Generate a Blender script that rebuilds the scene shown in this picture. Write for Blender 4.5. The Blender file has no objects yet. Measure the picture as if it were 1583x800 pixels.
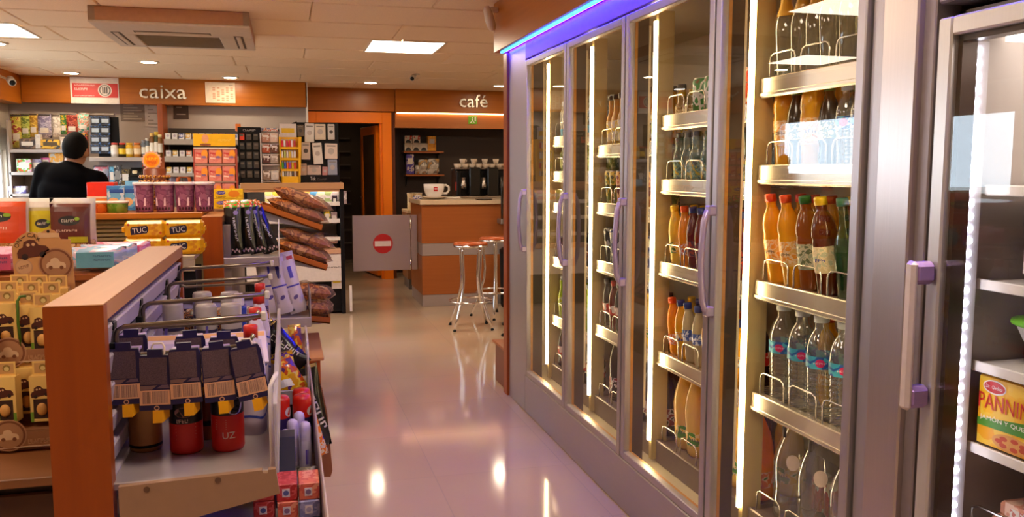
import bpy, bmesh, math, random
from mathutils import Vector, Matrix, Euler

random.seed(11)
SC = bpy.context.scene
COL = SC.collection
PI = math.pi
R = math.radians

# ------------------------------------------------------------------ camera
H, FPX, YAW, PIT = 1.40, 1312.7, R(14.82), R(6.03)
_cy, _sy = math.cos(YAW), math.sin(YAW)
_fw = Vector((_sy * math.cos(PIT), _cy * math.cos(PIT), -math.sin(PIT)))
_rt = Vector((_cy, -_sy, 0))
_up = _rt.cross(_fw)
_C = Vector((0, 0, H))


def _on(px, py, ax, val):
    """the point of the plane axis=val seen at a pixel of the photograph"""
    d = _fw + _rt * ((px - 791.5) / FPX) - _up * ((py - 400) / FPX)
    return _C + d * ((val - _C[ax]) / d[ax])


def PX(px, py, x): return _on(px, py, 0, x)
def PY(px, py, y): return _on(px, py, 1, y)
def PZ(px, py, z=0.0): return _on(px, py, 2, z)


cam = bpy.data.cameras.new('camera')
cam.sensor_width = 36.0
cam.lens = FPX / 1583 * 36.0
cam.clip_start = 0.02
cam_o = bpy.data.objects.new('camera', cam)
COL.objects.link(cam_o)
cam_o.location = _C
cam_o.rotation_euler = (R(90) - PIT, 0, -YAW)
SC.camera = cam_o

# ------------------------------------------------------------------ materials
_mc = {}


def lin(h):
    if not isinstance(h, str):
        return tuple(h)
    h = h.lstrip('#')
    out = []
    for i in (0, 2, 4):
        c = int(h[i:i + 2], 16) / 255
        out.append(c / 12.92 if c <= .04045 else ((c + .055) / 1.055) ** 2.4)
    return tuple(out)


def _new(name):
    m = bpy.data.materials.new(name)
    m.use_nodes = True
    nt = m.node_tree
    return m, nt, nt.nodes['Principled BSDF']


def _noise_mix(nt, b, c1, c2, scale, stretch=(1, 1, 1), detail=3, coord='Object'):
    tc = nt.nodes.new('ShaderNodeTexCoord')
    mp = nt.nodes.new('ShaderNodeMapping')
    mp.inputs['Scale'].default_value = stretch
    nz = nt.nodes.new('ShaderNodeTexNoise')
    nz.inputs['Scale'].default_value = scale
    nz.inputs['Detail'].default_value = detail
    mx = nt.nodes.new('ShaderNodeMix')
    mx.data_type = 'RGBA'
    mx.inputs['A'].default_value = (*c1, 1)
    mx.inputs['B'].default_value = (*c2, 1)
    nt.links.new(tc.outputs[coord], mp.inputs['Vector'])
    nt.links.new(mp.outputs['Vector'], nz.inputs['Vector'])
    nt.links.new(nz.outputs['Fac'], mx.inputs['Factor'])
    nt.links.new(mx.outputs['Result'], b.inputs['Base Color'])
    return nz, mx, mp, tc


def pm(col, rough=.45, metal=0.0, var=.12, scale=40, coat=0.0, spec=.5):
    """plain painted / printed / plastic material with a faint mottling"""
    k = ('pm', col, rough, metal, var, scale, coat, spec)
    if k in _mc:
        return _mc[k]
    m, nt, b = _new('mat_%s' % str(col).strip('#'))
    c = lin(col)
    _noise_mix(nt, b, tuple(x * (1 - var) for x in c), tuple(min(1, x * (1 + var)) for x in c), scale)
    b.inputs['Roughness'].default_value = rough
    b.inputs['Metallic'].default_value = metal
    b.inputs['Specular IOR Level'].default_value = spec
    b.inputs['Coat Weight'].default_value = coat
    _mc[k] = m
    return m


def wood(c1, c2, axis='x', rough=.32, name='wood', scale=1.0):
    k = ('wood', c1, c2, axis, rough, scale)
    if k in _mc:
        return _mc[k]
    m, nt, b = _new(name)
    st = {'x': (.6, 14, 14), 'y': (14, .6, 14), 'z': (14, 14, .6)}[axis]
    nz, mx, mp, tc = _noise_mix(nt, b, lin(c1), lin(c2), 3.0 * scale, st, 6)
    nz.inputs['Distortion'].default_value = .6
    n2 = nt.nodes.new('ShaderNodeTexNoise')
    n2.inputs['Scale'].default_value = 40
    nt.links.new(mp.outputs['Vector'], n2.inputs['Vector'])
    bp = nt.nodes.new('ShaderNodeBump')
    bp.inputs['Strength'].default_value = .04
    nt.links.new(n2.outputs['Fac'], bp.inputs['Height'])
    nt.links.new(bp.outputs['Normal'], b.inputs['Normal'])
    b.inputs['Roughness'].default_value = rough
    _mc[k] = m
    return m


def brushed(col, rough=.32, axis='z', name='brushed_metal', metal=1.0):
    k = ('br', col, rough, axis, metal)
    if k in _mc:
        return _mc[k]
    m, nt, b = _new(name)
    st = {'x': (1, 60, 60), 'y': (60, 1, 60), 'z': (60, 60, 1)}[axis]
    c = lin(col)
    nz, mx, mp, tc = _noise_mix(nt, b, tuple(x * .93 for x in c), tuple(min(1, x * 1.05) for x in c), 6, st, 4)
    b.inputs['Metallic'].default_value = metal
    b.inputs['Roughness'].default_value = rough
    _mc[k] = m
    return m


def emit(col, strength, name='lamp'):
    k = ('em', col, strength)
    if k in _mc:
        return _mc[k]
    m, nt, b = _new(name)
    b.inputs['Base Color'].default_value = (.9, .9, .9, 1)
    b.inputs['Emission Color'].default_value = (*lin(col), 1)
    b.inputs['Emission Strength'].default_value = strength
    _mc[k] = m
    return m


def thin_glass(name, tint=(1, 1, 1), rough=0.0, ior=1.5, fac=1.0, body=None, body_fac=0.0):
    """a thin clear sheet: sees straight through, mirrors by its Fresnel term, optional milky body"""
    k = ('tg', tint, rough, ior, fac, body, body_fac)
    if k in _mc:
        return _mc[k]
    m = bpy.data.materials.new(name)
    m.use_nodes = True
    nt = m.node_tree
    nt.nodes.clear()
    out = nt.nodes.new('ShaderNodeOutputMaterial')
    tr = nt.nodes.new('ShaderNodeBsdfTransparent')
    tr.inputs['Color'].default_value = (*tint, 1)
    gl = nt.nodes.new('ShaderNodeBsdfGlossy')
    gl.inputs['Roughness'].default_value = rough
    fr = nt.nodes.new('ShaderNodeFresnel')
    fr.inputs['IOR'].default_value = ior
    mul = nt.nodes.new('ShaderNodeMath')
    mul.operation = 'MULTIPLY'
    mul.inputs[1].default_value = fac
    mul.use_clamp = True
    geo = nt.nodes.new('ShaderNodeNewGeometry')
    fb = nt.nodes.new('ShaderNodeMath')          # only the outer face mirrors
    fb.operation = 'SUBTRACT'
    fb.inputs[0].default_value = 1.0
    nt.links.new(geo.outputs['Backfacing'], fb.inputs[1])
    fm = nt.nodes.new('ShaderNodeMath')
    fm.operation = 'MULTIPLY'
    nt.links.new(fr.outputs[0], fm.inputs[0])
    nt.links.new(fb.outputs[0], fm.inputs[1])
    nt.links.new(fm.outputs[0], mul.inputs[0])
    mx = nt.nodes.new('ShaderNodeMixShader')
    first = tr.outputs[0]
    if body is not None:
        df = nt.nodes.new('ShaderNodeBsdfDiffuse')
        df.inputs['Color'].default_value = (*body, 1)
        m2 = nt.nodes.new('ShaderNodeMixShader')
        m2.inputs[0].default_value = body_fac
        nt.links.new(tr.outputs[0], m2.inputs[1])
        nt.links.new(df.outputs[0], m2.inputs[2])
        first = m2.outputs[0]
    nt.links.new(mul.outputs[0], mx.inputs[0])
    nt.links.new(first, mx.inputs[1])
    nt.links.new(gl.outputs[0], mx.inputs[2])
    nt.links.new(mx.outputs[0], out.inputs['Surface'])
    _mc[k] = m
    return m


def liquid(col, rough=.18):
    """coloured drink in clear plastic: diffuse body that lets some light through, glossy skin"""
    k = ('lq', col, rough)
    if k in _mc:
        return _mc[k]
    m = bpy.data.materials.new('drink_%s' % col.strip('#'))
    m.use_nodes = True
    nt = m.node_tree
    b = nt.nodes['Principled BSDF']
    out = nt.nodes['Material Output']
    c = lin(col)
    _noise_mix(nt, b, tuple(x * .9 for x in c), tuple(min(1, x * 1.08) for x in c), 14)
    b.inputs['Roughness'].default_value = rough
    b.inputs['Coat Weight'].default_value = .6
    b.inputs['Coat Roughness'].default_value = .08
    tl = nt.nodes.new('ShaderNodeBsdfTranslucent')
    tl.inputs['Color'].default_value = (*[min(1, x * 1.1) for x in c], 1)
    mx = nt.nodes.new('ShaderNodeMixShader')
    mx.inputs[0].default_value = .4
    nt.links.new(b.outputs[0], mx.inputs[1])
    nt.links.new(tl.outputs[0], mx.inputs[2])
    nt.links.new(mx.outputs[0], out.inputs['Surface'])
    _mc[k] = m
    return m


def mottled(name, cols, scale=30, rough=.4, stretch=(1, 1, 1), coat=0.0, kind='noise'):
    """printed packaging: several ink colours in patches"""
    k = ('mot', tuple(cols), scale, rough, stretch, kind)
    if k in _mc:
        return _mc[k]
    m, nt, b = _new(name)
    tc = nt.nodes.new('ShaderNodeTexCoord')
    mp = nt.nodes.new('ShaderNodeMapping')
    mp.inputs['Scale'].default_value = stretch
    nt.links.new(tc.outputs['Object'], mp.inputs['Vector'])
    if kind == 'voronoi':
        t = nt.nodes.new('ShaderNodeTexVoronoi')
        t.inputs['Scale'].default_value = scale
        o = t.outputs['Color']
        sep = nt.nodes.new('ShaderNodeSeparateColor')
        nt.links.new(o, sep.inputs[0])
        o = sep.outputs[0]
    elif kind == 'lines':
        t = nt.nodes.new('ShaderNodeTexWave')
        t.inputs['Scale'].default_value = scale
        t.inputs['Distortion'].default_value = 2.0
        t.inputs['Detail'].default_value = 4
        t.bands_direction = 'Z'
        o = t.outputs['Fac']
    elif kind == 'bars':
        t = nt.nodes.new('ShaderNodeTexNoise')
        t.inputs['Scale'].default_value = scale
        t.inputs['Detail'].default_value = 1
        o = t.outputs['Fac']
    else:
        t = nt.nodes.new('ShaderNodeTexNoise')
        t.inputs['Scale'].default_value = scale
        t.inputs['Detail'].default_value = 2
        o = t.outputs['Fac']
    nt.links.new(mp.outputs['Vector'], t.inputs['Vector'])
    cr = nt.nodes.new('ShaderNodeValToRGB')
    cr.color_ramp.interpolation = 'CONSTANT'
    els = cr.color_ramp.elements
    n = len(cols)
    lo, hi = (.36, .64) if kind in ('noise', 'bars') else (0.0, 1.0)
    els[0].position = 0
    els[0].color = (*lin(cols[0]), 1)
    els[1].position = lo + (hi - lo) / n
    els[1].color = (*lin(cols[1]), 1)
    for i in range(2, n):
        e = els.new(lo + (hi - lo) * i / n)
        e.color = (*lin(cols[i]), 1)
    nt.links.new(o, cr.inputs[0])
    nt.links.new(cr.outputs[0], b.inputs['Base Color'])
    b.inputs['Roughness'].default_value = rough
    b.inputs['Coat Weight'].default_value = coat
    _mc[k] = m
    return m


# ------------------------------------------------------------------ mesh building
_txt = {}


def text_geo(s, ext=0.0):
    k = (s, ext)
    if k in _txt:
        return _txt[k]
    if s.startswith('~'):                       # print too blurred to read: letter-like strokes
        rnd = random.Random(s)
        vs, fs, x = [], [], 0.0
        for _ in range(int(s[1:])):
            w_ = rnd.uniform(.45, .75)
            bars = [(x, 0, x + .15, 1)] + rnd.sample([(x, .85, x + w_, 1), (x, .42, x + w_, .58), (x, 0, x + w_, .15), (x + w_ - .15, 0, x + w_, .58), (x + w_ - .15, .42, x + w_, 1)], 2)
            for a, b, c, d in bars:
                o = len(vs)
                vs += [(a, b, 0), (c, b, 0), (c, d, 0), (a, d, 0)]
                fs.append((o, o + 1, o + 2, o + 3))
            x += w_ + .16
        _txt[k] = (vs, fs, 0, x - .16, 0, 1)
        return _txt[k]
    cu = bpy.data.curves.new('t', 'FONT')
    cu.body = s
    cu.size = 1
    cu.resolution_u = 2
    cu.extrude = ext
    o = bpy.data.objects.new('t', cu)
    COL.objects.link(o)
    me = bpy.data.meshes.new_from_object(o)
    vs = [tuple(v.co) for v in me.vertices]
    fs = [tuple(p.vertices) for p in me.polygons]
    bpy.data.objects.remove(o)
    bpy.data.curves.remove(cu)
    bpy.data.meshes.remove(me)
    x0 = min(v[0] for v in vs); x1 = max(v[0] for v in vs)
    y0 = min(v[1] for v in vs); y1 = max(v[1] for v in vs)
    _txt[k] = (vs, fs, x0, x1, y0, y1)
    return _txt[k]


class MB:
    def __init__(s):
        s.v, s.f, s.mi, s.sm, s.mats = [], [], [], [], []

    def n(s):
        return len(s.v)

    def tf(s, n, M):
        for i in range(n, len(s.v)):
            s.v[i] = tuple(M @ Vector(s.v[i]))
        return s

    def add(s, vs, fs, m, smooth=False):
        o = len(s.v)
        s.v += [tuple(v) for v in vs]
        for i, f in enumerate(fs):
            mm = m[i] if isinstance(m, (list, tuple)) else m
            if mm not in s.mats:
                s.mats.append(mm)
            s.f.append(tuple(o + j for j in f))
            s.mi.append(s.mats.index(mm))
            s.sm.append(smooth)
        return s

    def box(s, x0, x1, y0, y1, z0, z1, m, c=0.0):
        lo = (min(x0, x1), min(y0, y1), min(z0, z1)); hi = (max(x0, x1), max(y0, y1), max(z0, z1))
        if c <= 0:
            vs = [(hi[0] if i & 1 else lo[0], hi[1] if i & 2 else lo[1], hi[2] if i & 4 else lo[2]) for i in range(8)]
            fs = [(0, 2, 3, 1), (4, 5, 7, 6), (0, 1, 5, 4), (2, 6, 7, 3), (0, 4, 6, 2), (1, 3, 7, 5)]
            return s.add(vs, fs, m)
        c = min(c, .49 * min(hi[i] - lo[i] for i in range(3)))
        vs = []
        for k in range(8):
            sg = [(k >> a) & 1 for a in range(3)]
            for a in range(3):
                p = []
                for b in range(3):
                    q = hi[b] if sg[b] else lo[b]
                    if b != a:
                        q += -c if sg[b] else c
                    p.append(q)
                vs.append(p)
        fs = []
        for a in range(3):
            b, d = (a + 1) % 3, (a + 2) % 3
            for sa in (0, 1):
                ks = [(sa << a) | (i << b) | (j << d) for i, j in ((0, 0), (1, 0), (1, 1), (0, 1))]
                fs.append(tuple(3 * k + a for k in (ks if sa else ks[::-1])))
            for sa in (0, 1):
                for sb in (0, 1):
                    k1 = (sa << a) | (sb << b)
                    k2 = k1 | (1 << d)
                    q = (3 * k1 + a, 3 * k2 + a, 3 * k2 + b, 3 * k1 + b)
                    fs.append(q if sa == sb else q[::-1])
        for k in range(8):
            t = (3 * k, 3 * k + 1, 3 * k + 2)
            fs.append(t if bin(k).count('1') % 2 else t[::-1])
        return s.add(vs, fs, m)

    def obox(s, c, size, rot, m, ch=0.0):
        n = s.n()
        s.box(-size[0] / 2, size[0] / 2, -size[1] / 2, size[1] / 2, -size[2] / 2, size[2] / 2, m, ch)
        return s.tf(n, Matrix.Translation(c) @ Euler(rot).to_matrix().to_4x4())

    def lathe(s, prof, m, at=(0, 0, 0), seg=16, smooth=True, sx=1.0, sy=1.0):
        """prof: (r, z) bottom to top; m one material or one per segment"""
        vs, fs, ms = [], [], []
        rings = []
        for r, z in prof:
            if r <= 1e-6:
                rings.append([len(vs)])
                vs.append((at[0], at[1], at[2] + z))
            else:
                rings.append(list(range(len(vs), len(vs) + seg)))
                for i in range(seg):
                    a = 2 * PI * i / seg
                    vs.append((at[0] + r * math.cos(a) * sx, at[1] + r * math.sin(a) * sy, at[2] + z))
        for i in range(len(prof) - 1):
            A, B = rings[i], rings[i + 1]
            mm = m[i] if isinstance(m, (list, tuple)) else m
            if len(A) == 1 and len(B) == 1:
                continue
            for j in range(seg):
                k = (j + 1) % seg
                if len(A) == 1:
                    fs.append((A[0], B[k], B[j]))
                elif len(B) == 1:
                    fs.append((A[j], A[k], B[0]))
                else:
                    fs.append((A[j], A[k], B[k], B[j]))
                ms.append(mm)
        return s.add(vs, fs, ms, smooth)

    def tube(s, path, r, m, seg=8, closed=False, smooth=True, caps=True):
        P = [Vector(p) for p in path]
        n = len(P)
        rs = r if isinstance(r, (list, tuple)) else [r] * n
        T = []
        for i in range(n):
            if closed:
                t = P[(i + 1) % n] - P[(i - 1) % n]
            else:
                t = P[min(i + 1, n - 1)] - P[max(i - 1, 0)]
            T.append(t.normalized())
        ref = Vector((0, 0, 1)) if abs(T[0].z) < .9 else Vector((1, 0, 0))
        nrm = T[0].cross(ref).normalized()
        vs, fs = [], []
        for i in range(n):
            if i:
                nrm = (nrm - T[i] * nrm.dot(T[i]))
                nrm = nrm.normalized() if nrm.length > 1e-6 else T[i].orthogonal().normalized()
            bi = T[i].cross(nrm)
            for j in range(seg):
                a = 2 * PI * j / seg
                vs.append(P[i] + (nrm * math.cos(a) + bi * math.sin(a)) * rs[i])
        for i in range(n if closed else n - 1):
            a, b = i * seg, ((i + 1) % n) * seg
            for j in range(seg):
                k = (j + 1) % seg
                fs.append((a + j, a + k, b + k, b + j))
        if not closed and caps:
            fs.append(tuple(range(seg))[::-1])
            fs.append(tuple(range((n - 1) * seg, n * seg)))
        return s.add(vs, fs, m, smooth)

    def prism(s, pts, plane, a, b, m):
        """polygon in plane 'xy','xz','yz' extruded from a to b along the other axis"""
        def p3(p, w):
            return {'xy': (p[0], p[1], w), 'xz': (p[0], w, p[1]), 'yz': (w, p[0], p[1])}[plane]
        n = len(pts)
        vs = [p3(p, a) for p in pts] + [p3(p, b) for p in pts]
        fs = [tuple(range(n))[::-1], tuple(range(n, 2 * n))] + [(i, (i + 1) % n, n + (i + 1) % n, n + i) for i in range(n)]
        return s.add(vs, fs, m)

    def ball(s, c, r, m, seg=12, rings=8, sc=(1, 1, 1)):
        prof = [(r * math.sin(PI * i / rings), -r * math.cos(PI * i / rings)) for i in range(rings + 1)]
        prof[0] = (0, -r); prof[-1] = (0, r)
        n = s.n()
        s.lathe(prof, m, (0, 0, 0), seg)
        return s.tf(n, Matrix.Translation(c) @ Matrix.Diagonal((*sc, 1)))

    def disc(s, c, r, m, nrm=(0, -1, 0), seg=20, ry=None):
        N = Vector(nrm).normalized()
        up = Vector((0, 0, 1)) if abs(N.z) < .9 else Vector((0, 1, 0))
        rt = up.cross(N).normalized()
        u2 = N.cross(rt)
        vs = [Vector(c) + rt * (r * math.cos(2 * PI * i / seg)) + u2 * ((ry or r) * math.sin(2 * PI * i / seg)) for i in range(seg)]
        return s.add(vs, [tuple(range(seg))], m)

    def quad(s, a, b, c, d, m):
        return s.add([a, b, c, d], [(0, 1, 2, 3)], m)

    def text(s, t, size, pos, m, right=(1, 0, 0), up=(0, 0, 1), ext=0.0, width=None, align='c'):
        """lettering whose letters are `size` tall, centred on pos"""
        vs, fs, x0, x1, y0, y1 = text_geo(t, ext / size if ext else 0.0)
        k = size / max(1e-6, (y1 - y0))
        kx = k if width is None else width / (x1 - x0)
        rt, u = Vector(right).normalized(), Vector(up).normalized()
        N = rt.cross(u)
        P = Vector(pos)
        ox = (x0 + x1) / 2 if align == 'c' else x0
        out = [P + rt * ((v[0] - ox) * kx) + u * ((v[1] - (y0 + y1) / 2) * k) + N * (v[2] * k) for v in vs]
        return s.add(out, fs, m)

    def mesh(s, name, org=(0, 0, 0), fix=True):
        me = bpy.data.meshes.new(name)
        ox, oy, oz = org
        me.from_pydata([(x - ox, y - oy, z - oz) for x, y, z in s.v], [], s.f)
        for m in s.mats:
            me.materials.append(m)
        me.polygons.foreach_set('material_index', s.mi)
        me.polygons.foreach_set('use_smooth', s.sm)
        if fix:
            bm = bmesh.new()
            bm.from_mesh(me)
            bmesh.ops.recalc_face_normals(bm, faces=bm.faces)
            bm.to_mesh(me)
            bm.free()
        me.update()
        return me


ORG = {}


def tag(o, label=None, cat=None, group=None, kind=None):
    if label: o['label'] = label
    if cat: o['category'] = cat
    if group: o['group'] = group
    if kind: o['kind'] = kind
    return o


def thing(name, loc, label, cat, group=None):
    o = bpy.data.objects.new(name, None)
    o.empty_display_size = .05
    COL.objects.link(o)
    o.location = loc
    ORG[o.name] = tuple(loc)
    return tag(o, label, cat, group)


def build(mb, name, parent=None, label=None, cat=None, group=None, kind=None, loc=None, fix=True):
    org = ORG[parent.name] if parent else (loc or (0, 0, 0))
    o = bpy.data.objects.new(name, mb.mesh(name, org, fix))
    COL.objects.link(o)
    if parent:
        o.parent = parent
    else:
        o.location = org
    ORG[o.name] = tuple(org)
    return tag(o, label, cat, group, kind)


def struct(mb, name, parent=None):
    return build(mb, name, parent, kind=None if parent else 'structure')


def copy_tree(o, parent=None):
    c = o.copy()
    COL.objects.link(c)
    if parent: c.parent = parent
    for ch in list(o.children):
        copy_tree(ch, c)
    return c


class Proto:
    """builds one of a kind the first time it is placed and copies it, with its parts, afterwards"""

    def __init__(s, fn):
        s.fn, s.o = fn, None

    def __call__(s, loc, label, rot=(0, 0, 0), group=None, cat=None, scale=None):
        if s.o is None:
            s.o = o = s.fn()
        else:
            o = copy_tree(s.o)
        o.location = loc
        o.rotation_euler = rot
        if scale:
            o.scale = scale if not isinstance(scale, (int, float)) else (scale,) * 3
        tag(o, label, cat, group)
        return o


ORD = ['first', 'second', 'third', 'fourth', 'fifth', 'sixth', 'seventh', 'eighth', 'ninth', 'tenth', 'eleventh', 'twelfth', 'thirteenth', 'fourteenth']

# ------------------------------------------------------------------ shared materials
WOOD_X = wood('#a05408', '#c07012', 'x')
WOOD_Y = wood('#a05408', '#c07012', 'y')
WOOD_Z = wood('#8e3c0a', '#a84e10', 'z')
WOOD_TOP = wood('#b5774a', '#c68a5a', 'y', rough=.4)
WOOD_DARK = wood('#5a2a12', '#6e3818', 'x')
WOOD_BAR = wood('#975022', '#ad632e', 'x')
ORANGE = pm('#fa8204', .3, var=.04, coat=.2)
SILVER = brushed('#b9b4b6', .34, 'z')
SILVER_Y = brushed('#b4aeb2', .36, 'y')
ALU = brushed('#cfc9c6', .3, 'z', metal=.55)
CHROME = pm('#e6e4e2', .12, 1.0, var=.02)
WIRE = pm('#d8d4cc', .22, 1.0, var=.03)
STEEL = pm('#8f8478', .3, 1.0, var=.05)
BLACK = pm('#0b0a0b', .45, spec=.25)
BLACK_SOFT = pm('#100e0f', .65, spec=.2)
GREY = pm('#a8a0a2', .45)
LGREY = pm('#c9c2c2', .4)
WHITE = pm('#ece8e2', .4, var=.04)
KRAFT = pm('#d8a35e', .7, var=.08)
KRAFT_D = pm('#8a5428', .7)
GLASS = thin_glass('door_glass', (.97, .97, .97), 0.0, 1.52)
CLEAR = thin_glass('clear_plastic', (.93, .95, .95), .04, 1.5)
FILM = thin_glass('film', (.95, .94, .93), .12, 1.5, 1.4)

# ================================================================== THE SETTING
CZ = 2.39                                   # ceiling height


def floor_mat():
    m, nt, b = _new('glossy_beige_tile')
    tc = nt.nodes.new('ShaderNodeTexCoord')
    bk = nt.nodes.new('ShaderNodeTexBrick')
    bk.offset = 0
    bk.inputs['Scale'].default_value = 1.0
    bk.inputs['Brick Width'].default_value = .62
    bk.inputs['Row Height'].default_value = .62
    bk.inputs['Mortar Size'].default_value = .0018
    bk.inputs['Color1'].default_value = (*lin('#c8ac90'), 1)
    bk.inputs['Color2'].default_value = (*lin('#c4a78b'), 1)
    bk.inputs['Mortar'].default_value = (*lin('#b59e8a'), 1)
    nt.links.new(tc.outputs['Object'], bk.inputs['Vector'])
    nz = nt.nodes.new('ShaderNodeTexNoise')
    nz.inputs['Scale'].default_value = 3
    nz.inputs['Detail'].default_value = 5
    nt.links.new(tc.outputs['Object'], nz.inputs['Vector'])
    mx = nt.nodes.new('ShaderNodeMix')
    mx.data_type = 'RGBA'
    mx.blend_type = 'MULTIPLY'
    mx.inputs['Factor'].default_value = .12
    nt.links.new(bk.outputs['Color'], mx.inputs['A'])
    nt.links.new(nz.outputs['Color'], mx.inputs['B'])
    nt.links.new(mx.outputs['Result'], b.inputs['Base Color'])
    b.inputs['Roughness'].default_value = .09
    b.inputs['Specular IOR Level'].default_value = .5
    return m


FLOOR = floor_mat()
struct(MB().box(-3.1, 4.6, -2.2, 13.4, -.08, 0, FLOOR), 'floor')

# ceiling: rough wood-wool boards with dark joints
CEIL = pm('#f2dabb', .9, var=.12, scale=130)
CEIL_J = pm('#2e1e12', .9)
mb = MB()
mb.box(-3.1, 4.6, -2.2, 13.4, CZ + .02, CZ + .12, CEIL_J)
y = 5.345 - 12 * .6735
k = 0
while y < 11.4:
    off = [.18, .815, -.35][k % 3]
    x = -3.1
    xs = [-3.1] + [off + 1.25 * i for i in range(-3, 5) if -3.1 < off + 1.25 * i < 4.6] + [4.6]
    for a, b_ in zip(xs[:-1], xs[1:]):
        mb.box(a + .002, b_ - .002, y + .016, y + .6735 - .016, CZ, CZ + .03, CEIL, .008)
    y += .6735
    k += 1
struct(mb, 'ceiling')

WALL = pm('#b3a59c', .7, var=.05, scale=8)
WALLW = pm('#c9bba8', .7, var=.05, scale=8)
DARKW = wood('#2a1810', '#35200f', 'x', .4, 'dark_panel')
XL = -2.87                                  # left wall
YB = 10.32                                  # wall behind the till


# left wall with three windows
def wall_with_holes(axis, pos, thick, a0, a1, z0, z1, holes, m):
    mb = MB()
    cuts = sorted(holes)
    cur = a0
    def bx(u0, u1, w0, w1):
        if u1 - u0 < 1e-4 or w1 - w0 < 1e-4: return
        if axis == 'x': mb.box(pos, pos + thick, u0, u1, w0, w1, m)
        else: mb.box(u0, u1, pos, pos + thick, w0, w1, m)
    for (u0, u1, w0, w1) in cuts:
        bx(cur, u0, z0, z1)
        bx(u0, u1, z0, w0)
        bx(u0, u1, w1, z1)
        cur = u1
    bx(cur, a1, z0, z1)
    return mb


LW = [(5.45, 6.25, 1.15, 1.90), (7.3, 8.85, 1.30, 1.97), (9.35, 10.15, .85, 1.60)]
struct(wall_with_holes('x', XL, -.15, -2.2, 13.4, 0, CZ + .02, LW, WALLW), 'wall_left')
FRAME = pm('#d9d5d0', .4)
for i, (a, b_, z0, z1) in enumerate(LW):
    f = MB()
    for (u0, u1, w0, w1) in ((a, a + .05, z0, z1), (b_ - .05, b_, z0, z1), (a + .05, b_ - .05, z0, z0 + .05), (a + .05, b_ - .05, z1 - .05, z1)):
        f.box(XL - .10, XL - .04, u0, u1, w0, w1, FRAME, .004)
    w = struct(f, 'window_%d' % (i + 1))
    struct(MB().box(XL - .072, XL - .068, a + .05, b_ - .05, z0 + .05, z1 - .05, GLASS), 'window_pane', w)
    struct(MB().box(XL - .12, XL + .03, a, b_, z0 - .03, z0, WHITE, .004), 'window_sill', w)

struct(MB().box(-3.02, 2.3, -2.2, -2.05, 0, CZ + .02, WALLW), 'wall_front')

# wall behind the till, its return, the door wall, the cafe wall
struct(MB().box(-3.02, .26, YB, YB + .1, 0, CZ + .02, WALL), 'wall_back')
struct(MB().box(.24, .262, 10.18, 10.85, 0, CZ + .02, WHITE), 'trim_1')
mb = MB()
mb.box(.262, .33, 10.85, 10.95, 0, CZ + .02, WOOD_DARK)
mb.box(1.24, 1.34, 10.85, 10.95, 0, CZ + .02, WOOD_DARK)
mb.box(.33, 1.24, 10.85, 10.95, 2.06, CZ + .02, WOOD_DARK)
struct(mb, 'wall_door')
mb = MB()
mb.box(1.33, 4.5, 11.45, 11.55, 0, CZ + .02, DARKW)
mb.box(1.24, 1.33, 10.95, 11.55, 0, CZ + .02, DARKW)
struct(mb, 'wall_cafe')
struct(MB().box(4.4, 4.5, 5.1, 11.45, 0, CZ + .02, WALLW), 'wall_right')
struct(MB().box(2.16, 4.4, 5.0, 5.1, 0, CZ + .02, WALLW), 'wall_side')
struct(MB().box(2.16, 2.26, -2.05, 5.0, 0, CZ + .02, WALLW), 'wall_behind_coolers')

# wooden fascias under the ceiling
struct(MB().box(-2.70, .255, 10.18, 10.30, 2.106, CZ, WOOD_X, .003), 'trim_2')
struct(MB().box(XL, -2.70, 5.2, 10.18, 2.085, CZ, WOOD_Y, .003), 'trim_3')
struct(MB().box(.265, 1.335, 10.77, 10.845, 2.112, CZ, WOOD_X, .002), 'trim_4')
struct(MB().box(1.34, 4.39, 10.72, 10.86, 2.105, CZ, WOOD_X, .003), 'trim_5')
struct(MB().box(1.34, 4.39, 10.80, 10.86, 1.915, 2.10, wood('#a8622a', '#ba7336', 'x'), .002), 'trim_6')
# wooden pelmet above the coolers
struct(MB().box(1.238, 1.262, .2, 5.11, 2.10, CZ, WOOD_Y, .002), 'trim_7')
struct(MB().box(1.263, 2.15, 5.085, 5.11, 2.10, CZ, WOOD_X, .002), 'trim_8')
# upright dividers on the till wall
struct(MB().box(-1.325, -1.272, 9.92, 10.31, .95, 2.10, WOOD_Z, .002), 'trim_9')

# door to the back room: orange frame, dark corridor, an inner orange frame
mb = MB()
mb.box(.278, .372, 10.785, 10.96, 0, 2.10, ORANGE, .004)
mb.box(1.175, 1.292, 10.785, 10.96, 0, 2.10, ORANGE, .004)
mb.box(.372, 1.175, 10.785, 10.96, 1.968, 2.10, ORANGE, .004)
d1 = struct(mb, 'door_1')
struct(MB().box(1.145, 1.176, 10.83, 10.93, 0, 1.968, ORANGE, .003), 'door_jamb', d1)
mb = MB()
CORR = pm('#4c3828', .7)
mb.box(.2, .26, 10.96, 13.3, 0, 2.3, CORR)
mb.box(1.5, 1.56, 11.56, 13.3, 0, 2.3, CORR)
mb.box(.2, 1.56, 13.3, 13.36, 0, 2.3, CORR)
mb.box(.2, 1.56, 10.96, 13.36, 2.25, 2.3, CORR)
struct(mb, 'wall_corridor')
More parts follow.
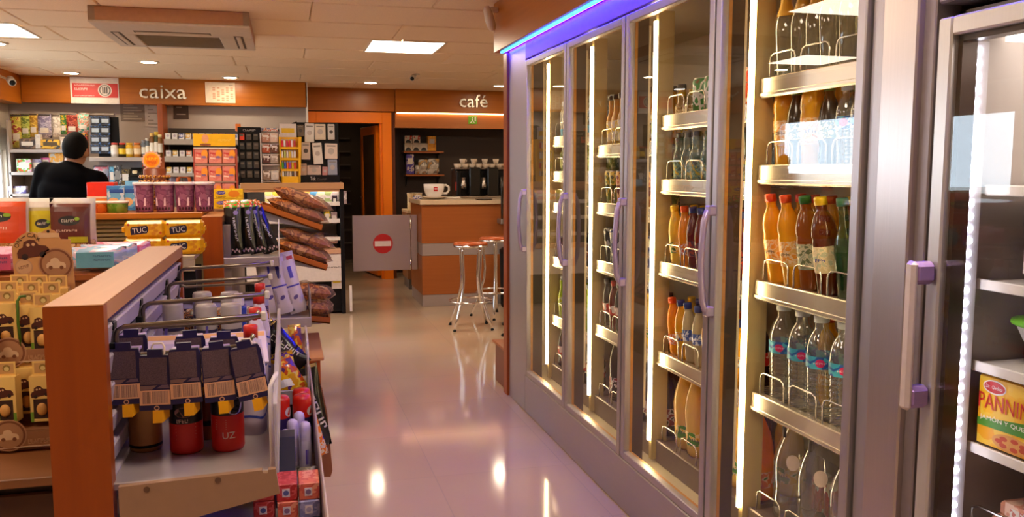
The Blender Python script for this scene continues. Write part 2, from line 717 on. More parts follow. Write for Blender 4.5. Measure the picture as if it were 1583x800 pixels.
# storeroom door leaf ajar in the corridor, orange stiles round a dark panel
n_ = Vector((1.135, 11.0, 0)); f_ = Vector((PY(561, 300, 11.72).x, 11.72, 0))
dv = (f_ - n_); L_ = dv.length; az = math.atan2(dv.y, dv.x)
LM = Matrix.Translation(n_) @ Euler((0, 0, az)).to_matrix().to_4x4()
mb = MB()
for q in ((0, .09, .02, 1.95), (L_ - .09, L_, .02, 1.95), (.09, L_ - .09, 1.84, 1.95), (.09, L_ - .09, .02, .16)):
    mb.box(q[0], q[1], -.02, .02, q[2], q[3], ORANGE, .003)
mb.tf(0, LM)
d2 = struct(mb, 'door_2')
struct(MB().box(.09, L_ - .09, -.012, .012, .16, 1.84, pm('#4a3826', .3)).tf(0, LM), 'door_panel', d2)
struct(MB().tube([(L_ - .05, .02, 1.02), (L_ - .05, .06, 1.02), (L_ - .15, .06, 1.02)], .009, CHROME).tf(0, LM), 'door_handle', d2)
# shelving planks in the dark corridor end
mb = MB()
for i in range(9):
    mb.box(.27, .95, 13.22, 13.30, .25 + i * .2, .27 + i * .2, pm('#6b5848', .7))
struct(mb, 'trim_10')

# the outside seen in mirror images: pavement and a low wall under the sky
struct(MB().box(-60, -3.1, -40, 60, -.2, -.15, pm('#b9b5ae', .8)), 'ground_outside')

# ------------------------------------------------------------------ lamps in the ceiling
PANEL_E = emit((1.0, .83, .62), 10.0, 'panel_light')


def mk_panel():
    t = thing('ceiling_panel_light', (0, 0, 0), '', 'light')
    mb = MB()
    w, d = .30, .335
    for q in ((-w, w, -d, -d + .018), (-w, w, d - .018, d), (-w, -w + .018, -d + .018, d - .018), (w - .018, w, -d + .018, d - .018)):
        mb.box(q[0], q[1], q[2], q[3], -.006, .0, pm('#e8e0d4', .5), .001)
    build(mb, 'frame', t)
    build(MB().box(-w + .018, w - .018, -d + .018, d - .018, -.004, -.001, PANEL_E), 'diffuser', t)
    return t


panel = Proto(mk_panel)
PG = 'square light panels in the board ceiling'
for x, y, lab in ((.955, 7.06, 'square white ceiling light panel before the cafe counter'),
                  (-2.06, 6.93, 'square white ceiling light panel at the left wall, left of the air conditioner'),
                  (.42, 1.35, 'added unseen fill light panel over the aisle beside the near gondola'),  # added fill panel, out of view, brightens the gondola goods and cooler fronts
                  (-1.5, 1.2, 'square white ceiling light panel over the near shelves'),
                  (-.75, 4.55, 'square white ceiling light panel nearer than the air conditioner'),
                  (-2.0, 3.4, 'square white ceiling light panel by the street windows'),
                  (2.9, 7.06, 'square white ceiling light panel over the cafe stools')):
    panel((x, y, CZ), lab, group=PG)

DOWN_E = emit((1.0, .80, .54), 80.0, 'downlight_lens')


def mk_down():
    t = thing('downlight', (0, 0, 0), '', 'light')
    build(MB().lathe([(.066, -.001), (.09, -.001), (.092, -.006), (.07, -.012), (.066, -.012), (.066, -.001)], pm('#efe9e0', .4), seg=24), 'ring', t)
    build(MB().lathe([(.0, -.012), (.065, -.010), (.065, -.002), (0, -.002)], DOWN_E, seg=24), 'lens', t)
    return t


down = Proto(mk_down)
for (px, py), lab in (((110, 112), 'round downlight above the red and white notice'), ((356, 119), 'round downlight above the small price table sheet'),
                      ((573, 127), 'round downlight above the orange doorway'), ((772, 132), 'round downlight above the cafe sign')):
    p = PZ(px, py, CZ)
    down((p.x, p.y, CZ), lab, group='round downlights along the fascia')
p = PZ(0, 66, CZ)
down((p.x - .03, p.y, CZ), 'round downlight at the left wall beside the square panel', group='round downlights along the fascia')
down((.75, 12.4, 2.25), 'added fill lamp, unseen, inside the dark corridor behind the orange door', group='round downlights along the fascia', scale=.5)  # lamp added out of view to lift the dark corridor
for x, y in ((-1.2, 8.6), (3.3, 9.9)):
    down((x, y, CZ), 'round downlight over the till counter' if x < 0 else 'round downlight over the coffee machine', group='round downlights along the fascia')

# ceiling cassette air conditioner
t = thing('air_conditioner', (-.67, 6.3, CZ), 'beige ceiling cassette air conditioner with square grille', 'air conditioner')
x0, x1, y0, y1, zb = -1.142, -.198, 5.76, 6.83, 2.288
ACW = pm('#cfc0ae', .5)
ACB = pm('#b98a66', .7)
cs_ = build(MB().box(x0 + .004, x1 - .004, y0 + .004, y1 - .004, zb + .016, CZ - .001, ACB, .004), 'casing', t)
for xx in (x0 + .003, x1 - .041):
    build(MB().box(xx, xx + .038, y0 + .002, y0 + .04, zb + .016, CZ - .001, pm('#9a8468', .6)), 'corner_strip', cs_)
mb = MB()
gx0, gx1, gy0, gy1 = x0 + .19, x1 - .22, y0 + .46, y1 - .05
mb.box(x0, x1, y0, gy0, zb, zb + .017, ACW, .006)
mb.box(x0, x1, gy1, y1, zb, zb + .017, ACW, .006)
mb.box(x0, gx0, gy0, gy1, zb, zb + .017, ACW, .006)
mb.box(gx1, x1, gy0, gy1, zb, zb + .017, ACW, .006)
build(mb, 'panel', t)
mb = MB()
mb.box(gx0, gx1, gy0, gy1, zb + .012, zb + .016, pm('#6d5c48', .6))
n = 15
for i in range(n):
    yy = gy0 + (gy1 - gy0) * (i + .5) / n
    mb.box(gx0 + .005, gx1 - .005, yy - .008, yy + .004, zb + .002, zb + .012, pm('#8a785e', .5))
build(mb, 'grille', t)
for q in ((gx0 + .02, gx1 - .04, y0 + .28, y0 + .36), (x0 + .06, x0 + .12, y0 + .36, gy1 - .05), (x1 - .12, x1 - .06, y0 + .36, gy1 - .05)):
    mb = MB()
    mb.box(q[0], q[1], q[2], q[3], zb - .001, zb + .004, pm('#4a3c30', .6))
    horizontal = (q[1] - q[0]) > (q[3] - q[2])
    if horizontal:
        mb.box(q[0] + .01, q[1] - .01, (q[2] + q[3]) / 2 - .015, (q[2] + q[3]) / 2 + .015, zb - .006, zb + .001, ACW, .002)
    else:
        mb.box((q[0] + q[1]) / 2 - .015, (q[0] + q[1]) / 2 + .015, q[2] + .01, q[3] - .01, zb - .006, zb + .001, ACW, .002)
    build(mb, 'air_outlet', t)


# cameras and sensor
def cam_thing(base, body_c, fwd, label, s=1.0):
    t = thing('security_camera', base, label, 'security camera')
    b = Vector(base); c = Vector(body_c); f = Vector(fwd).normalized()
    wm = pm('#d6cdc0', .4)
    mb = MB()
    mb.lathe([(0, 0), (.034 * s, 0), (.034 * s, -.012 * s), (0, -.012 * s)], wm, tuple(b), 14)
    mb.tube([b, b + (c - b) * .6 + Vector((0, 0, -.01)), c - f * .02], .010 * s, wm)
    build(mb, 'bracket', t)
    build(MB().tube([c - f * .055 * s, c - f * .045 * s, c + f * .05 * s, c + f * .056 * s], [.02 * s, .033 * s, .033 * s, .028 * s], wm, 14), 'housing', t)
    build(MB().tube([c + f * .050 * s, c + f * .059 * s], .024 * s, BLACK, 14), 'lens', t)


p = PZ(640, 114, CZ)
c = PY(638.5, 120, p.y - .05)
cam_thing((p.x + .03, p.y, CZ), tuple(c), (-.35, -1, -.35), 'small white bullet camera under the ceiling before the cafe sign', .85)
c = PY(17, 125, 9.3)
cam_thing((XL + .1, c.y + .1, CZ - .02), tuple(c), (.5, -1, -.45), 'white bullet camera in the corner at the left end of the till fascia', 1.1)
t = thing('motion_sensor', (1.236, 5.0, 2.3), 'white motion sensor on the end of the wooden cooler pelmet', 'sensor')
mb = MB()
n = mb.n()
mb.lathe([(0, -.075), (.018, -.072), (.032, -.05), (.035, 0), (.03, .05), (.02, .068), (0, .072)], pm('#d9c6b4', .4), (0, 0, 0), 16, sx=.8)
mb.tf(n, Matrix.Translation((1.185, 5.0, 2.285)) @ Euler((0, R(-16), 0)).to_matrix().to_4x4())
build(mb, 'housing', t)
build(MB().box(1.19, 1.237, 4.985, 5.015, 2.32, 2.35, pm('#d9c6b4', .4), .004), 'bracket', t)

# ================================================================== THE GLASS DOOR COOLERS
FX = 1.302
DY = [4.62, 3.895, 3.168, 2.44, 1.715]      # door edges, far to near
XS = 1.45                                   # front of the shelves
XBK = 2.05

t = thing('drinks_cooler', (1.7, 3.3, 0), 'long silver walk-in drinks cooler with four glass doors under a blue light', 'cooler')
CO = t
INN = pm('#c9b99a', .5, var=.03)
FRIDGE = brushed('#b6aeb2', .38, 'y', metal=.75)
FRIDGE_V = brushed('#b9b1b4', .38, 'z', metal=.75)
mb = MB()
mb.box(FX, 1.36, 4.62 + .006, 4.985, .0, 2.10, FRIDGE_V, .004)      # far front panel
mb.box(1.36, XBK, 4.95, 4.985, 0, 2.10, FRIDGE_V)
build(mb, 'end_panel', t)
build(MB().box(FX, 1.36, 1.515, 4.626, 0, .213, FRIDGE, .004), 'plinth', t)
build(MB().box(FX, 1.36, 1.715, 4.626, 2.006, 2.10, pm('#9a6f98', .45, .0), .003), 'header', t)
mb = MB()
mb.box(FX + .008, 1.37, 1.645, 1.715, .213, 2.10, FRIDGE_V, .003)
mb.box(FX - .012, 1.37, 1.545, 1.655, 0, 2.39, brushed('#cbbfbb', .3, 'z', metal=.85), .004)
mb.box(FX + .004, 1.37, 1.512, 1.547, 0, 2.10, pm('#8d7f80', .4, .5), .003)
build(mb, 'post', t)
mb = MB()
mb.box(XBK - .02, XBK, 1.55, 4.95, .1, 2.1, INN)
mb.box(1.37, XBK - .02, 1.55, 4.95, 2.06, 2.1, INN)
mb.box(1.36, XBK - .02, 1.55, 4.95, .10, .19, INN)
mb.box(1.37, XBK - .02, 4.93, 4.95, .19, 2.06, INN)
mb.box(1.37, XBK - .02, 1.55, 1.57, .19, 2.06, INN)
build(mb, 'liner', t)
LEDW = emit((1.0, .78, .42), 19.0, 'warm_light_bar')
POST = pm('#b8a06c', .45, var=.03)
BROWN = pm('#3a2a22', .4)
for i, y in enumerate(DY):
    yy = y - (.02 if i == 0 else -.02 if i == 4 else 0)
    mb = MB()
    mb.box(FX + .035, 1.392, yy - .012, yy + .012, .2, 2.02, BROWN)
    mb.box(1.432, 1.50, yy - .012, yy + .012, .2, 2.02, POST)
    u = build(mb, 'upright', t)
    mb = MB()
    mb.box(1.395, 1.404, yy - .006, yy + .006, .42, 1.96, pm('#e8dcc0', .4))
    mb.box(1.420, 1.431, yy - .006, yy + .006, .28, 1.98, LEDW)
    build(mb, 'light_bar', u)

# doors
HAND = pm('#b9a9bb', .35, .6, var=.03)
for i in range(4):
    ya, yb = DY[i + 1] + .006, DY[i] - .006          # near, far
    z0, z1 = .222, 1.996
    mb = MB()
    fw_ = .032
    for q in ((ya, ya + fw_, z0, z1), (yb - fw_, yb, z0, z1), (ya + fw_, yb - fw_, z0, z0 + fw_), (ya + fw_, yb - fw_, z1 - fw_, z1)):
        mb.box(FX - .006, FX + .022, q[0], q[1], q[2], q[3], FRIDGE_V, .003)
        mb.box(FX + .022, FX + .034, q[0] + .004, q[1] - .004, q[2] + .004, q[3] - .004, pm('#c98f4a', .35, .6))
    d = build(mb, 'door', t)
    build(MB().box(FX + .004, FX + .009, ya + fw_, yb - fw_, z0 + fw_, z1 - fw_, GLASS), 'pane', d)
    mb = MB()
    yh = yb - .018
    mb.tube([(FX - .008, yh, 1.27), (FX - .03, yh, 1.265), (FX - .040, yh, 1.235), (FX - .046, yh, 1.16), (FX - .048, yh, 1.11), (FX - .046, yh, 1.06), (FX - .040, yh, .985), (FX - .03, yh, .955), (FX - .008, yh, .95)],
            [.011, .011, .011, .010, .010, .010, .011, .011, .011], HAND, 10)
    h = build(mb, 'handle', d)
    for zz in (1.27, .95):
        build(MB().box(FX - .032, FX - .004, yh - .016, yh + .016, zz - .016, zz + .016, HAND, .004), 'mount', h)

# light strip behind the pelmet lip
build(MB().box(1.263, 1.30, 1.5, 5.08, 2.104, 2.108, pm('#d8d4dc', .4)), 'soffit', t)
build(MB().box(1.264, 1.280, 1.0, 5.05, 2.092, 2.103, emit((.0, .42, 1.0), 1.6, 'blue_led')), 'light_strip', t)
build(MB().box(1.284, 1.292, 1.0, 5.05, 2.096, 2.103, emit((.008, .0, 1.0), 120.0, 'violet_led')), 'light_strip', t)

# shelves: front rail, wire deck, wire guards
LEVEL = [[1.58, 1.388, 1.215, .91, .575], [1.514, 1.241, .962, .645], [1.612, 1.36, 1.03, .66], [1.683, 1.413, 1.045, .677]]
BASE = .285
RAIL = pm('#d9cdbd', .25, .7, var=.04)
for i in range(4):
    ya, yb = DY[i + 1] + .016, DY[i] - .016
    for z in LEVEL[i] + [BASE]:
        base = z == BASE
        mb = MB()
        if base:
            mb.box(XS, XS + .03, ya, yb, .19, z, pm('#7a6a62', .4, .4), .004)
            mb.box(XS + .03, XBK - .05, ya, yb, z - .03, z - .012, pm('#8c7c70', .5, .4))
        else:
            mb.box(XS, XS + .012, ya, yb, z - .062, z, RAIL, .003)
            mb.box(XS + .012, XS + .03, ya, yb, z - .012, z - .002, RAIL)
            mb.box(XS - .004, XS + .01, ya, yb, z - .058, z - .046, RAIL, .002)
            k = int((yb - ya) / .022)
            for j in range(k):
                yy = ya + (yb - ya) * (j + .5) / k
                mb.box(XS + .02, XBK - .06, yy - .0022, yy + .0022, z - .018, z - .013, WIRE)
            for xx in (XS + .15, XS + .3, XS + .45):
                mb.box(xx, xx + .006, ya, yb, z - .024, z - .018, WIRE)
        s = build(mb, 'shelf', t)
        mb = MB()
        nl = 4
        for j in range(nl):
            a = yb - .03 - (yb - ya - .03) * j / nl
            b_ = a - .135
            xg = XS + .014
            zz = z - .004
            hh = .075
            mb.tube([(xg, a, zz), (xg, a, zz + hh - .02), (xg, a - .006, zz + hh - .006), (xg, a - .02, zz + hh), (xg, b_ + .02, zz + hh),
                     (xg, b_ + .006, zz + hh - .006), (xg, b_, zz + hh - .02), (xg, b_, zz)], .0028, WIRE, 6)
        build(mb, 'wire_guard', s)

# ---- bottles -----------------------------------------------------------------
CAPS = {'orange': '#f2500c', 'yellow': '#f0c010', 'green': '#2c7a1e', 'blue': '#20307a', 'white': '#dfe6ea', 'red': '#c01810', 'dark': '#1c181a', 'teal': '#1d6a50', 'gold': '#caa028', 'paleblue': '#b8cfe0'}


def bottle(name, cat, r, h, shape, body, cap, label=None, lz=(.3, .55), text=None, tcol='#2038a0', blob=None, capr=None, neck=None, seg=16, tag_=False):
    """body mesh with a cap and, where it has one, a label sleeve as parts"""
    def fn():
        rn = neck or r * .42
        hc = .020
        hb = h - hc
        if shape == 'soda':
            pr = [(0, .004), (r * .8, 0), (r * .97, .012), (r, .03), (r * .93, hb * .22), (r * .93, hb * .30), (r, hb * .42), (r * .99, hb * .60), (r * .86, hb * .74), (r * .62, hb * .86), (rn, hb * .94), (rn * .95, hb)]
        elif shape == 'tea':
            pr = [(0, .004), (r * .85, 0), (r, .012), (r, hb * .28), (r * .94, hb * .31), (r, hb * .34), (r, hb * .58), (r * .93, hb * .62), (r, hb * .66), (r * .95, hb * .74), (r * .72, hb * .85), (rn, hb * .93), (rn, hb)]
        elif shape == 'water':
            pr = [(0, .004), (r * .85, 0), (r, .012)]
            k = 9
            for j in range(k):
                zz = .015 + (hb * .46) * j / k
                pr += [(r, zz + .004), (r * .93, zz + hb * .025), (r, zz + hb * .046)]
            pr += [(r, hb * .55), (r, hb * .66), (r * .95, hb * .74), (r * .75, hb * .84), (rn, hb * .92), (rn, hb)]
        elif shape == 'glass':
            pr = [(0, .004), (r * .9, 0), (r, .008), (r, hb * .52), (r * .92, hb * .60), (r * .55, hb * .74), (rn, hb * .80), (rn * .9, hb)]
        elif shape == 'jar':
            pr = [(0, .004), (r * .9, 0), (r, .01), (r, hb * .55), (r * .9, hb * .64), (r * .66, hb * .74), (r * .66, hb)]
        elif shape == 'jug':
            pr = [(0, .006), (r * .9, 0), (r, .02), (r * .97, hb * .16), (r, hb * .2), (r * .97, hb * .34), (r, hb * .38), (r, hb * .56), (r * .86, hb * .68), (r * .5, hb * .86), (rn, hb * .94), (rn, hb)]
        o = build(MB().lathe(pr, body, seg=seg), name, None, '', cat)
        rc = capr or rn * 1.18
        build(MB().lathe([(0, hb - .003), (rc, hb - .003), (rc, hb + hc * .8), (rc * .9, hb + hc), (0, hb + hc)], pm(CAPS.get(cap, cap), .35), seg=14), 'cap', o)
        if label:
            mb = MB()
            mb.lathe([(r * 1.012, hb * lz[0]), (r * 1.012, hb * lz[1])] if lz[0] < .6 else [(r * .80, hb * .66), (r * .60, hb * .73), (rn * 1.12, hb * .80), (rn * 1.06, hb * .99)], label, seg=seg)
            zc = hb * (lz[0] + lz[1]) / 2
            hl = hb * (lz[1] - lz[0])
            if blob:
                rr = hl * .36
                for da, bc in ((0, blob),):
                    vs, N = [], 18
                    for q in range(N):
                        u, v = rr * math.cos(2 * PI * q / N), rr * .9 * math.sin(2 * PI * q / N)
                        a = PI + u / r + R(35)
                        vs.append((r * 1.03 * math.cos(a), r * 1.03 * math.sin(a), zc + v))
                    mb.add(vs, [tuple(range(N))], pm(bc, .4))
            if text:
                for a in (PI + R(35),):
                    nn = Vector((math.cos(a), math.sin(a), 0))
                    rt = Vector((0, 0, 1)).cross(nn)
                    k_ = .24 if text[0] != '~' else .13
                    mb.text(text, hl * k_, nn * (r * 1.05) + Vector((0, 0, zc)), pm(tcol, .4), rt, (0, 0, 1), width=r * (1.25 if text[0] != '~' else .8))
            build(mb, 'label', o)
        if tag_:
            mb = MB()
            a = PI + R(50)
            vs = []
            for q in range(18):
                u, v = .020 * math.cos(2 * PI * q / 18), .026 * math.sin(2 * PI * q / 18)
                aa = a + u / r
                vs.append((r * 1.03 * math.cos(aa), r * 1.03 * math.sin(aa), hb * .60 + v))
            mb.add(vs, [tuple(range(18))], pm('#d8c4b8', .5))
            build(mb, 'hang_tag', o)
            build(MB().tube([(-rn * 1.1, 0, hb * .97), (-r * .5, -.01, hb * 1.0), (-r * .75, -.012, hb * .90), (-r * .62, 0, hb * .80)], .006, pm('#3a3234', .4), 6), 'carry_handle', o)
        return o
    return Proto(fn)


def can(name, cat, r, h, m, top='#b9b4ae'):
    def fn():
        o = build(MB().lathe([(0, .003), (r * .8, 0), (r, .010), (r, h - .014), (r * .86, h - .003)], m, seg=14), name, None, '', cat)
        build(MB().lathe([(r * .86, h - .003), (r * .82, h), (r * .76, h - .004), (0, h - .004)], pm(top, .3, .9), seg=14), 'lid', o)
        return o
    return Proto(fn)


def LB(cols, s=60): return mottled('bottle_label', cols, s, .4)


WATER = thin_glass('water_bottle', (.90, .92, .90), .03, 1.7, 2.2, (.85, .85, .8), .08)
GLASS_Y = thin_glass('clear_glass_bottle', (.82, .80, .66), .03, 1.6, 1.6, (.35, .32, .2), .25)
GLASS_G = thin_glass('green_glass_bottle', (.25, .5, .2), .03, 1.6, 1.5, (.03, .10, .03), .35)

B = {}
B['wine'] = (bottle('wine_bottle', 'bottle', .038, .31, 'glass', GLASS_Y, 'gold', pm('#d9a514', .4), (.66, .99), neck=.015), 'tall clear wine bottle with yellow foil neck')
B['orange'] = (bottle('juice_bottle', 'bottle', .036, .285, 'tea', liquid('#ffb81a'), 'orange', LB(['#f0b860', '#f8d8a8', '#f5a030']), (.26, .55), '~3', '#302010'), 'orange juice bottle with orange cap')
B['tea_green'] = (bottle('iced_tea_bottle', 'bottle', .037, .285, 'tea', liquid('#a85410'), 'green', LB(['#a8b090', '#d8cfa8', '#707850']), (.26, .55)), 'iced tea bottle with green cap')
B['tea_yellow'] = (bottle('iced_tea_bottle', 'bottle', .037, .285, 'tea', liquid('#6e280c'), 'yellow', LB(['#e2cd98', '#f0dcae', '#c8c8a0']), (.26, .55), '~3', '#2038a0'), 'iced tea bottle with yellow cap')
B['green_glass'] = (bottle('soda_bottle', 'bottle', .034, .285, 'glass', GLASS_G, 'teal', neck=.014), 'green glass bottle with green cap')
B['cola_green'] = (bottle('soda_bottle', 'bottle', .032, .24, 'soda', liquid('#3a2410'), 'green', LB(['#c8b060', '#5a6a28', '#d8c890']), (.38, .6)), 'dark soda bottle with green cap')
B['water_small'] = (bottle('water_bottle', 'water bottle', .033, .235, 'water', WATER, 'paleblue', LB(['#4aa0c0', '#2a5aa0', '#d8e8ec']), (.50, .66), blob='#d8286a'), 'clear water bottle with pale cap')
B['water'] = (bottle('water_bottle', 'water bottle', .045, .31, 'water', WATER, 'white', mottled('water_label', ['#3fa6c4', '#2d5ea8', '#4fb4cc'], 20), (.53, .66), blob='#d8286a', text='~5', tcol='#f4d8e0'), 'clear water bottle with white cap and pink blue label')
B['jug'] = (bottle('water_jug', 'water jug', .070, .362, 'jug', WATER, 'dark', neck=.030, capr=.040, tag_=True), 'large clear water jug with dark cap')
B['cola_pack'] = (can('soda_can', 'can', .033, .12, mottled('red_can', ['#c01410', '#d8241c', '#e8d8d0'], 18, .3)), 'red soda can')
B['cup'] = (can('coffee_cup', 'cup', .038, .135, mottled('green_cup', ['#1f7a34', '#e8e2d6', '#2a8a40', '#7a4a22'], 14, .35), '#e8e4dc'), 'green and white coffee cup')
B['cup_red'] = (can('coffee_cup', 'cup', .038, .135, mottled('red_cup', ['#e04a20', '#e8d8c8', '#e8602a'], 14, .35), '#e8e4dc'), 'red and white coffee cup')
B['jarsmall'] = (bottle('dessert_jar', 'jar', .030, .10, 'jar', GLASS_Y, 'gold', LB(['#8a6a38', '#d8c8a0']), (.1, .5)), 'small dessert jar with gold lid')
B['mixer'] = (bottle('juice_jar', 'bottle', .034, .19, 'jar', thin_glass('tinted_jar', (.55, .62, .56), .04, 1.5, 1.3, (.16, .24, .22), .55), 'dark', LB(['#c8a834', '#5a8078', '#98b4a4', '#445e5a'], 40), (.08, .5)), 'squat glass bottle with dark cap')
B['soda_yellow'] = (bottle('soda_bottle', 'soda bottle', .033, .235, 'soda', liquid('#ffd84a'), 'yellow', LB(['#f0b820', '#f6e0a0', '#3a7a2a']), (.22, .42)), 'lemon soda bottle with yellow cap')
B['soda_orange'] = (bottle('soda_bottle', 'soda bottle', .033, .235, 'soda', liquid('#ffa616'), 'orange', LB(['#f08418', '#e8e0e0', '#f06a10']), (.22, .42), 'W', '#ffffff'), 'orange soda bottle with orange cap')
B['soda_berry'] = (bottle('soda_bottle', 'soda bottle', .033, .235, 'soda', liquid('#7a1210'), 'blue', LB(['#8a1a1c', '#2a2440', '#b04030']), (.22, .5)), 'dark red soda bottle with blue cap')
B['soda_blue'] = (bottle('sports_drink_bottle', 'bottle', .033, .235, 'soda', liquid('#d9c9a0'), 'blue', LB(['#2a4f9a', '#3a68b4', '#e8eef4']), (.42, .62), '~4', '#ffffff'), 'pale sports drink bottle with blue cap')
B['soda_blue2'] = (bottle('sports_drink_bottle', 'bottle', .033, .235, 'soda', liquid('#ffc024'), 'blue', LB(['#2a4f9a', '#f0b030', '#e8eef4']), (.36, .52)), 'yellow sports drink bottle with blue cap')
B['cola'] = (bottle('cola_bottle', 'cola bottle', .033, .235, 'soda', liquid('#1c0e0a'), 'dark', mottled('red_label', ['#c01410', '#b01010', '#e8d8d0'], 30), (.34, .56)), 'dark cola bottle with red label')
B['cola_red'] = (bottle('cola_bottle', 'cola bottle', .033, .235, 'soda', liquid('#7a100c'), 'red', mottled('red_label', ['#c01410', '#b01010', '#e8d8d0'], 30), (.34, .56)), 'red cola bottle with red cap')
B['big_lemon'] = (bottle('large_soda_bottle', 'soda bottle', .050, .325, 'soda', liquid('#fcd068'), 'yellow', LB(['#f0c020', '#f8e0a0', '#3a8a2a'], 40), (.16, .34), 'FANTA', '#1c1c48'), 'large lemon soda bottle with yellow cap')
B['big_orange'] = (bottle('large_soda_bottle', 'soda bottle', .050, .325, 'soda', liquid('#ffa02a'), 'orange', LB(['#f07818', '#f8c890', '#3a8a2a'], 40), (.16, .34), 'FANTA', '#1c1c48'), 'large orange soda bottle with orange cap')
B['big_cola'] = (bottle('large_soda_bottle', 'soda bottle', .050, .325, 'soda', liquid('#1c0e0a'), 'dark', LB(['#8a1410', '#e0d8d0', '#2a1a18'], 40), (.16, .4)), 'large dark cola bottle')
B['white_label'] = (bottle('smoothie_bottle', 'bottle', .031, .24, 'glass', liquid('#d8a850'), 'dark', LB(['#ece2d0', '#f0d060', '#ece2d0'], 30), (.12, .55), neck=.016), 'small smoothie bottle with white and yellow label')
B['tallcan_g'] = (can('drink_can', 'can', .029, .16, mottled('green_can', ['#6a7a1c', '#c8b040', '#3a4a18'], 24, .3)), 'tall green and gold drink can')
B['tallcan_o'] = (can('drink_can', 'can', .029, .16, mottled('amber_can', ['#c8641c', '#e8b060', '#8a3a14'], 24, .3)), 'tall amber drink can')
B['energy'] = (can('energy_drink_can', 'can', .029, .165, mottled('black_can', ['#17171a', '#2a2c34', '#c9c6c0'], 22, .3)), 'tall black energy drink can')
B['energy_b'] = (can('energy_drink_can', 'can', .029, .165, mottled('silver_can', ['#b8b8b8', '#2a3a7a', '#d0ccc4'], 16, .3)), 'tall silver and blue energy drink can')
B['clear_blue'] = (bottle('water_bottle', 'water bottle', .030, .20, 'tea', WATER, 'white', pm('#48a8d8', .4), (.04, .28)), 'slim clear bottle with light blue label')
B['lime'] = (bottle('soda_bottle', 'soda bottle', .034, .23, 'jar', liquid('#b4d020'), 'white', LB(['#9ac020', '#e8f0c0', '#d0d828']), (.3, .55)), 'lime green drink bottle')
B['green_small'] = (bottle('juice_bottle', 'bottle', .030, .165, 'tea', liquid('#7a8a2a'), 'green', LB(['#5a7a20', '#c8cc80']), (.2, .6)), 'small green juice bottle')
B['yogurt'] = (can('yogurt_pot', 'pot', .032, .075, mottled('pot', ['#e0d8c0', '#a8b070', '#c8c4b0'], 20, .4), '#d8d0c0'), 'small pale yogurt pot')
B['cup_dark'] = (can('drink_can', 'can', .031, .12, mottled('dark_can', ['#2a1c16', '#7a3a20', '#4a2a1c'], 20, .3)), 'short brown drink can')

DOORN = ['farthest glass door', 'second farthest glass door', 'second nearest glass door', 'nearest glass door']
SHELFN = ['top shelf', 'second shelf', 'third shelf', 'fourth shelf', 'fifth shelf', 'bottom deck']


def seen_through_doors(x, y):
    yc = y * FX / x
    for i in range(4):
        if DY[i + 1] - .10 < yc < DY[i] + .05:
            return True
    return False


def fill(di, si, rows, pitch, lean=6, x0=XS + .062, dx=.085, jitter=.006, first=.075):
    """rows: list of lists of kinds, front row first, each running from the far post towards the viewer"""
    zs = LEVEL[di] + [BASE]
    z = zs[si]
    sn = SHELFN[si] if si < len(zs) - 1 else 'bottom deck'
    for ri, row in enumerate(rows):
        for k, kind in enumerate(row):
            if kind is None:
                continue
            y = DY[di] - first - k * pitch
            if y < DY[di + 1] + .035:
                continue
            x = x0 + ri * dx + random.uniform(-.004, .004)
            if not seen_through_doors(x, y):
                continue
            pr, desc = B[kind]
            rowt = ['front row', 'second row', 'back row'][ri]
            lab = '%s, %s in %s, %s, %s' % (desc, ORD[k], rowt, sn, DOORN[di])
            if len(lab.split()) > 16:
                lab = lab.replace('label', '').replace(' with ', ' ').replace(' and ', ' ').replace('  ', ' ').replace(' ,', ',')
            yy = y + random.uniform(-jitter, jitter)
            ln = max(0, lean + random.uniform(-1, 1))
            rr = .09 if 'jug' in kind else .051 if 'big' in kind else .037
            pr((x, yy, z - .012 + rr * math.sin(R(ln)) + .001), lab, (0, R(-ln), random.uniform(-.3, .3)), group='drinks on the %s behind the %s' % (sn, DOORN[di]))


# nearest door
fill(3, 0, [['wine'] * 8, ['wine'] * 8], .078, 3)
fill(3, 1, [['orange', 'cola_green', 'orange', 'cola_green', 'water_small', 'water_small', 'cola_green', 'water_small'],
            ['orange', 'orange', 'orange', 'cola_green', 'cola_green', 'water_small', 'orange', 'cola_green']], .075, 3)
fill(3, 2, [['orange', 'orange', 'tea_green', 'tea_yellow', 'green_glass', 'green_glass', 'tea_yellow', 'green_glass'],
            ['orange', 'orange', 'orange', 'tea_yellow', 'tea_green', 'tea_yellow', 'green_glass', 'green_glass']], .084, 8)
fill(3, 3, [['water'] * 7, ['water', 'orange', 'water', 'water', 'water', 'water']], .104, 3, first=.09, x0=XS + .074, dx=.10)
fill(3, 4, [['jug'] * 4], .148, 0, x0=XS + .11, first=.105)
fill(3, 4, [['cola_pack'] * 8], .07, 0, x0=XS + .24)
# third door
fill(2, 0, [['jarsmall', 'jarsmall', 'cup', 'cup', 'cup_red', 'cup', 'cup_red', 'cup'], ['jarsmall', 'jarsmall', 'cup', 'cup', 'cup', 'cup_red', 'cup', 'cup']], .083, 2)
fill(2, 1, [['mixer'] * 8, ['mixer'] * 8], .080, 3)
fill(2, 2, [['soda_yellow', 'soda_orange', 'soda_berry', 'soda_berry', 'soda_blue', 'soda_blue', 'soda_orange', 'soda_berry'],
            ['soda_yellow', 'soda_yellow', 'soda_orange', 'soda_yellow', 'soda_yellow', 'soda_orange', 'soda_blue', 'soda_yellow']], .074, 6)
fill(2, 3, [['soda_orange', 'soda_blue2', 'soda_blue', 'soda_blue', 'soda_blue2', 'soda_orange', 'soda_blue', 'soda_blue2'],
            ['soda_yellow', 'soda_blue2', 'soda_orange', 'cola', 'cola', 'soda_orange', 'soda_blue2', 'cola']], .074, 7)
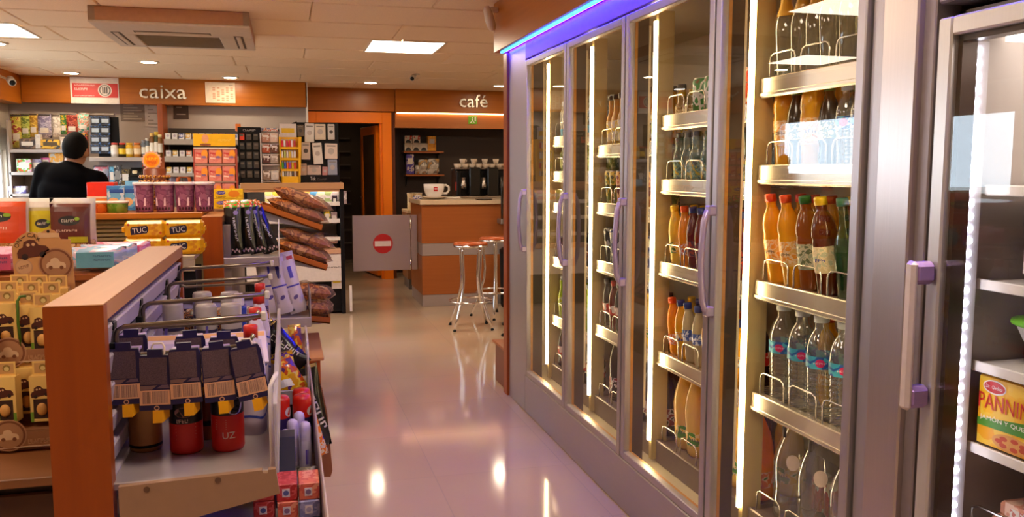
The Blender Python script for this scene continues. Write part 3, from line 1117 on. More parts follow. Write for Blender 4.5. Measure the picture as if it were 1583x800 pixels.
fill(2, 4, [['big_lemon', 'big_lemon', 'big_orange', 'big_orange', 'big_lemon', 'big_orange'], ['big_cola', 'big_lemon', 'big_lemon', 'big_orange', 'big_cola', 'big_lemon']], .11, 4, x0=XS + .096, dx=.12, first=.11)
# second door
fill(1, 0, [['white_label'] * 9, ['white_label'] * 9], .072, 4)
fill(1, 1, [['tallcan_g', 'tallcan_g', 'tallcan_o', 'tallcan_g', 'tallcan_o', 'tallcan_g', 'tallcan_g', 'tallcan_o', 'cup_red'], ['tallcan_o', 'tallcan_g'] * 4], .070, 5)
fill(1, 2, [['energy', 'energy_b', 'energy', 'energy', 'energy_b', 'energy', 'energy', 'energy_b', 'cola_red'], ['energy'] * 8], .068, 6)
fill(1, 3, [['cola', 'cola_red', 'cola', 'cola_red', 'cola', 'cola', 'cola_red', 'soda_yellow', 'cola_red'], ['cola'] * 8], .072, 5)
fill(1, 4, [['big_cola'] * 6, ['big_cola'] * 6], .11, 3, x0=XS + .096, dx=.12, first=.11)
# farthest door
fill(0, 0, [['clear_blue'] * 9, ['clear_blue'] * 8], .072, 3)
fill(0, 1, [['green_small', 'tallcan_g'] * 4, ['green_small'] * 8], .072, 3)
fill(0, 2, [['yogurt'] * 9, ['yogurt'] * 8], .072, 2)
fill(0, 3, [['cup_dark', 'energy'] * 4, ['cup_dark'] * 8], .072, 4)
fill(0, 4, [['lime', 'green_small', 'lime', 'lime', 'tea_green', 'lime', 'green_small', 'lime'], ['lime'] * 6], .078, 3)
fill(0, 5, [['cola'] * 8], .08, 2)

# ------------------------------------------------------------------ wooden end of the cooler
build(MB().box(1.288, 2.12, 4.99, 5.075, 0, 2.088, WOOD_Z, .003), 'wooden_end_panel', None, 'tall orange wood panel closing the far end of the drinks cooler', 'panel', loc=(1.7, 5.03, 0))
t = thing('wooden_step_box', (1.6, 5.23, 0), 'low dark wooden box on the floor against the cooler end panel', 'box')
build(MB().box(1.312, 2.0, 5.078, 5.39, 0, .255, wood('#6a2e16', '#7c3a1e', 'y'), .003), 'body', t)
build(MB().box(1.295, 2.0, 5.078, 5.405, .255, .272, WOOD_BAR, .003), 'top', t)

# ================================================================== THE UPRIGHT FREEZER
t = thing('upright_freezer', (1.7, 1.1, 0), 'silver upright freezer with wide glass door and long straight handle', 'freezer')
FI = pm('#b0a6a0', .45, var=.03)
y0, y1 = .55, 1.508
ZT = 1.725
mb = MB()
mb.box(1.36, 1.40, y1 - .015, y1, .06, ZT, FRIDGE_V)
mb.box(1.36, 2.05, y1 - .018, y1 - .002, .06, ZT, FI)
mb.box(1.36, 2.05, y0, y0 + .018, .06, ZT, FI)
mb.box(2.03, 2.05, y0 + .018, y1 - .018, .06, ZT, pm('#6a3a2c', .5))
mb.box(1.36, 2.05, y0, y1, ZT - .045, ZT, FI)
mb.box(1.36, 2.03, y0 + .018, y1 - .018, .06, .16, FI)
mb.box(1.70, 1.715, y0 + .02, y1 - .3, 1.35, ZT - .05, pm('#6a3a2c', .5))
build(mb, 'cabinet', t)
mb = MB()
mb.box(FX + .004, 2.05, y0, y1, ZT + .012, 2.10, pm('#8a8090', .4, .3), .004)
build(mb, 'header', t)
mb = MB()
fw_ = .038
z0, z1 = .12, 1.705
ya, yb = y0, y1 - .012
for q in ((ya, ya + fw_, z0, z1), (yb - fw_, yb, z0, z1), (ya + fw_, yb - fw_, z0, z0 + fw_), (ya + fw_, yb - fw_, z1 - fw_, z1)):
    mb.box(FX - .004, FX + .036, q[0], q[1], q[2], q[3], ALU, .004)
d = build(mb, 'door', t)
mb = MB()
for q in ((ya + fw_, ya + fw_ + .012, z0 + fw_, z1 - fw_), (yb - fw_ - .012, yb - fw_, z0 + fw_, z1 - fw_), (ya + fw_, yb - fw_, z1 - fw_ - .012, z1 - fw_)):
    mb.box(FX + .014, FX + .05, q[0], q[1], q[2], q[3], pm('#4a3e36', .3, .5))
build(mb, 'gasket', d)
build(MB().box(FX + .004, FX + .010, ya + fw_, yb - fw_, z0 + fw_, z1 - fw_, GLASS), 'pane', d)
hy = 1.478
mb = MB()
mb.box(FX - .062, FX - .044, hy - .014, hy + .014, .895, 1.21, pm('#d6c6c4', .3, .3), .007)
h = build(mb, 'handle', d)
for zz in (1.185, .922):
    build(MB().box(FX - .056, FX - .002, hy - .016, hy + .016, zz - .024, zz + .024, pm('#a888c0', .3, .4), .010), 'mount', h)
# cold light bar with separate diodes
COLD = emit((.86, .86, 1.0), 9.0, 'cold_led')
mb = MB()
mb.box(1.352, 1.392, 1.455, 1.468, .2, 1.66, pm('#d8d4d8', .35), .003)
lb = build(mb, 'light_bar', t)
mb = MB()
k = 0
z = .24
while z < 1.64:
    mb.box(1.360, 1.370, 1.449, 1.4555, z, z + .010, COLD, .002)
    z += .0258
build(mb, 'diode_row', lb)
build(MB().box(1.45, 2.0, y0 + .03, y1 - .03, ZT - .062, ZT - .05, emit((1.0, .90, .80), 2.0, 'freezer_top_light')), 'top_light', t)
FL = [1.367, 1.17, .995, .818, .633, .40]
for z in FL:
    mb = MB()
    mb.box(1.402, 1.410, y0 + .03, 1.470, z - .022, z, pm('#e6dfda', .35), .002)
    mb.box(1.410, 2.02, y0 + .03, 1.470, z - .014, z - .006, pm('#d8d0cc', .4))
    build(mb, 'shelf', t)

FG = 'frozen food in the upright freezer'


def carton(name, w, d, h, face, side, extra=None, cat='box', c=.002):
    """box with its printed front on -x"""
    def fn():
        o = build(MB().box(0, d, -w / 2, w / 2, 0, h, side, c), name, None, '', cat)
        mb = MB()
        mb.box(-.0012, .0003, -w / 2 + .002, w / 2 - .002, .002, h - .002, face)
        if extra:
            extra(mb)
        build(mb, 'printed_front', o)
        return o
    return Proto(fn)


def pannini(mb):
    rt, up = (0, -1, 0), (0, 0, 1)
    x = -.002
    mb.add([(x, .081, .040), (x, -.081, .044), (x, -.081, .078), (x, .081, .056)], [(0, 1, 2, 3)], pm('#4f8f28', .4))
    mb.disc((x - .0002, .040, .128), .030, pm('#e8e0d8', .4), (-1, 0, 0), 24, .015)
    mb.disc((x - .0004, .040, .128), .027, pm('#c01a20', .4), (-1, 0, 0), 24, .012)
    mb.text('Dr. Oetker', .008, (x - .001, .040, .128), WHITE, rt, up, width=.044)
    mb.text('PANNINI', .033, (x - .001, .010, .096), pm('#c8281e', .4), rt, up, width=.138)
    mb.text('JAMÓN Y QUESO', .014, (x - .001, .006, .060), pm('#fff6e0', .4), rt, (0, .06, 1), width=.135)
    mb.disc((x - .0003, -.010, .020), .050, pm('#e0a050', .5), (-1, 0, 0), 24, .018)
    for a in range(7):
        mb.disc((x - .0006, -.010 + .032 * math.cos(a * .9), .020 + .009 * math.sin(a * .9)), .010, pm('#c8502c', .5), (-1, 0, 0), 10, .005)


pbox = carton('frozen_pannini_box', .165, .13, .148, mottled('pizza_box', ['#f2b91c', '#f4c83c', '#f0a818'], 14), pm('#e8a818', .5), pannini)
pbox((1.416, 1.375, .8185), 'yellow frozen pannini box with red lettering on the freezer shelf', group=FG)
pbox((1.57, 1.37, .8185), 'frozen pannini box standing behind the front pannini box', group=FG)


def mk_tub():
    o = build(MB().lathe([(0, 0), (.07, 0), (.078, .01), (.10, .045), (.104, .05), (.122, .085), (.126, .087), (.126, .09), (.10, .06), (0, .01)], pm('#eeeae4', .35), seg=28, sx=.8), 'ice_cream_tub', None, '', 'tub')
    mb = MB()
    mb.lathe([(0, .098), (.05, .100), (.118, .096), (.129, .092), (.129, .086), (.12, .086), (0, .086)], thin_glass('tub_lid', (.9, .92, .88), .05, 1.5, 1.2, (.5, .5, .48), .4), seg=28, sx=.8)
    build(mb, 'lid', o)
    build(MB().lathe([(.100, .101), (.131, .0935), (.132, .0865), (.126, .085)], pm('#6cb32c', .4), seg=28, sx=.8), 'rim', o)
    return o


Proto(mk_tub)((1.522, 1.325, .9955), 'white plastic tub with green rimmed clear lid in the freezer', group=FG)


def mk_bag():
    o = build(MB().box(0, .1, -.09, .09, 0, .12, mottled('ice_bag', ['#4a2630', '#6a3440', '#2c161c', '#8a6a70'], 22, .2, coat=.6), .02), 'frozen_food_bag', None, '', 'bag')
    mb = MB()
    mb.box(-.003, .0, .035, .065, .02, .045, WHITE)
    build(mb, 'price_label', o)
    return o


bagp = Proto(mk_bag)
bagp((1.43, 1.31, 1.1705), 'dark purple frozen food bag on the freezer shelf with white label', group=FG)
bagp((1.43, 1.10, 1.1705), 'dark purple frozen food bag nearer on the same freezer shelf', group=FG)


def mk_meat():
    o = build(MB().box(0, .12, -.08, .08, 0, .032, pm('#c88a72', .4), .008), 'meat_tray', None, '', 'tray')
    build(MB().box(-.001, .121, -.06, .06, .006, .034, mottled('meat', ['#b8604a', '#d89078', '#e8c0a8'], 26, .3)), 'meat', o)
    build(MB().box(-.003, -.001, -.045, .045, .006, .026, mottled('meat_label', ['#e8e0dc', '#d07a70', '#e8e0dc'], 60)), 'label', o)
    return o


meat = Proto(mk_meat)
meat((1.44, 1.355, .634), 'pink meat tray, lowest of the freezer stack', group=FG)
meat((1.445, 1.34, .6685), 'pink meat tray in the middle of the freezer stack', group=FG)
meat((1.47, 1.28, .703), 'pink meat tray on top of the freezer stack', group=FG)
mb = MB()
mb.tube([(1.418, 1.46, .634), (1.418, 1.46, .67), (1.418, 1.44, .68), (1.418, 1.2, .68), (1.418, 1.18, .67), (1.418, 1.18, .634)], .003, WIRE, 6)
tgt = [o for o in t.children if o.name.startswith('shelf')][4]
build(mb, 'wire_guard', tgt)

# white placard standing at the top of the freezer
build(MB().obox((1.62, 1.33, 1.49), (.006, .16, .24), (0, R(8), 0), pm('#e6ded6', .5), .001), 'freezer_placard', None, 'white placard card leaning on the top freezer shelf', 'placard', loc=(1.62, 1.33, 1.37))

# ================================================================== SOFT PACKS
def pillow(mb, w, h, t, m, nx=8, nz=10, crimp=.06, wob=.0, seed=1):
    """a filled bag standing on z=0 facing -y; returns its surface function"""
    rnd = random.Random(seed)
    ph = [rnd.uniform(0, 6.28) for _ in range(4)]

    def surf(x, z):
        u = min(1, abs(2 * x / w))
        v = min(1, abs(2 * z / h - 1))
        f = max(0.0, (1 - u ** 2.5)) ** .6 * max(0.0, (1 - v ** 3)) ** .7
        g = 1 + wob * (math.sin(9 * x / w + ph[0] + 5 * z / h) * .5 + math.sin(13 * z / h + ph[1]) * .5)
        return t / 2 * f * g

    vs, fs, ms = [], [], []
    def edge(x, z):
        v = 2 * z / h - 1
        return x * (1 - .05 * (1 - v * v))
    for sgn in (-1, 1):
        for j in range(nz + 1):
            for i in range(nx + 1):
                x = -w / 2 + w * i / nx
                z = h * j / nz
                s_ = surf(x, z)
                vs.append((edge(x, z), sgn * s_, z))
    n1 = (nx + 1) * (nz + 1)
    mm = m if isinstance(m, (list, tuple)) else (m, m)
    for j in range(nz):
        for i in range(nx):
            a = j * (nx + 1) + i
            fs.append((a, a + 1, a + nx + 2, a + nx + 1)); ms.append(mm[0])
            fs.append((n1 + a, n1 + a + nx + 1, n1 + a + nx + 2, n1 + a + 1)); ms.append(mm[1])
    mb.add(vs, fs, ms, True)
    return surf


def on_bag(mb, surf, vs2, fs, m, lift=.0012):
    mb.add([(x, -surf(x, z) - lift, z) for x, z in vs2], fs, m)


def bag_rect(mb, surf, x0, x1, z0, z1, m, lift=.001, n=6, k=4):
    vs = [(x0 + (x1 - x0) * i / n, z0 + (z1 - z0) * j / k) for j in range(k + 1) for i in range(n + 1)]
    fs = [(j * (n + 1) + i, j * (n + 1) + i + 1, (j + 1) * (n + 1) + i + 1, (j + 1) * (n + 1) + i) for j in range(k) for i in range(n)]
    on_bag(mb, surf, vs, fs, m, lift)


def bag_oval(mb, surf, cx, cz, rx, rz, m, lift=.0015, n=20, rot=0):
    vs = [(cx, cz)]
    for q in range(n):
        u, v = rx * math.cos(2 * PI * q / n), rz * math.sin(2 * PI * q / n)
        vs.append((cx + u * math.cos(rot) - v * math.sin(rot), cz + u * math.sin(rot) + v * math.cos(rot)))
    on_bag(mb, surf, vs, [(0, 1 + q, 1 + (q + 1) % n) for q in range(n)], m, lift)


def bag_text(mb, surf, s, size, cx, cz, m, rot=0, width=None, lift=.0024):
    vs, fs, x0, x1, y0, y1 = text_geo(s)
    k = size / (y1 - y0)
    kx = k if width is None else width / (x1 - x0)
    P = []
    for v in vs:
        u, w_ = (v[0] - (x0 + x1) / 2) * kx, (v[1] - (y0 + y1) / 2) * k
        P.append((cx + u * math.cos(rot) - w_ * math.sin(rot), cz + u * math.sin(rot) + w_ * math.cos(rot)))
    on_bag(mb, surf, P, fs, m, lift)


# ================================================================== THE NEAR GONDOLA
SLAT = pm('#b8acba', .35, var=.05)
SLAT_D = pm('#3a3048', .6)
GX0, GX1 = -.4375, -.335
TRAYM = pm('#b0a4a4', .3, .35, var=.05)
TRAYF = pm('#a88468', .4, .2, var=.08)


def gondola_body(t, ya, yb, zt=1.15, right_from=.70):
    build(MB().box(GX0, GX1, ya, ya + .034, 0, zt - .003, WOOD_Z), 'end_panel', t)
    build(MB().box(GX0, GX1, yb - .034, yb, 0, zt - .003, WOOD_Z), 'end_panel', t)
    mb = MB()
    mb.box(GX0, GX1, ya, yb, zt - .003, zt, WOOD_TOP, .001)
    mb.box(GX0, GX1, ya + .034, yb - .034, zt - .034, zt - .003, WOOD_TOP)
    build(mb, 'top_board', t)
    mb = MB()
    mb.box(GX0 + .02, GX1 - .022, ya + .034, yb - .034, 0, zt - .034, SLAT_D)
    z = zt - .04
    while z > right_from - .6:
        mb.prism([(GX1 - .022, z - .060), (GX1 - .008, z - .050), (GX1 - .002, z - .014), (GX1 - .004, z - .010), (GX1 - .022, z - .010)], 'xz', ya + .034, yb - .034, SLAT)
        z -= .058
    build(mb, 'slat_panel', t)


t = thing('shelf_gondola', (-.385, 2.3, 0), 'near shop gondola with orange wood end panel, lilac slat wall and grey trays', 'gondola')
G1 = t
gondola_body(t, 1.70, 2.95)
# upper tray
mb = MB()
mb.box(GX1 - .008, -.045, 1.715, 2.93, .785, .80, TRAYM, .002)
mb.prism([(-.325, .797), (-.062, .806), (-.060, .800), (-.052, .799), (-.05, .806), (-.036, .806), (-.030, .755), (-.22, .716), (-.325, .692)], 'xz', 1.70, 1.716, TRAYF)
tr = build(mb, 'tray', t)
for x, z in ((-.275, .788), (-.145, .794)):
    build(MB().disc((x, 1.699, z), .006, pm('#6a4a38', .5), (0, -1, 0), 12), 'screw', tr)
RISER = thin_glass('frosted_strip', (.9, .88, .9), .3, 1.45, 1.0, (.70, .64, .66), .72)
mb = MB()
mb.box(-.040, -.030, 1.72, 2.92, .79, .935, RISER, .002)
build(mb, 'edge_strip', tr)
build(MB().tube([(-.042, 1.72, .79), (-.042, 1.72, .97), (-.034, 1.73, .985), (-.030, 1.76, .985)], .005, pm('#d8ccd0', .3), 8), 'edge_post', tr)
# lower deck with its riser
mb = MB()
mb.box(GX1 - .008, .055, 1.72, 2.93, .590, .605, TRAYM, .002)
lo = build(mb, 'tray', t)
build(MB().box(.055, .062, 1.60, 2.93, .56, .735, pm('#b49c98', .35, .2), .003), 'edge_strip', lo)
mb = MB()
mb.box(GX1 - .008, .045, 1.74, 2.93, 0, .12, pm('#6a4632', .5))
mb.box(GX1 - .008, -.30, 1.735, 2.93, .12, .59, BLACK_SOFT)
build(mb, 'plinth', t)
# left wooden shelf side of the gondola
# hooks ----------------------------------------------------------------------


def mk_hook():
    t = thing('display_hook', (0, 0, 0), '', 'hook')
    mb = MB()
    mb.box(.0, .006, -.012, .012, -.10, .012, pm('#4a4248', .4, .6), .002)
    mb.box(-.004, .010, -.016, .016, -.004, .012, BLACK, .002)
    mb.box(-.004, .010, -.016, .016, -.044, -.028, BLACK, .002)
    build(mb, 'mount', t)
    build(MB().tube([(.012, 0, -.060), (.010, 0, -.045), (.010, 0, -.018), (.014, 0, -.006), (.026, 0, 0), (.13, 0, .004), (.292, 0, .012)], .0052, STEEL, 10), 'ticket_arm', t)
    build(MB().tube([(.012, 0, -.045), (.014, 0, -.054), (.026, 0, -.058), (.20, 0, -.054), (.245, 0, -.050), (.262, 0, -.042), (.272, 0, -.028)], .0042, STEEL, 10), 'prong', t)
    mb = MB()
    mb.box(.286, .298, -.007, .007, .0, .020, pm('#cfc4bd', .4), .003)
    build(mb, 'ticket_clip', t)
    return t


hook = Proto(mk_hook)
HG = 'metal display hooks on the near gondola'
hook((-.345, 1.805, 1.088), 'nearest steel display hook, with dark blister packs hanging on it', group=HG)
hook((-.345, 2.13, 1.085), 'steel display hook with pale lilac packs behind the dark blister packs', group=HG)
hook((-.345, 2.58, 1.074), 'steel display hook holding a row of small amber packs', group=HG)
hook((-.345, 2.86, 1.084), 'farthest steel display hook of the near gondola', group=HG)

# dark blister packs on the nearest hook --------------------------------------
NAVY = pm('#1e1644', .35, var=.2)
TXT = mottled('small_print', ['#44323c', '#58424c', '#685058'], 420, .45, (1, 1, 6), kind='bars')
BARC = mottled('barcode', ['#d8a888', '#6a4a44', '#d0a080', '#8a6258'], 500, .4, (1, 0, 0), kind='bars')
PALE = pm('#e0a67e', .5, var=.04)


def mk_pack():
    t = thing('blister_pack', (0, 0, 0), '', 'blister pack')
    w, h = .061, .112
    mb = MB()
    mb.prism([(-w / 2, 0), (w / 2, 0), (w / 2, h * .35), (w / 2 - .002, h * .42), (w / 2, h * .50), (w / 2, h * .9), (w / 2 - .004, h), (-w / 2 + .004, h), (-w / 2, h * .9)], 'xz', 0, .010, NAVY)
    mb.box(-.014, .014, .0, .010, h, h + .012, NAVY)
    build(mb, 'card', t)
    mb = MB()
    y = -.0006
    mb.quad((-w / 2 + .002, y, h * .47), (w / 2 - .008, y, h * .47), (w / 2 - .008, y, h * .96), (-w / 2 + .002, y, h * .96), TXT)
    mb.add([(-w / 2 + .002, y, h * .385), (-.006, y, h * .385), (.004, y, h * .455), (-w / 2 + .002, y, h * .455)], [(0, 1, 2, 3)], pm('#7a5a58', .5))
    mb.add([(.002, y, h * .40), (w / 2 - .004, y, h * .40), (w / 2 - .006, y, h * .46), (.012, y, h * .46)], [(0, 1, 2, 3)], pm('#6a5060', .5))
    build(mb, 'printed_text', t)
    mb = MB()
    mb.quad((-w / 2 + .001, y, h * .10), (w / 2 - .002, y, h * .10), (w / 2 - .002, y, h * .37), (-w / 2 + .001, y, h * .37), PALE)
    for x0, x1 in ((-.024, -.009), (-.006, .023)):
        mb.quad((x0, y - .0004, h * .13), (x1, y - .0004, h * .13), (x1, y - .0004, h * .35), (x0, y - .0004, h * .35), BARC)
    mb.disc((.002, y - .0003, h * .045), .005, pm('#d8a080', .5), (0, -1, 0), 14)
    mb.disc((.002, y - .0005, h * .045), .0032, pm('#3a2030', .5), (0, -1, 0), 14)
    build(mb, 'barcode_label', t)
    mb = MB()
    mb.prism([(-.006, -.026), (.012, -.026), (.013, .0), (-.006, .0)], 'xz', -.001, .0005, pm('#f0a80c', .4))
    mb.add([(.012, -.001, -.026), (.024, .014, -.018), (.024, .014, .002), (.013, -.001, .0)], [(0, 1, 2, 3)], pm('#e09808', .4))
    build(mb, 'yellow_tab', t)
    mb = MB()
    mb.box(-.024, .024, .010, .06, h * .25, h * .9, thin_glass('blister_shell', (.5, .48, .62), .1, 1.5, 1.5, (.06, .05, .12), .5), .006)
    build(mb, 'blister', t)
    mb = MB()
    mb.box(-.026, .026, .011, .058, h * .9, h * .95, pm('#b49ac8', .4), .001)
    build(mb, 'edge_label', t)
    return t


pack = Proto(mk_pack)
BG = 'dark blister packs on the nearest hook'
for i, (px, py, rz, tilt, lab) in enumerate(((194, 626, 0, 0, 'dark blue blister pack with barcode, beside the orange end panel'),
                                             (241, 635, 0, 1, 'dark blue blister pack with barcode, hanging lowest, second from the end panel'),
                                             (289, 624, 2, -1, 'dark blue blister pack with barcode, in the middle of the hook'),
                                             (342, 621, 4, -3, 'dark blue blister pack with barcode, fourth from the end panel'),
                                             (394, 617, 6, -9, 'dark blue blister pack with barcode, tilted, at the outer end of the hook'))):
    p = PY(px, py, 1.785)
    pack(tuple(p), lab, (0, R(tilt), R(rz)), group=BG)
CLIPM = pm('#e6d2c4', .35)


def mk_clip():
    t = MB()
    pts = [(-.010, -.006, -.016), (-.012, -.006, .010), (-.008, -.004, .018), (.008, -.004, .018), (.012, -.006, .010), (.010, -.006, -.016)]
    t.tube(pts, .0022, CLIPM, 6, closed=True)
    return build(t, 'plastic_clip', None, '', 'clip')


clipp = Proto(mk_clip)
for px, lab in ((245, 'white plastic clip on the nearest hook above the second dark pack'), (380, 'white plastic clip near the outer end of the nearest hook')):
    p = PY(px, 525, 1.80)
    clipp((p.x, 1.795, 1.036), lab, group='plastic clips on the nearest hook')
# packs behind the front five
n_ = 0
for i, (px, dy) in enumerate(((196, .075), (290, .08), (345, .075))):
    p = PY(px, 626, 1.785)
    pack((p.x, 1.79 + dy, p.z + .012), ['dark blister pack hidden behind the pack at the end panel', 'dark blister pack hidden behind the middle pack', 'dark blister pack hidden behind the fourth pack'][i], (0, 0, R(5)), group=BG)

# pale packs on the second hook


def mk_pale():
    t = MB()
    t.box(-.042, .042, -.004, .004, -.10, .0, pm('#d4c0d8', .4, var=.06), .002)
    o = build(t, 'accessory_pack', None, '', 'pack')
    mb = MB()
    mb.quad((-.038, -.0046, -.018), (.038, -.0046, -.018), (.038, -.0046, -.004), (-.038, -.0046, -.004), pm('#d8a070', .5))
    mb.quad((-.03, -.0046, -.07), (.03, -.0046, -.07), (.03, -.0046, -.03), (-.03, -.0046, -.03), pm('#b8a8d0', .4))
    build(mb, 'print', o)
    build(MB().box(-.003, .003, -.003, .003, -.001, .022, pm('#3a2a6a', .4)), 'hanger', o)
    return o


pale = Proto(mk_pale)
for i in range(3):
    pale((-.285 + i * .092, 2.115, 1.008), ['pale lilac accessory pack on the second hook, closest to the slat wall', 'pale lilac accessory pack in the middle of the second hook', 'pale lilac accessory pack near the tip of the second hook'][i], (R(-52), 0, R(3 * i)), group='pale packs on the second hook')


def mk_amber():
    mb = MB()
    sf = pillow(mb, .036, .075, .02, mottled('amber_pack', ['#5a3a28', '#b07038', '#2a1c30', '#d0b090'], 60, .3), 5, 6)
    mb.tf(0, Matrix.Translation((0, 0, -.075)))
    o = build(mb, 'air_freshener_pack', None, '', 'pack')
    build(MB().box(-.018, .018, -.002, .002, -.002, .024, pm('#8a80b0', .4), .001), 'header_card', o)
    return o


amber = Proto(mk_amber)
for i in range(7):
    amber((-.318 + i * .040, 2.58, 1.0), 'small amber pack, %s from the slat wall on the third hook' % ORD[i], (R(-14), 0, R(8)), group='amber packs on the third hook')

# goods standing on the upper tray ---------------------------------------------


def cyl_can(name, cat, r, h, bands, lid='#b9b0a8', text=None, tz=.5, deco=None, lidr=.9):
    """bands: (z fraction, material) from bottom to top"""
    def fn():
        pr, ms = [(0, .002), (r * .93, 0), (r, .006)], [bands[0][1]] * 2
        z0 = .006
        for i, (f, m) in enumerate(bands):
            z1 = h * f
            pr.append((r, z1)); ms.append(m)
        pr += [(r * .96, h + .004)]; ms.append(pm('#a89c90', .3, .8))
        o = build(MB().lathe(pr, ms, seg=24), name, None, '', cat)
        build(MB().lathe([(r * .96, h + .003), (r * .94, h + .006), (r * lidr * .9, h + .003), (0, h + .003)], pm(lid, .35, .4), seg=24), 'lid', o)
        if deco:
            mb = MB()
            deco(mb, r, h)
            build(mb, 'label_print', o)
        return o
    return Proto(fn)


def wrap(mb, r, cx, cz, vs2, fs, m, a0=-PI / 2, lift=1.012):
    mb.add([(r * lift * math.cos(a0 + x / r), r * lift * math.sin(a0 + x / r), cz + z) for x, z in [(cx + u, v) for u, v in vs2]], fs, m)


def wrap_disc(mb, r, cx, cz, rad, m, lift=1.012, rz=None, n=20):
    vs = [(rad * math.cos(2 * PI * q / n), (rz or rad) * math.sin(2 * PI * q / n)) for q in range(n)]
    wrap(mb, r, cx, cz, vs, [tuple(range(n))], m, lift=lift)


def wrap_text(mb, r, cx, cz, s, size, m, lift=1.02, width=None):
    vs, fs, x0, x1, y0, y1 = text_geo(s)
    k = size / (y1 - y0)
    kx = k if width is None else width / (x1 - x0)
    wrap(mb, r, cx, cz, [((v[0] - (x0 + x1) / 2) * kx, (v[1] - (y0 + y1) / 2) * k) for v in vs], fs, m, lift=lift)


RED = pm('#d8241a', .35, var=.06)


def tin_deco(mb, r, h):
    wrap_disc(mb, r, .018, h * .60, .019, pm('#d8ccd8', .4), 1.012)
    wrap_text(mb, r, .018, h * .60, 'G', .024, BLACK, 1.02)
    wrap_text(mb, r, .004, h * .22, 'UZ', .014, pm('#f0d8d0', .4), 1.015)
    for i in range(5):
        wrap(mb, r, -.012, h * (.30 + .03 * i) - .0, [(-.012, 0), (.012, 0), (.012, .001), (-.012, .001)], [(0, 1, 2, 3)], pm('#e8a090', .4), lift=1.015)


def tin_deco2(mb, r, h):
    wrap_disc(mb, r, .0, h * .55, .020, pm('#c08a78', .5), 1.012, .011)
    for i in range(5):
        wrap(mb, r, .006, h * (.20 + .045 * i), [(-.024, 0), (.018, .001), (.018, .0022), (-.024, .0012)], [(0, 1, 2, 3)], pm('#e89a88', .4), lift=1.015)
    wrap_text(mb, r, -.004, h * .44, '~4', .008, pm('#f0d0c0', .4), 1.015)


tin = cyl_can('wax_tin', 'tin', .034, .165, ((.48, RED), (1, pm('#1a1416', .3))), '#2a2224', deco=tin_deco)
tin2 = cyl_can('wax_tin', 'tin', .034, .165, ((.40, RED), (1, pm('#1a1416', .3))), '#2a2224', deco=tin_deco2)
tan = cyl_can('wood_care_can', 'can', .0335, .15, ((.06, pm('#a8703c', .5)), (.10, BLACK), (1, pm('#b87c48', .5, var=.1))), '#8a5a30')
brn = cyl_can('spray_can', 'can', .020, .20, ((.16, pm('#8a4a20', .4)), (.22, BLACK), (1, pm('#7a3c18', .4))), '#3a2418')
TG = 'tins and cans on the upper tray of the near gondola'
for pr, px, py, lab in ((tan, 223, 700, 'tan round can with a black band, first on the tray from the end panel'),
                        (tin2, 287, 703, 'red and black tin with a pinkish oval, in the middle of the tray'),
                        (tin, 352, 699, 'red and black tin with a white G disc on the tray')):
    p = PZ(px, py, .801)
    pr((p.x, p.y + .03, .801), lab, group=TG)
p = PZ(318, 690, .801)
brn((p.x, p.y + .06, .801), 'slim brown spray can with black band between the two red tins', group=TG)


def mk_jug():
    w, d, h = .075, .055, .235
    pw = pm('#cbb9cf', .4, var=.03)
    mb = MB()
    prof = [(.5, 0), (.5, .15), (.5, .62), (.42, .78), (.22, .9), (.2, .93)]
    vs, fs = [], []
    N = 16
    for s_, z in prof:
        for q in range(N):
            a = 2 * PI * q / N
            c_, s2 = math.cos(a), math.sin(a)
            e = .55
            vs.append((math.copysign(abs(c_) ** e, c_) * w * s_, math.copysign(abs(s2) ** e, s2) * d * (s_ if s_ > .3 else s_ * 1.3), z * h))
    for j in range(len(prof) - 1):
        for q in range(N):
            k = (q + 1) % N
            fs.append((j * N + q, j * N + k, (j + 1) * N + k, (j + 1) * N + q))
    fs.append(tuple(range(N)))
    mb.add(vs, fs, pw, True)
    o = build(mb, 'fluid_jug', None, '', 'jug')
    build(MB().lathe([(0, h * .92), (.016, h * .92), (.016, h * 1.04), (.013, h * 1.05), (0, h * 1.05)], pm('#c8281e', .35), seg=16), 'cap', o)
    mb = MB()
    bl = pm('#3a4aa8', .4)
    for zf in (.16, .44, .52):
        mb.add([(x * 1.01, y * 1.01, z) for x, y, z in
                [(vs[q][0], vs[q][1], h * zf + .004 * math.sin(q)) for q in range(N)] + [(vs[q][0], vs[q][1], h * zf + .006 + .004 * math.sin(q)) for q in range(N)]],
               [(q, (q + 1) % N, N + (q + 1) % N, N + q) for q in range(N)], bl)
    build(mb, 'blue_stripe', o)
    return o


jugp = Proto(mk_jug)
JG = 'white fluid jugs on the upper tray'
jugp((-.088, 1.99, .801), 'white fluid jug with blue stripes and red cap, nearest on the tray edge', (0, 0, R(80)), group=JG)
jugp((-.086, 2.24, .801), 'white fluid jug with red cap, second along the tray edge', (0, 0, R(85)), group=JG)
jugp((-.085, 2.50, .801), 'white fluid jug with red cap, third along the tray edge', (0, 0, R(95)), group=JG)
jugp((-.088, 2.72, .801), 'white fluid jug with red cap, farthest on the tray edge', (0, 0, R(88)), group=JG)

SPB = pm('#a89a9c', .3, .3, var=.06)


def mk_spray():
    r, h = .0265, .20
    o = build(MB().lathe([(0, .002), (r * .9, 0), (r, .006), (r, h - .02), (r * .8, h - .006), (r * .8, h)], [SPB, SPB, mottled('spray_label', ['#3a3a58', '#b8aab0', '#58507a'], 30, .35), SPB, SPB], seg=18), 'spray_can', None, '', 'spray can')
    build(MB().lathe([(r * .98, h - .012), (r * .98, h - .004)], pm('#2a2448', .4), seg=18), 'band', o)
    build(MB().lathe([(r * .96, h - .005), (r * .96, h + .052), (r * .86, h + .058), (0, h + .058)], pm('#a09494', .35), seg=18), 'cap', o)
    return o


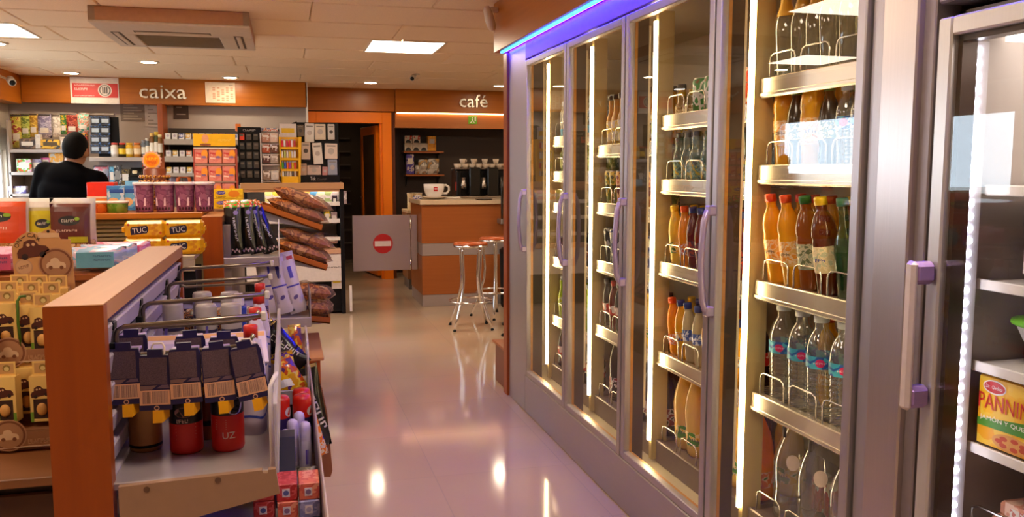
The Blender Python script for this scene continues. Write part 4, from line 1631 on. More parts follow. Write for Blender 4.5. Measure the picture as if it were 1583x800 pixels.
spray = Proto(mk_spray)
SG = 'spray cans with grey caps'
for x, y, lab in ((-.205, 2.25, 'spray can with grey cap behind the nearest hook, closer to the slat wall'), (-.145, 2.25, 'spray can with grey cap behind the nearest hook, nearer the tray edge'),
                  (-.29, 2.30, 'spray can with grey cap beside the slat wall'), (-.235, 2.48, 'spray can with grey cap in the second row of the tray'),
                  (-.16, 2.46, 'spray can with grey cap in the second row near the jugs')):
    spray((x, y, .801), lab, group=SG)


def mk_lock():
    o = build(MB().lathe([(0, 0), (.014, 0), (.014, .12), (.009, .13), (0, .13)], pm('#5a2028', .4), seg=14), 'squeeze_bottle', None, '', 'bottle')
    build(MB().lathe([(0, .128), (.012, .130), (.013, .15), (.006, .175), (0, .178)], pm('#d83418', .35), seg=14), 'cap', o)
    return o


Proto(mk_lock)((-.178, 2.13, .801), 'small bottle with bright red pointed cap between the spray cans')
mb = MB()
n = mb.n()
mb.box(-.02, .02, -.03, .03, 0, .23, pm('#2a3a98', .4), .004)
o = build(mb, 'cleaner_bottle', None, 'blue cleaner bottle beside the white jugs on the upper tray', 'bottle')
build(MB().box(-.014, .014, -.02, .02, .228, .26, pm('#d2c4d6', .4), .004), 'cap', o)
o.location = (-.135, 2.40, .801)

# ---- lower deck ---------------------------------------------------------------


def smallbox(name, col, pr, label, cat='box'):
    def fn():
        o = build(MB().box(-.022, .022, 0, .085, 0, .037, mottled('box_print', col, 40, .4), .0015), name, None, '', cat)
        mb = MB()
        mb.box(-.010, .006, -.0008, .0002, .009, .027, pm('#e8d8e8', .4))
        mb.disc((-.002, -.0012, .018), .006, pm(pr, .4), (0, -1, 0), 14)
        build(mb, 'emblem', o)
        return o
    return Proto(fn)


pinkb = smallbox('sweets_box', ['#c83038', '#d8545c', '#b82430'], '#5a60a8', '')
salm = smallbox('sweets_box', ['#e8745c', '#d85a50', '#f09a80'], '#8a6a98', '')
lilac = smallbox('sweets_box', ['#8a88c8', '#a8a0d8', '#7a78b8'], '#b8a8d8', '')
LBG = 'small sweets boxes on the lower deck'
xa = PZ(444, 779, .68).x
Yb = 1.845
pinkb((-.017, Yb, .682), 'crimson sweets box with round emblem, upper left of the small stack', group=LBG)
salm((.030, Yb - .01, .684), 'salmon sweets box, upper right of the small stack', group=LBG)
pinkb((-.066, Yb + .01, .682), 'crimson sweets box half hidden under the upper tray', group=LBG)
salm((-.016, Yb - .005, .644), 'salmon sweets box under the crimson box', group=LBG)
lilac((.030, Yb - .015, .646), 'lilac sweets box under the salmon box', group=LBG)
lilac((.030, Yb - .015, .606), 'lilac sweets box at the bottom of the stack', group=LBG)
pinkb((-.016, Yb - .005, .606), 'crimson sweets box at the bottom of the stack', group=LBG)
pinkb((-.066, Yb + .01, .644), 'crimson sweets box lower, under the upper tray', group=LBG)
pinkb((-.066, Yb + .01, .606), 'crimson sweets box lowest, under the upper tray', group=LBG)
NV = pm('#14122c', .45, var=.1)
o = build(MB().prism([(2.00, .607), (2.16, .607), (2.16, .745), (2.10, .745), (2.00, .69)], 'yz', -.075, .003, NV), 'counter_box', None, 'dark navy carton box with slanted lid behind the sweets boxes', 'box', loc=(0, 2.1, .607))
mb = MB()
sf = pillow(mb, .05, .07, .035, mottled('grey_pouch', ['#7a7068', '#968a80', '#c8c0c4'], 40, .3), 6, 8)
o = build(mb, 'grey_pouch', None, 'grey pouch with white label standing beside the navy carton', 'pouch')
mb = MB(); bag_rect(mb, sf, -.004, .016, .014, .03, pm('#d4c8e0', .4)); build(mb, 'label', o)
o.location = (.030, 2.06, .606); o.rotation_euler = (R(-12), 0, 0)

LAV = pm('#c8b8d8', .35, var=.04)


def mk_deo():
    o = build(MB().lathe([(0, 0), (.0145, 0), (.0155, .004), (.0155, .075), (.0145, .078)], LAV, seg=16), 'deodorant', None, '', 'deodorant')
    build(MB().lathe([(.0148, .077), (.0150, .112), (.0130, .122), (.007, .127), (0, .128)], pm('#d6c4ea', .3), seg=16), 'cap', o)
    mb = MB(); wrap(mb, .0155, .004, .035, [(-.004, -.02), (.004, -.02), (.004, .02), (-.004, .02)], [(0, 1, 2, 3)], pm('#6a50c0', .4), lift=1.02); build(mb, 'print', o)
    return o


deo = Proto(mk_deo)
for x, y, lab in ((-.020, 2.20, 'lilac deodorant stick, nearest to the tray strip on the lower deck'), (-.002, 2.29, 'lilac deodorant stick behind the navy carton'), (.030, 2.26, 'lilac deodorant stick in front of the red bottle'), (.016, 2.36, 'lilac deodorant stick in the second row')):
    deo((x, y, .606), lab, group='lilac deodorants on the lower deck')


def mk_redb():
    o = build(MB().lathe([(0, 0), (.026, 0), (.027, .01), (.027, .085), (.025, .09)], pm('#281a4a', .35), seg=18), 'shampoo_bottle', None, '', 'bottle')
    build(MB().lathe([(.0265, .087), (.0265, .138), (.022, .148), (.0, .15)], pm('#d02414', .3), seg=18), 'cap', o)
    mb = MB(); wrap_disc(mb, .027, .018, .105, .014, pm('#e0d0d0', .4), 1.02); build(mb, 'emblem', o)
    return o


redb = Proto(mk_redb)
for x, y, lab in ((-.034, 2.46, 'dark bottle with red cap, half behind the tray edge'), (.026, 2.46, 'dark bottle with big red cap on the lower deck'), (.026, 2.53, 'dark bottle with red cap behind the big red capped one')):
    redb((x, y, .606), lab, (0, 0, R(20)), group='red capped bottles on the lower deck')

# sweets tray raised at the far end of the near gondola
t = thing('sweets_tray', (.02, 2.8, .69), 'grey metal tray filled with black and yellow sweet bags', 'tray')
mb = MB()
mb.box(-.035, .052, 2.62, 2.92, .69, .698, TRAYM)
mb.box(-.035, .052, 2.612, 2.62, .685, .730, pm('#a89c9e', .4, .3), .002)
mb.box(.046, .052, 2.62, 2.92, .698, .80, pm('#b8acae', .4, .3), .001)
mb.box(-.02, .04, 2.70, 2.88, .606, .69, pm('#2a2430', .5))
build(mb, 'tray', t)
build(MB().tube([(.049, 2.63, .70), (.049, 2.63, .86), (.049, 2.66, .872), (.049, 2.90, .872), (.049, 2.915, .86), (.049, 2.915, .70)], .004, pm('#c8bcc0', .3, .5), 6), 'side_wire', t)


def sbag(cols, w, h, tk, seed, txt=None, tcol='#e8e0d0', stripe=None):
    def fn():
        mb = MB()
        sf = pillow(mb, w, h, tk, mottled('sweet_bag', cols, 26, .22, coat=.5), 7, 10, wob=.2, seed=seed)
        o = build(mb, 'sweets_bag', None, '', 'bag')
        mb = MB()
        if stripe: bag_rect(mb, sf, -w * .35, w * .35, h * .12, h * .3, pm(stripe, .4))
        if txt: bag_text(mb, sf, txt, w * .26, w * .06, h * .52, pm(tcol, .4), R(-78), width=h * .6)
        bag_rect(mb, sf, -w * .46, w * .46, h * .96, h * .995, pm('#c0a060', .3, .6))
        build(mb, 'print', o)
        return o
    return Proto(fn)


blk = sbag(['#120e0e', '#1c1614', '#2a221c'], .075, .17, .035, 3, '~6', '#d8cfc4')
yel = sbag(['#f0b410', '#d89a10', '#5a2a78', '#f4c840'], .07, .13, .035, 4, None, stripe='#e8e0e0')
yel2 = sbag(['#e8a414', '#f4d040', '#d85a20', '#6a3a80'], .06, .12, .03, 5)
SBG = 'sweet bags in the grey tray'
blk((.032, 2.715, .775), 'black sweets bag with white letters lying tilted across the grey tray', (R(-20), R(-38), R(10)), group=SBG)
blk((-.010, 2.76, .76), 'black and gold sweets bag behind the tilted black one', (R(-15), R(-28), R(5)), group=SBG)
yel((-.008, 2.645, .716), 'yellow and purple sweets bag at the front of the grey tray', (R(-25), R(-12), R(0)), group=SBG)
yel2((.026, 2.648, .714), 'yellow sweets bag in the front right corner of the grey tray', (R(-20), R(-28), R(10)), group=SBG)
yel2((.022, 2.87, .735), 'orange and purple sweets bag upright at the back of the grey tray', (R(-4), R(-4), R(0)), group=SBG, scale=(.7, .9, 1.25))
# bags hung outside the lower riser
hb = sbag(['#0e0c0e', '#161416', '#0a090a'], .078, .31, .03, 6, '~5', '#d0c8c4')
hb2 = sbag(['#2a58c8', '#e87a1c', '#e8d0a8', '#f08a28'], .075, .15, .03, 7)
OG = 'bags hanging outside the lower deck'
p = PY(481, 690, 3.03)
hb((p.x, 3.03, p.z), 'black bag with white script hanging nearer the gondola beyond the lower deck', (R(0), R(-8), R(6)), group=OG)
p = PY(497, 692, 3.06)
hb((p.x, 3.07, p.z), 'black bag with white script hanging outermost beyond the lower deck', (R(0), R(-9), R(6)), group=OG)
p = PY(493, 706, 2.99)
hb2((p.x, 2.985, p.z), 'orange and blue bag hanging low in front of the black bags', (R(0), R(-16), R(10)), group=OG)
def q_(px, py): p = PY(px, py, 3.10); return (p.x, p.z)
mb = MB()
mb.prism([q_(488, 590), q_(498, 600), q_(506, 640), q_(514, 728), q_(511, 738), q_(503, 738), q_(470, 738), q_(470, 590)], 'xz', 3.10, 3.115, wood('#8a5030', '#9a5c38', 'z', .45))
build(mb, 'display_board', None, 'brown board standing behind the hanging bags at the gondola end', 'board', loc=(.1, 3.1, 0))
mb = MB()
b0 = q_(470, 738)
mb.box(b0[0], b0[0] + .05, 3.10, 3.115, 0, b0[1], pm('#6a4030', .5))
mb.box(b0[0] - .04, b0[0] + .09, 3.05, 3.17, 0, .012, pm('#5a4a44', .5))
build(mb, 'foot', bpy.data.objects['display_board'])
# ================================================================== THE SECOND GONDOLA
t = thing('shelf_gondola', (-.385, 5.4, 0), 'farther shop gondola with crisp bags and sloping bread trays', 'gondola')
G2 = t
gondola_body(t, 4.735, 6.25)
mb = MB()
mb.box(GX1 - .008, -.055, 4.75, 5.12, .915, .925, TRAYM, .002)
mb.box(GX1, -.05, 4.735, 4.752, .875, .928, pm('#a69a9c', .4, .3), .003)
build(mb, 'tray', t)
mb = MB()
mb.prism([(4.76, .80), (5.1, .80), (5.1, 1.10), (4.95, 1.12), (4.78, .98)], 'yz', -.052, -.046, RISER)
build(mb, 'side_plate', t)
mb = MB()
mb.box(GX1 - .008, .105, 4.75, 5.2, .575, .585, TRAYM, .002)
mb.box(GX1 + .05, .112, 4.735, 4.752, .535, .588, pm('#a69a9c', .4, .3), .003)
mb.box(.106, .113, 4.752, 5.18, .55, .72, pm('#a69a9c', .4, .3), .002)
build(mb, 'tray', t)
build(MB().box(GX1 - .01, .05, 4.78, 6.2, 0, .16, pm('#6a4632', .5)), 'plinth', t)
build(MB().box(GX1 - .01, -.30, 4.78, 6.2, .16, 1.1, pm('#8a7c78', .5)), 'back_panel', t)


def mk_base():
    t = thing('wooden_crate_stand', (.1, 4.9, 0), 'low orange wood box stand at the foot of the second gondola', 'stand')
    build(MB().box(.052, .150, 4.57, 5.24, 0, .385, WOOD_Z, .003), 'body', t)
    build(MB().box(.040, .168, 4.545, 5.265, .385, .402, WOOD_TOP, .003), 'top', t)


mk_base()

# crisp bags


def mk_crisp():
    mb = MB()
    w, h = .098, .30
    sf = pillow(mb, w, h, .045, mottled('crisp_bag', ['#100d0e', '#181415', '#0e0c0c'], 14, .22, coat=.4), 8, 12, wob=.15, seed=9)
    o = build(mb, 'crisp_bag', None, '', 'bag')
    mb = MB()
    bag_rect(mb, sf, -w * .47, w * .47, h * .86, h * .99, mottled('bag_head', ['#58a828', '#e8401c', '#e8dcc8', '#f08030'], 40, .3, coat=.4))
    bag_text(mb, sf, '~7', .012, w * .22, h * .46, pm('#d8cce0', .4), R(-84), width=h * .42)
    bag_oval(mb, sf, w * .26, h * .76, .012, .012, pm('#8a78b8', .4))
    for q in range(7):
        bag_oval(mb, sf, -w * .38 + q * w * .12, h * (.06 + .03 * (q % 2)), .005, .007, pm('#c8a8b4', .4))
    build(mb, 'print', o)
    return o


crisp = Proto(mk_crisp)
CG = 'black crisp bags on the second gondola'
for i, (px, py, ry, rz, lab) in enumerate(((362, 392, -3, -18, 'black crisp bag beside the second orange end panel'), (382, 392, -4, -15, 'black crisp bag second from the end panel'),
                                           (401, 392, -12, -10, 'black crisp bag leaning, third from the end panel'), (421, 392, -22, -5, 'black crisp bag leaning most, at the outer edge of the tray'))):
    p = PY(px, py, 4.83)
    crisp((p.x, 4.83 + .035 * i, .934), lab, (R(-6), R(ry), R(rz)), group=CG)

# white packs on the lower tray


def mk_wpack():
    mb = MB()
    w, h = .10, .30
    sf = pillow(mb, w, h, .07, pm('#ddd2dc', .35, var=.05), 7, 10, wob=.1, seed=12)
    o = build(mb, 'tissue_pack', None, '', 'pack')
    mb = MB()
    bl = pm('#4a44b8', .4)
    bag_rect(mb, sf, -w * .45, w * .45, h * .50, h * .53, bl)
    bag_oval(mb, sf, w * .1, h * .30, .016, .010, pm('#6a5a9a', .4), rot=.6)
    bag_rect(mb, sf, w * .1, w * .3, h * .66, h * .88, bl)
    bag_rect(mb, sf, -w * .3, -w * .15, h * .2, h * .45, pm('#b8acc0', .4))
    build(mb, 'print', o)
    return o


wp = Proto(mk_wpack)
WG = 'white packs on the lower tray of the second gondola'
for i, (x, y, ry, rz, lab) in enumerate(((-.02, 4.82, -14, -8, 'white pack with blue bands beside the side plate'), (.052, 4.83, -16, -5, 'white pack with blue bands leaning at the outer edge'),
                                         (-.10, 4.84, -6, 0, 'white pack with blue bands nearest the gondola core'), (-.03, 4.96, -10, 0, 'white pack with blue bands in the second row'))):
    wp((x, y, .603), lab, (R(-4), R(ry), R(rz)), group=WG)


def mk_rpack():
    mb = MB()
    w, h = .11, .33
    sf = pillow(mb, w, h, .06, mottled('red_white_pack', ['#d8ccd4', '#e4dae0', '#d0c4d0'], 12, .35), 7, 10, seed=15)
    o = build(mb, 'tissue_pack', None, '', 'pack')
    mb = MB()
    bag_rect(mb, sf, w * .12, w * .42, h * .28, h * .92, pm('#c8283c', .35))
    bag_oval(mb, sf, -w * .15, h * .6, .02, .03, pm('#b4a8c8', .4))
    build(mb, 'print', o)
    return o


Proto(mk_rpack)((.035, 4.985, .603), 'white and red pack standing behind the white packs', (R(-3), R(-12), 0), group=WG)

# sloping bread trays
LOAF = mottled('pastry', ['#a85c22', '#cc8038', '#8a4416', '#e0a864'], 16, .45, coat=.5)


def bread_tray(cx, yy, zc, w, d, slope, lab, nbags, bsize, seed):
    t = thing('bread_tray', (cx, yy, zc), lab, 'tray', 'bread trays of the second gondola')
    M = Matrix.Translation((cx, yy, zc)) @ Euler((0, R(slope), 0)).to_matrix().to_4x4()
    mb = MB()
    mb.box(-w / 2, w / 2, -d / 2, d / 2, -.006, .0, pm('#8a4a1c', .5))
    for q in ((-w / 2, w / 2, -d / 2, -d / 2 + .01), (-w / 2, w / 2, d / 2 - .01, d / 2), (-w / 2, -w / 2 + .01, -d / 2 + .01, d / 2 - .01), (w / 2 - .01, w / 2, -d / 2 + .01, d / 2 - .01)):
        mb.box(q[0], q[1], q[2], q[3], -.008, .030, wood('#a85418', '#c06a24', 'x'), .002)
    mb.tf(0, M)
    build(mb, 'tray', t)
    mb = MB()
    mb.prism([(-w / 2 + .01, -.009), (w / 2 - .02, -.009), (-w / 2 + .06, -.055)], 'xz', -d / 2 + .02, -d / 2 + .026, pm('#9c9294', .4, .3))
    mb.tf(0, M)
    build(mb, 'bracket', t)
    for k in range(nbags):
        rnd = random.Random(seed + k)
        mb = MB()
        bw, bh, bt = bsize
        sf = pillow(mb, bw, bh, bt, LOAF, 8, 10, wob=.3, seed=seed + k)
        n = mb.n()
        o = build(mb, 'bread_bag', None, '%s bread bag lying on the %s' % (['brown front', 'brown second', 'brown third', 'brown back', 'brown upper'][k], lab.split(',')[0]), 'bread bag', 'bread bags on the trays')
        mb = MB()
        sf2 = pillow(mb, bw * 1.03, bh * 1.1, bt * 1.08, thin_glass('bread_wrap', (.92, .86, .8), .12, 1.5, 1.6, (.7, .5, .4), .16), 8, 10, wob=.4, seed=seed + k + 40)
        build(mb, 'wrapper', o)
        # lie down across the slope: local z -> along -x .. +x of the tray
        lay = Euler((R(-90), 0, 0)).to_matrix().to_4x4()
        row = k % 3
        lvl = k // 3
        P = M @ Matrix.Translation((-bh / 2 + rnd.uniform(-.01, .01) + .01, -d / 2 + .02 + bw * (.5 + row * 1.06), bt * (.72 + lvl * 1.1) + .008)) @ Euler((0, 0, R(-90 + rnd.uniform(-4, 4)))).to_matrix().to_4x4() @ lay
        o.matrix_world = P
    return t


p0, p1 = PY(400, 322, 5.25), PY(497, 356, 5.25)
sl = math.degrees(math.atan2(p0.z - p1.z, p1.x - p0.x))
bread_tray((p0.x + p1.x) / 2, 5.42, (p0.z + p1.z) / 2, math.hypot(p1.x - p0.x, p1.z - p0.z), .34, sl, 'top sloping bread tray, beside the crisp bags', 5, (.10, .34, .07), 20)
p0, p1 = PY(448, 400, 5.25), PY(504, 420, 5.25)
bread_tray((p0.x + p1.x) / 2 - .06, 5.42, (p0.z + p1.z) / 2 + .03, .36, .34, 20, 'middle sloping bread tray, right of the white packs', 5, (.10, .32, .07), 40)
p0 = PY(490, 497, 5.25)
bread_tray(p0.x - .08, 5.42, p0.z + .01, .32, .34, 8, 'lowest bread tray, behind the lower white packs', 4, (.10, .28, .09), 60)
for z0, x1 in ((1.0, .02), (.75, .06), (.40, .1)):
    build(MB().box(-.31, x1, 5.56, 5.60, z0 - .17, z0 - .13, pm('#9c9294', .4, .3)), 'bracket', G2)
    build(MB().box(-.31, x1, 5.30, 5.34, z0 - .17, z0 - .13, pm('#9c9294', .4, .3)), 'bracket', G2)

# ================================================================== LEFT OF THE NEAR GONDOLA: TOY CAR DISPLAY
t = thing('wooden_shelf_unit', (-.8, 2.5, 0), 'low wooden shelf unit carrying the toy car display left of the near gondola', 'shelf unit')
SHW = wood('#8a5430', '#9c643c', 'x', .4)
build(MB().box(-1.5, -.45, 2.085, 2.95, .678, .70, SHW, .002), 'top', t)
mb = MB()
mb.box(-1.5, -.45, 2.14, 2.95, 0, .678, pm('#3c2416', .6))
for i in range(6):
    mb.box(-1.5, -.45, 2.125, 2.14, .06 + i * .105, .125 + i * .105, pm('#5a3420', .5), .004)
build(mb, 'slatted_front', t)

t = thing('toy_car_display', (-.60, 2.42, .70), 'cardboard counter display of wooden toy cars with a brown car on its header', 'display')
CD = pm('#c98f56', .75, var=.06)
CD2 = pm('#9a6440', .6, var=.06)
BRN = pm('#5a2410', .6)
DKB = pm('#2a120c', .6)
xL, xR = PY(-30, 600, 2.28).x, PY(86, 600, 2.28).x
zl0, zl1 = PY(40, 692, 2.28).z, PY(40, 668, 2.28).z
zb0 = .702
mb = MB()
mb.box(xL, xR + .04, 2.30, 2.60, zb0, zb0 + .05, CD2)
mb.box(xL, xR + .04, 2.39, 2.60, zb0 + .05, .905, CD2)
mb.box(xL, xL + .003, 2.29, 2.60, zb0, 1.02, CD)
mb.box(xR + .037, xR + .04, 2.29, 2.60, zb0, 1.02, CD)
build(mb, 'tiers', t)


def emblem(mb, c, r, y):
    cx, cz = c
    mb.disc((cx, y - .0010, cz), r, pm('#b07c58', .6), (0, -1, 0), 28)
    mb.disc((cx, y - .0014, cz), r * .92, pm('#7a4428', .6), (0, -1, 0), 28)
    mb.disc((cx, y - .0018, cz), r * .80, pm('#a8744e', .6), (0, -1, 0), 28)
    car(mb, cx, cz - r * .25, r * 1.1, y - .0022, pm('#d8b088', .6), pm('#7a4428', .6))


def car(mb, cx, cz, w, y, m, mw=None, tilt=0.0):
    pts = [(-.5, 0), (-.5, .18), (-.42, .30), (-.30, .34), (-.24, .52), (-.05, .58), (.10, .54), (.20, .36), (.42, .30), (.5, .18), (.5, 0), (.40, -.02), (.34, .10), (.22, .10), (.16, -.02), (-.16, -.02), (-.22, .10), (-.34, .10), (-.40, -.02)]
    cs, sn = math.cos(tilt), math.sin(tilt)
    P = [(cx + (u * cs - v * sn) * w, y, cz + (u * sn + v * cs) * w) for u, v in pts]
    mb.add(P, [tuple(range(len(P)))], m)
    for u in (-.28, .28):
        x_, z_ = cx + (u * cs - .02 * sn) * w, cz + (u * sn + .02 * cs) * w
        mb.disc((x_, y - .0004, z_), w * .105, mw or DKB, (0, -1, 0), 14)
    if mw is None:
        for u in (-.12, .04):
            mb.disc((cx + u * cs * w - .4 * sn * w, y - .0004, cz + (u * sn + .40 * cs) * w), w * .055, pm('#d8a878', .6), (0, -1, 0), 10)


# front lips with round emblems
for k, (yy, pyb, pyt, pex, pey, er) in enumerate(((2.28, 692, 668, 14, 674, .040), (2.37, 560, 541, 14, 546, .040))):
    z0, z1 = PY(40, pyb, yy).z, PY(40, pyt, yy).z
    mb = MB()
    mb.box(xL, xR + .04, yy, yy + .003, z0, z1, CD2)
    e = PY(pex, pey, yy)
    er_ = er
    emblem(mb, (e.x, e.z), er_, yy)
    for q in range(2):
        c_ = PY(60, (pyb + pyt) / 2 + 2, yy)
        mb.text('~8', .012, (c_.x + .004, yy - .0008, c_.z), pm('#c89468', .6), width=.055)
        break
    mb.box(xL, xR + .04, yy - .0015, yy, z0, z0 + .003, pm('#c8a484', .4))
    build(mb, 'front_lip', t)
# header card
yh = 2.56
hz0 = PY(60, 452, yh).z
def hp(px, py): p = PY(px, py, yh); return (p.x, p.z)
mb = MB()
out = [hp(24, 450), hp(18, 366), hp(26, 362), hp(31, 340), hp(40, 326), hp(50, 322), hp(58, 325), hp(63, 336)] + [hp(66, 320), hp(72, 312), hp(82, 312), hp(90, 322), hp(93, 334)] + [hp(94, 366), hp(109, 367), hp(116, 450)]
# split in convex-ish pieces
mb.prism([hp(24, 450), hp(18, 384), hp(21, 377), hp(26, 370), hp(33, 363.5), hp(41, 359.5), hp(49, 359), hp(56, 362), hp(61, 366), hp(64, 359.5), hp(70, 355.5), hp(76, 354.5), hp(83, 356.5), hp(89, 361.5), hp(93, 370), hp(109, 370.5), hp(117, 450)], 'xz', yh, yh + .004, CD)
hd = build(mb, 'header_card', t)
mb = MB()
c_ = hp(53, 394)
car(mb, c_[0], c_[1] - .004, .080, yh - .002, BRN, None, .12)
c_ = hp(87, 408)
emblem(mb, c_, .044, yh - .001)
c_ = hp(37, 413)
mb.disc((c_[0], yh - .001, c_[1]), .022, pm('#b88a66', .6), (0, -1, 0), 22)
mb.disc((c_[0], yh - .0014, c_[1]), .019, pm('#c89a70', .6), (0, -1, 0), 22)
mb.text('~5', .008, (c_[0], yh - .002, c_[1]), pm('#8a5c44', .6), (1, 0, .3), (-.3, 0, 1), width=.026)
c_ = hp(75, 365)
mb.box(c_[0] - .026, c_[0] + .026, yh - .0012, yh, c_[1] - .005, c_[1] + .008, pm('#d8ac80', .6))
c_ = hp(74.5, 358)
mb.disc((c_[0], yh - .001, c_[1]), .004, DKB, (0, -1, 0), 10)
for ch, (px, py), a in (('O', (26, 380), 72), ('N', (29.5, 373), 58), ('–', (36, 367), 35), ('C', (45, 364), 5), ('A', (52.5, 365.5), -14), ('R', (59.5, 370), -26)):
    c_ = hp(px, py)
    aa = R(a)
    mb.text(ch, .0115 if ch != '–' else .0022, (c_[0], yh - .001, c_[1]), DKB, (math.cos(aa), 0, math.sin(aa)), (-math.sin(aa), 0, math.cos(aa)), width=None if ch != '–' else .013)
build(mb, 'header_print', hd)


def mk_toy():
    w, d, h = .052, .042, .116
    fm = pm('#e8bc68', .7, var=.05)
    mb = MB()
    # box with an open window in the front
    mb.box(-w / 2, w / 2, .002, d, 0, h, fm, .001)
    mb.box(-w / 2, -w / 2 + .007, 0, .002, 0, h, fm)
    mb.box(w / 2 - .007, w / 2, 0, .002, 0, h, fm)
    mb.box(-w / 2 + .007, w / 2 - .007, 0, .002, h * .5, h, fm)
    mb.box(-w / 2 + .007, w / 2 - .007, 0, .002, 0, h * .06, fm)
    mb.box(-w / 2 + .004, w / 2 - .004, d * .5, d * .5 + .002, h, h + .034, fm)
    o = build(mb, 'toy_car_box', None, '', 'toy box')
    mb = MB()
    mb.quad((-w / 2 + .007, .0018, h * .06), (w / 2 - .007, .0018, h * .06), (w / 2 - .007, .0018, h * .5), (-w / 2 + .007, .0018, h * .5), pm('#3a1c10', .7))
    car(mb, 0, h * .57, w * .86, -.0006, pm('#4e1c0c', .6), None, .2)
    mb.quad((-w / 2, -.0006, 0), (-w / 2 + .007, -.0006, 0), (-w / 2 + .007, -.0006, h * .22), (-w / 2, -.0006, h * .22), pm('#7a9a2a', .6))
    mb.quad((w / 2 - .007, -.0006, 0), (w / 2, -.0006, 0), (w / 2, -.0006, h * .22), (w / 2 - .007, -.0006, h * .22), pm('#7a9a2a', .6))
    build(mb, 'print', o)
    mb = MB()
    mb.quad((-w / 2 + .008, d * .5 - .0006, h + .004), (w / 2 - .008, d * .5 - .0006, h + .004), (w / 2 - .008, d * .5 - .0006, h + .030), (-w / 2 + .008, d * .5 - .0006, h + .030), pm('#c0905a', .7))
    mb.disc((.002, d * .5 - .001, h + .018), .009, pm('#8a6a30', .6), (0, -1, 0), 14)
    mb.disc((.002, d * .5 - .0014, h + .016), .006, pm('#d0b878', .6), (0, -1, 0), 12)
    build(mb, 'tab_print', o)
    mb = MB()
    mb.ball((0, .001, h * .27), .0125, pm('#d89a50', .6), 12, 8, (1, .55, 1.3))
    build(mb, 'toy', o)
    return o


toy = Proto(mk_toy)
TGp = 'wooden toy car boxes in the cardboard display'
spots = [((-18, 655, 2.30), 'toy car box at the far left of the lower tier'), ((9, 655, 2.30), 'toy car box in the lower tier above the round emblem'), ((66, 652, 2.315), 'toy car box in the lower tier against the orange end panel'), ((43, 640, 2.355), 'toy car box set back in the lower tier'),
         ((-24, 540, 2.39), 'toy car box at the far left of the upper tier'), ((10, 540, 2.39), 'toy car box in the upper tier left of the green band'), ((45, 541, 2.41), 'toy car box in the upper tier right of the green band'), ((66, 545, 2.395), 'toy car box in the upper tier against the orange end panel'),
         ((14, 524, 2.46), 'toy car box second row of the upper tier, left'), ((48, 524, 2.46), 'toy car box second row of the upper tier, middle'), ((80, 524, 2.46), 'toy car box second row of the upper tier, right'),
         ((30, 512, 2.51), 'toy car box back row under the header, left'), ((60, 512, 2.51), 'toy car box back row under the header, middle'), ((92, 512, 2.51), 'toy car box back row under the header, right')]
for (px, py, yy), lab in spots:
    p = PY(px, py, yy)
    toy(tuple(p), lab, (0, 0, R(random.uniform(-5, 5))), group=TGp)
mb = MB()
mb.tube([PY(40, 458, 2.375), PY(31, 459, 2.375), PY(27, 466, 2.37), PY(28, 500, 2.37), PY(33, 540, 2.372)], .0035, pm('#4a6a18', .5), 8)
build(mb, 'elastic_band', None, 'dark green elastic band across the upper toy car boxes', 'band', loc=tuple(PY(30, 500, 2.37)))

# ================================================================== STEPPED DECK WITH WIPES AND SNACK BAGS
t = thing('wooden_display_deck', (-1.2, 4.2, 0), 'wooden display deck carrying wipes and snack bags before the till counter', 'deck')
build(MB().box(-2.3, -.66, 3.70, 4.74, .955, .98, WOOD_BAR, .002), 'top', t)
mb = MB()
mb.box(-2.3, -.66, 3.74, 4.74, 0, .955, WOOD_DARK)
mb.box(-2.3, -.66, 3.725, 3.74, .86, .95, wood('#8a4a20', '#9a5828', 'x'))
build(mb, 'front', t)
t = thing('biscuit_shelf', (-.62, 4.6, 0), 'grey shelf below the yellow biscuit packs beside the second gondola', 'shelf')
mb = MB()
mb.box(-.655, -.445, 4.40, 4.72, .955, .976, pm('#b0a088', .5), .002)
mb.box(-.655, -.445, 4.40, 4.412, .90, .955, pm('#b0a088', .5), .002)
mb.box(-.655, -.445, 4.42, 4.72, 0, .90, BLACK_SOFT)
build(mb, 'body', t)


def wipes(name, body, m2, w=.22, d=.11, h=.10):
    def fn():
        mb = MB()
        sf = pillow(mb, h, w, d, body, 8, 12, seed=21)
        mb.tf(0, Matrix.Translation((0, 0, h / 2)) @ Euler((0, R(90), 0)).to_matrix().to_4x4() @ Matrix.Translation((0, 0, -w / 2)))
        o = build(mb, name, None, '', 'pack')
        mb = MB()
        mb.box(-w * .32, w * .32, -d * .515, -d * .5, h * .18, h * .82, m2, .004)
        mb.text('~9', .008, (w * .12, -d * .52, h * .66), pm('#3a4a78', .5), width=w * .3)
        mb.text('~9', .008, (w * .12, -d * .52, h * .50), pm('#3a4a78', .5), width=w * .28)
        build(mb, 'label', o)
        return o
    return Proto(fn)


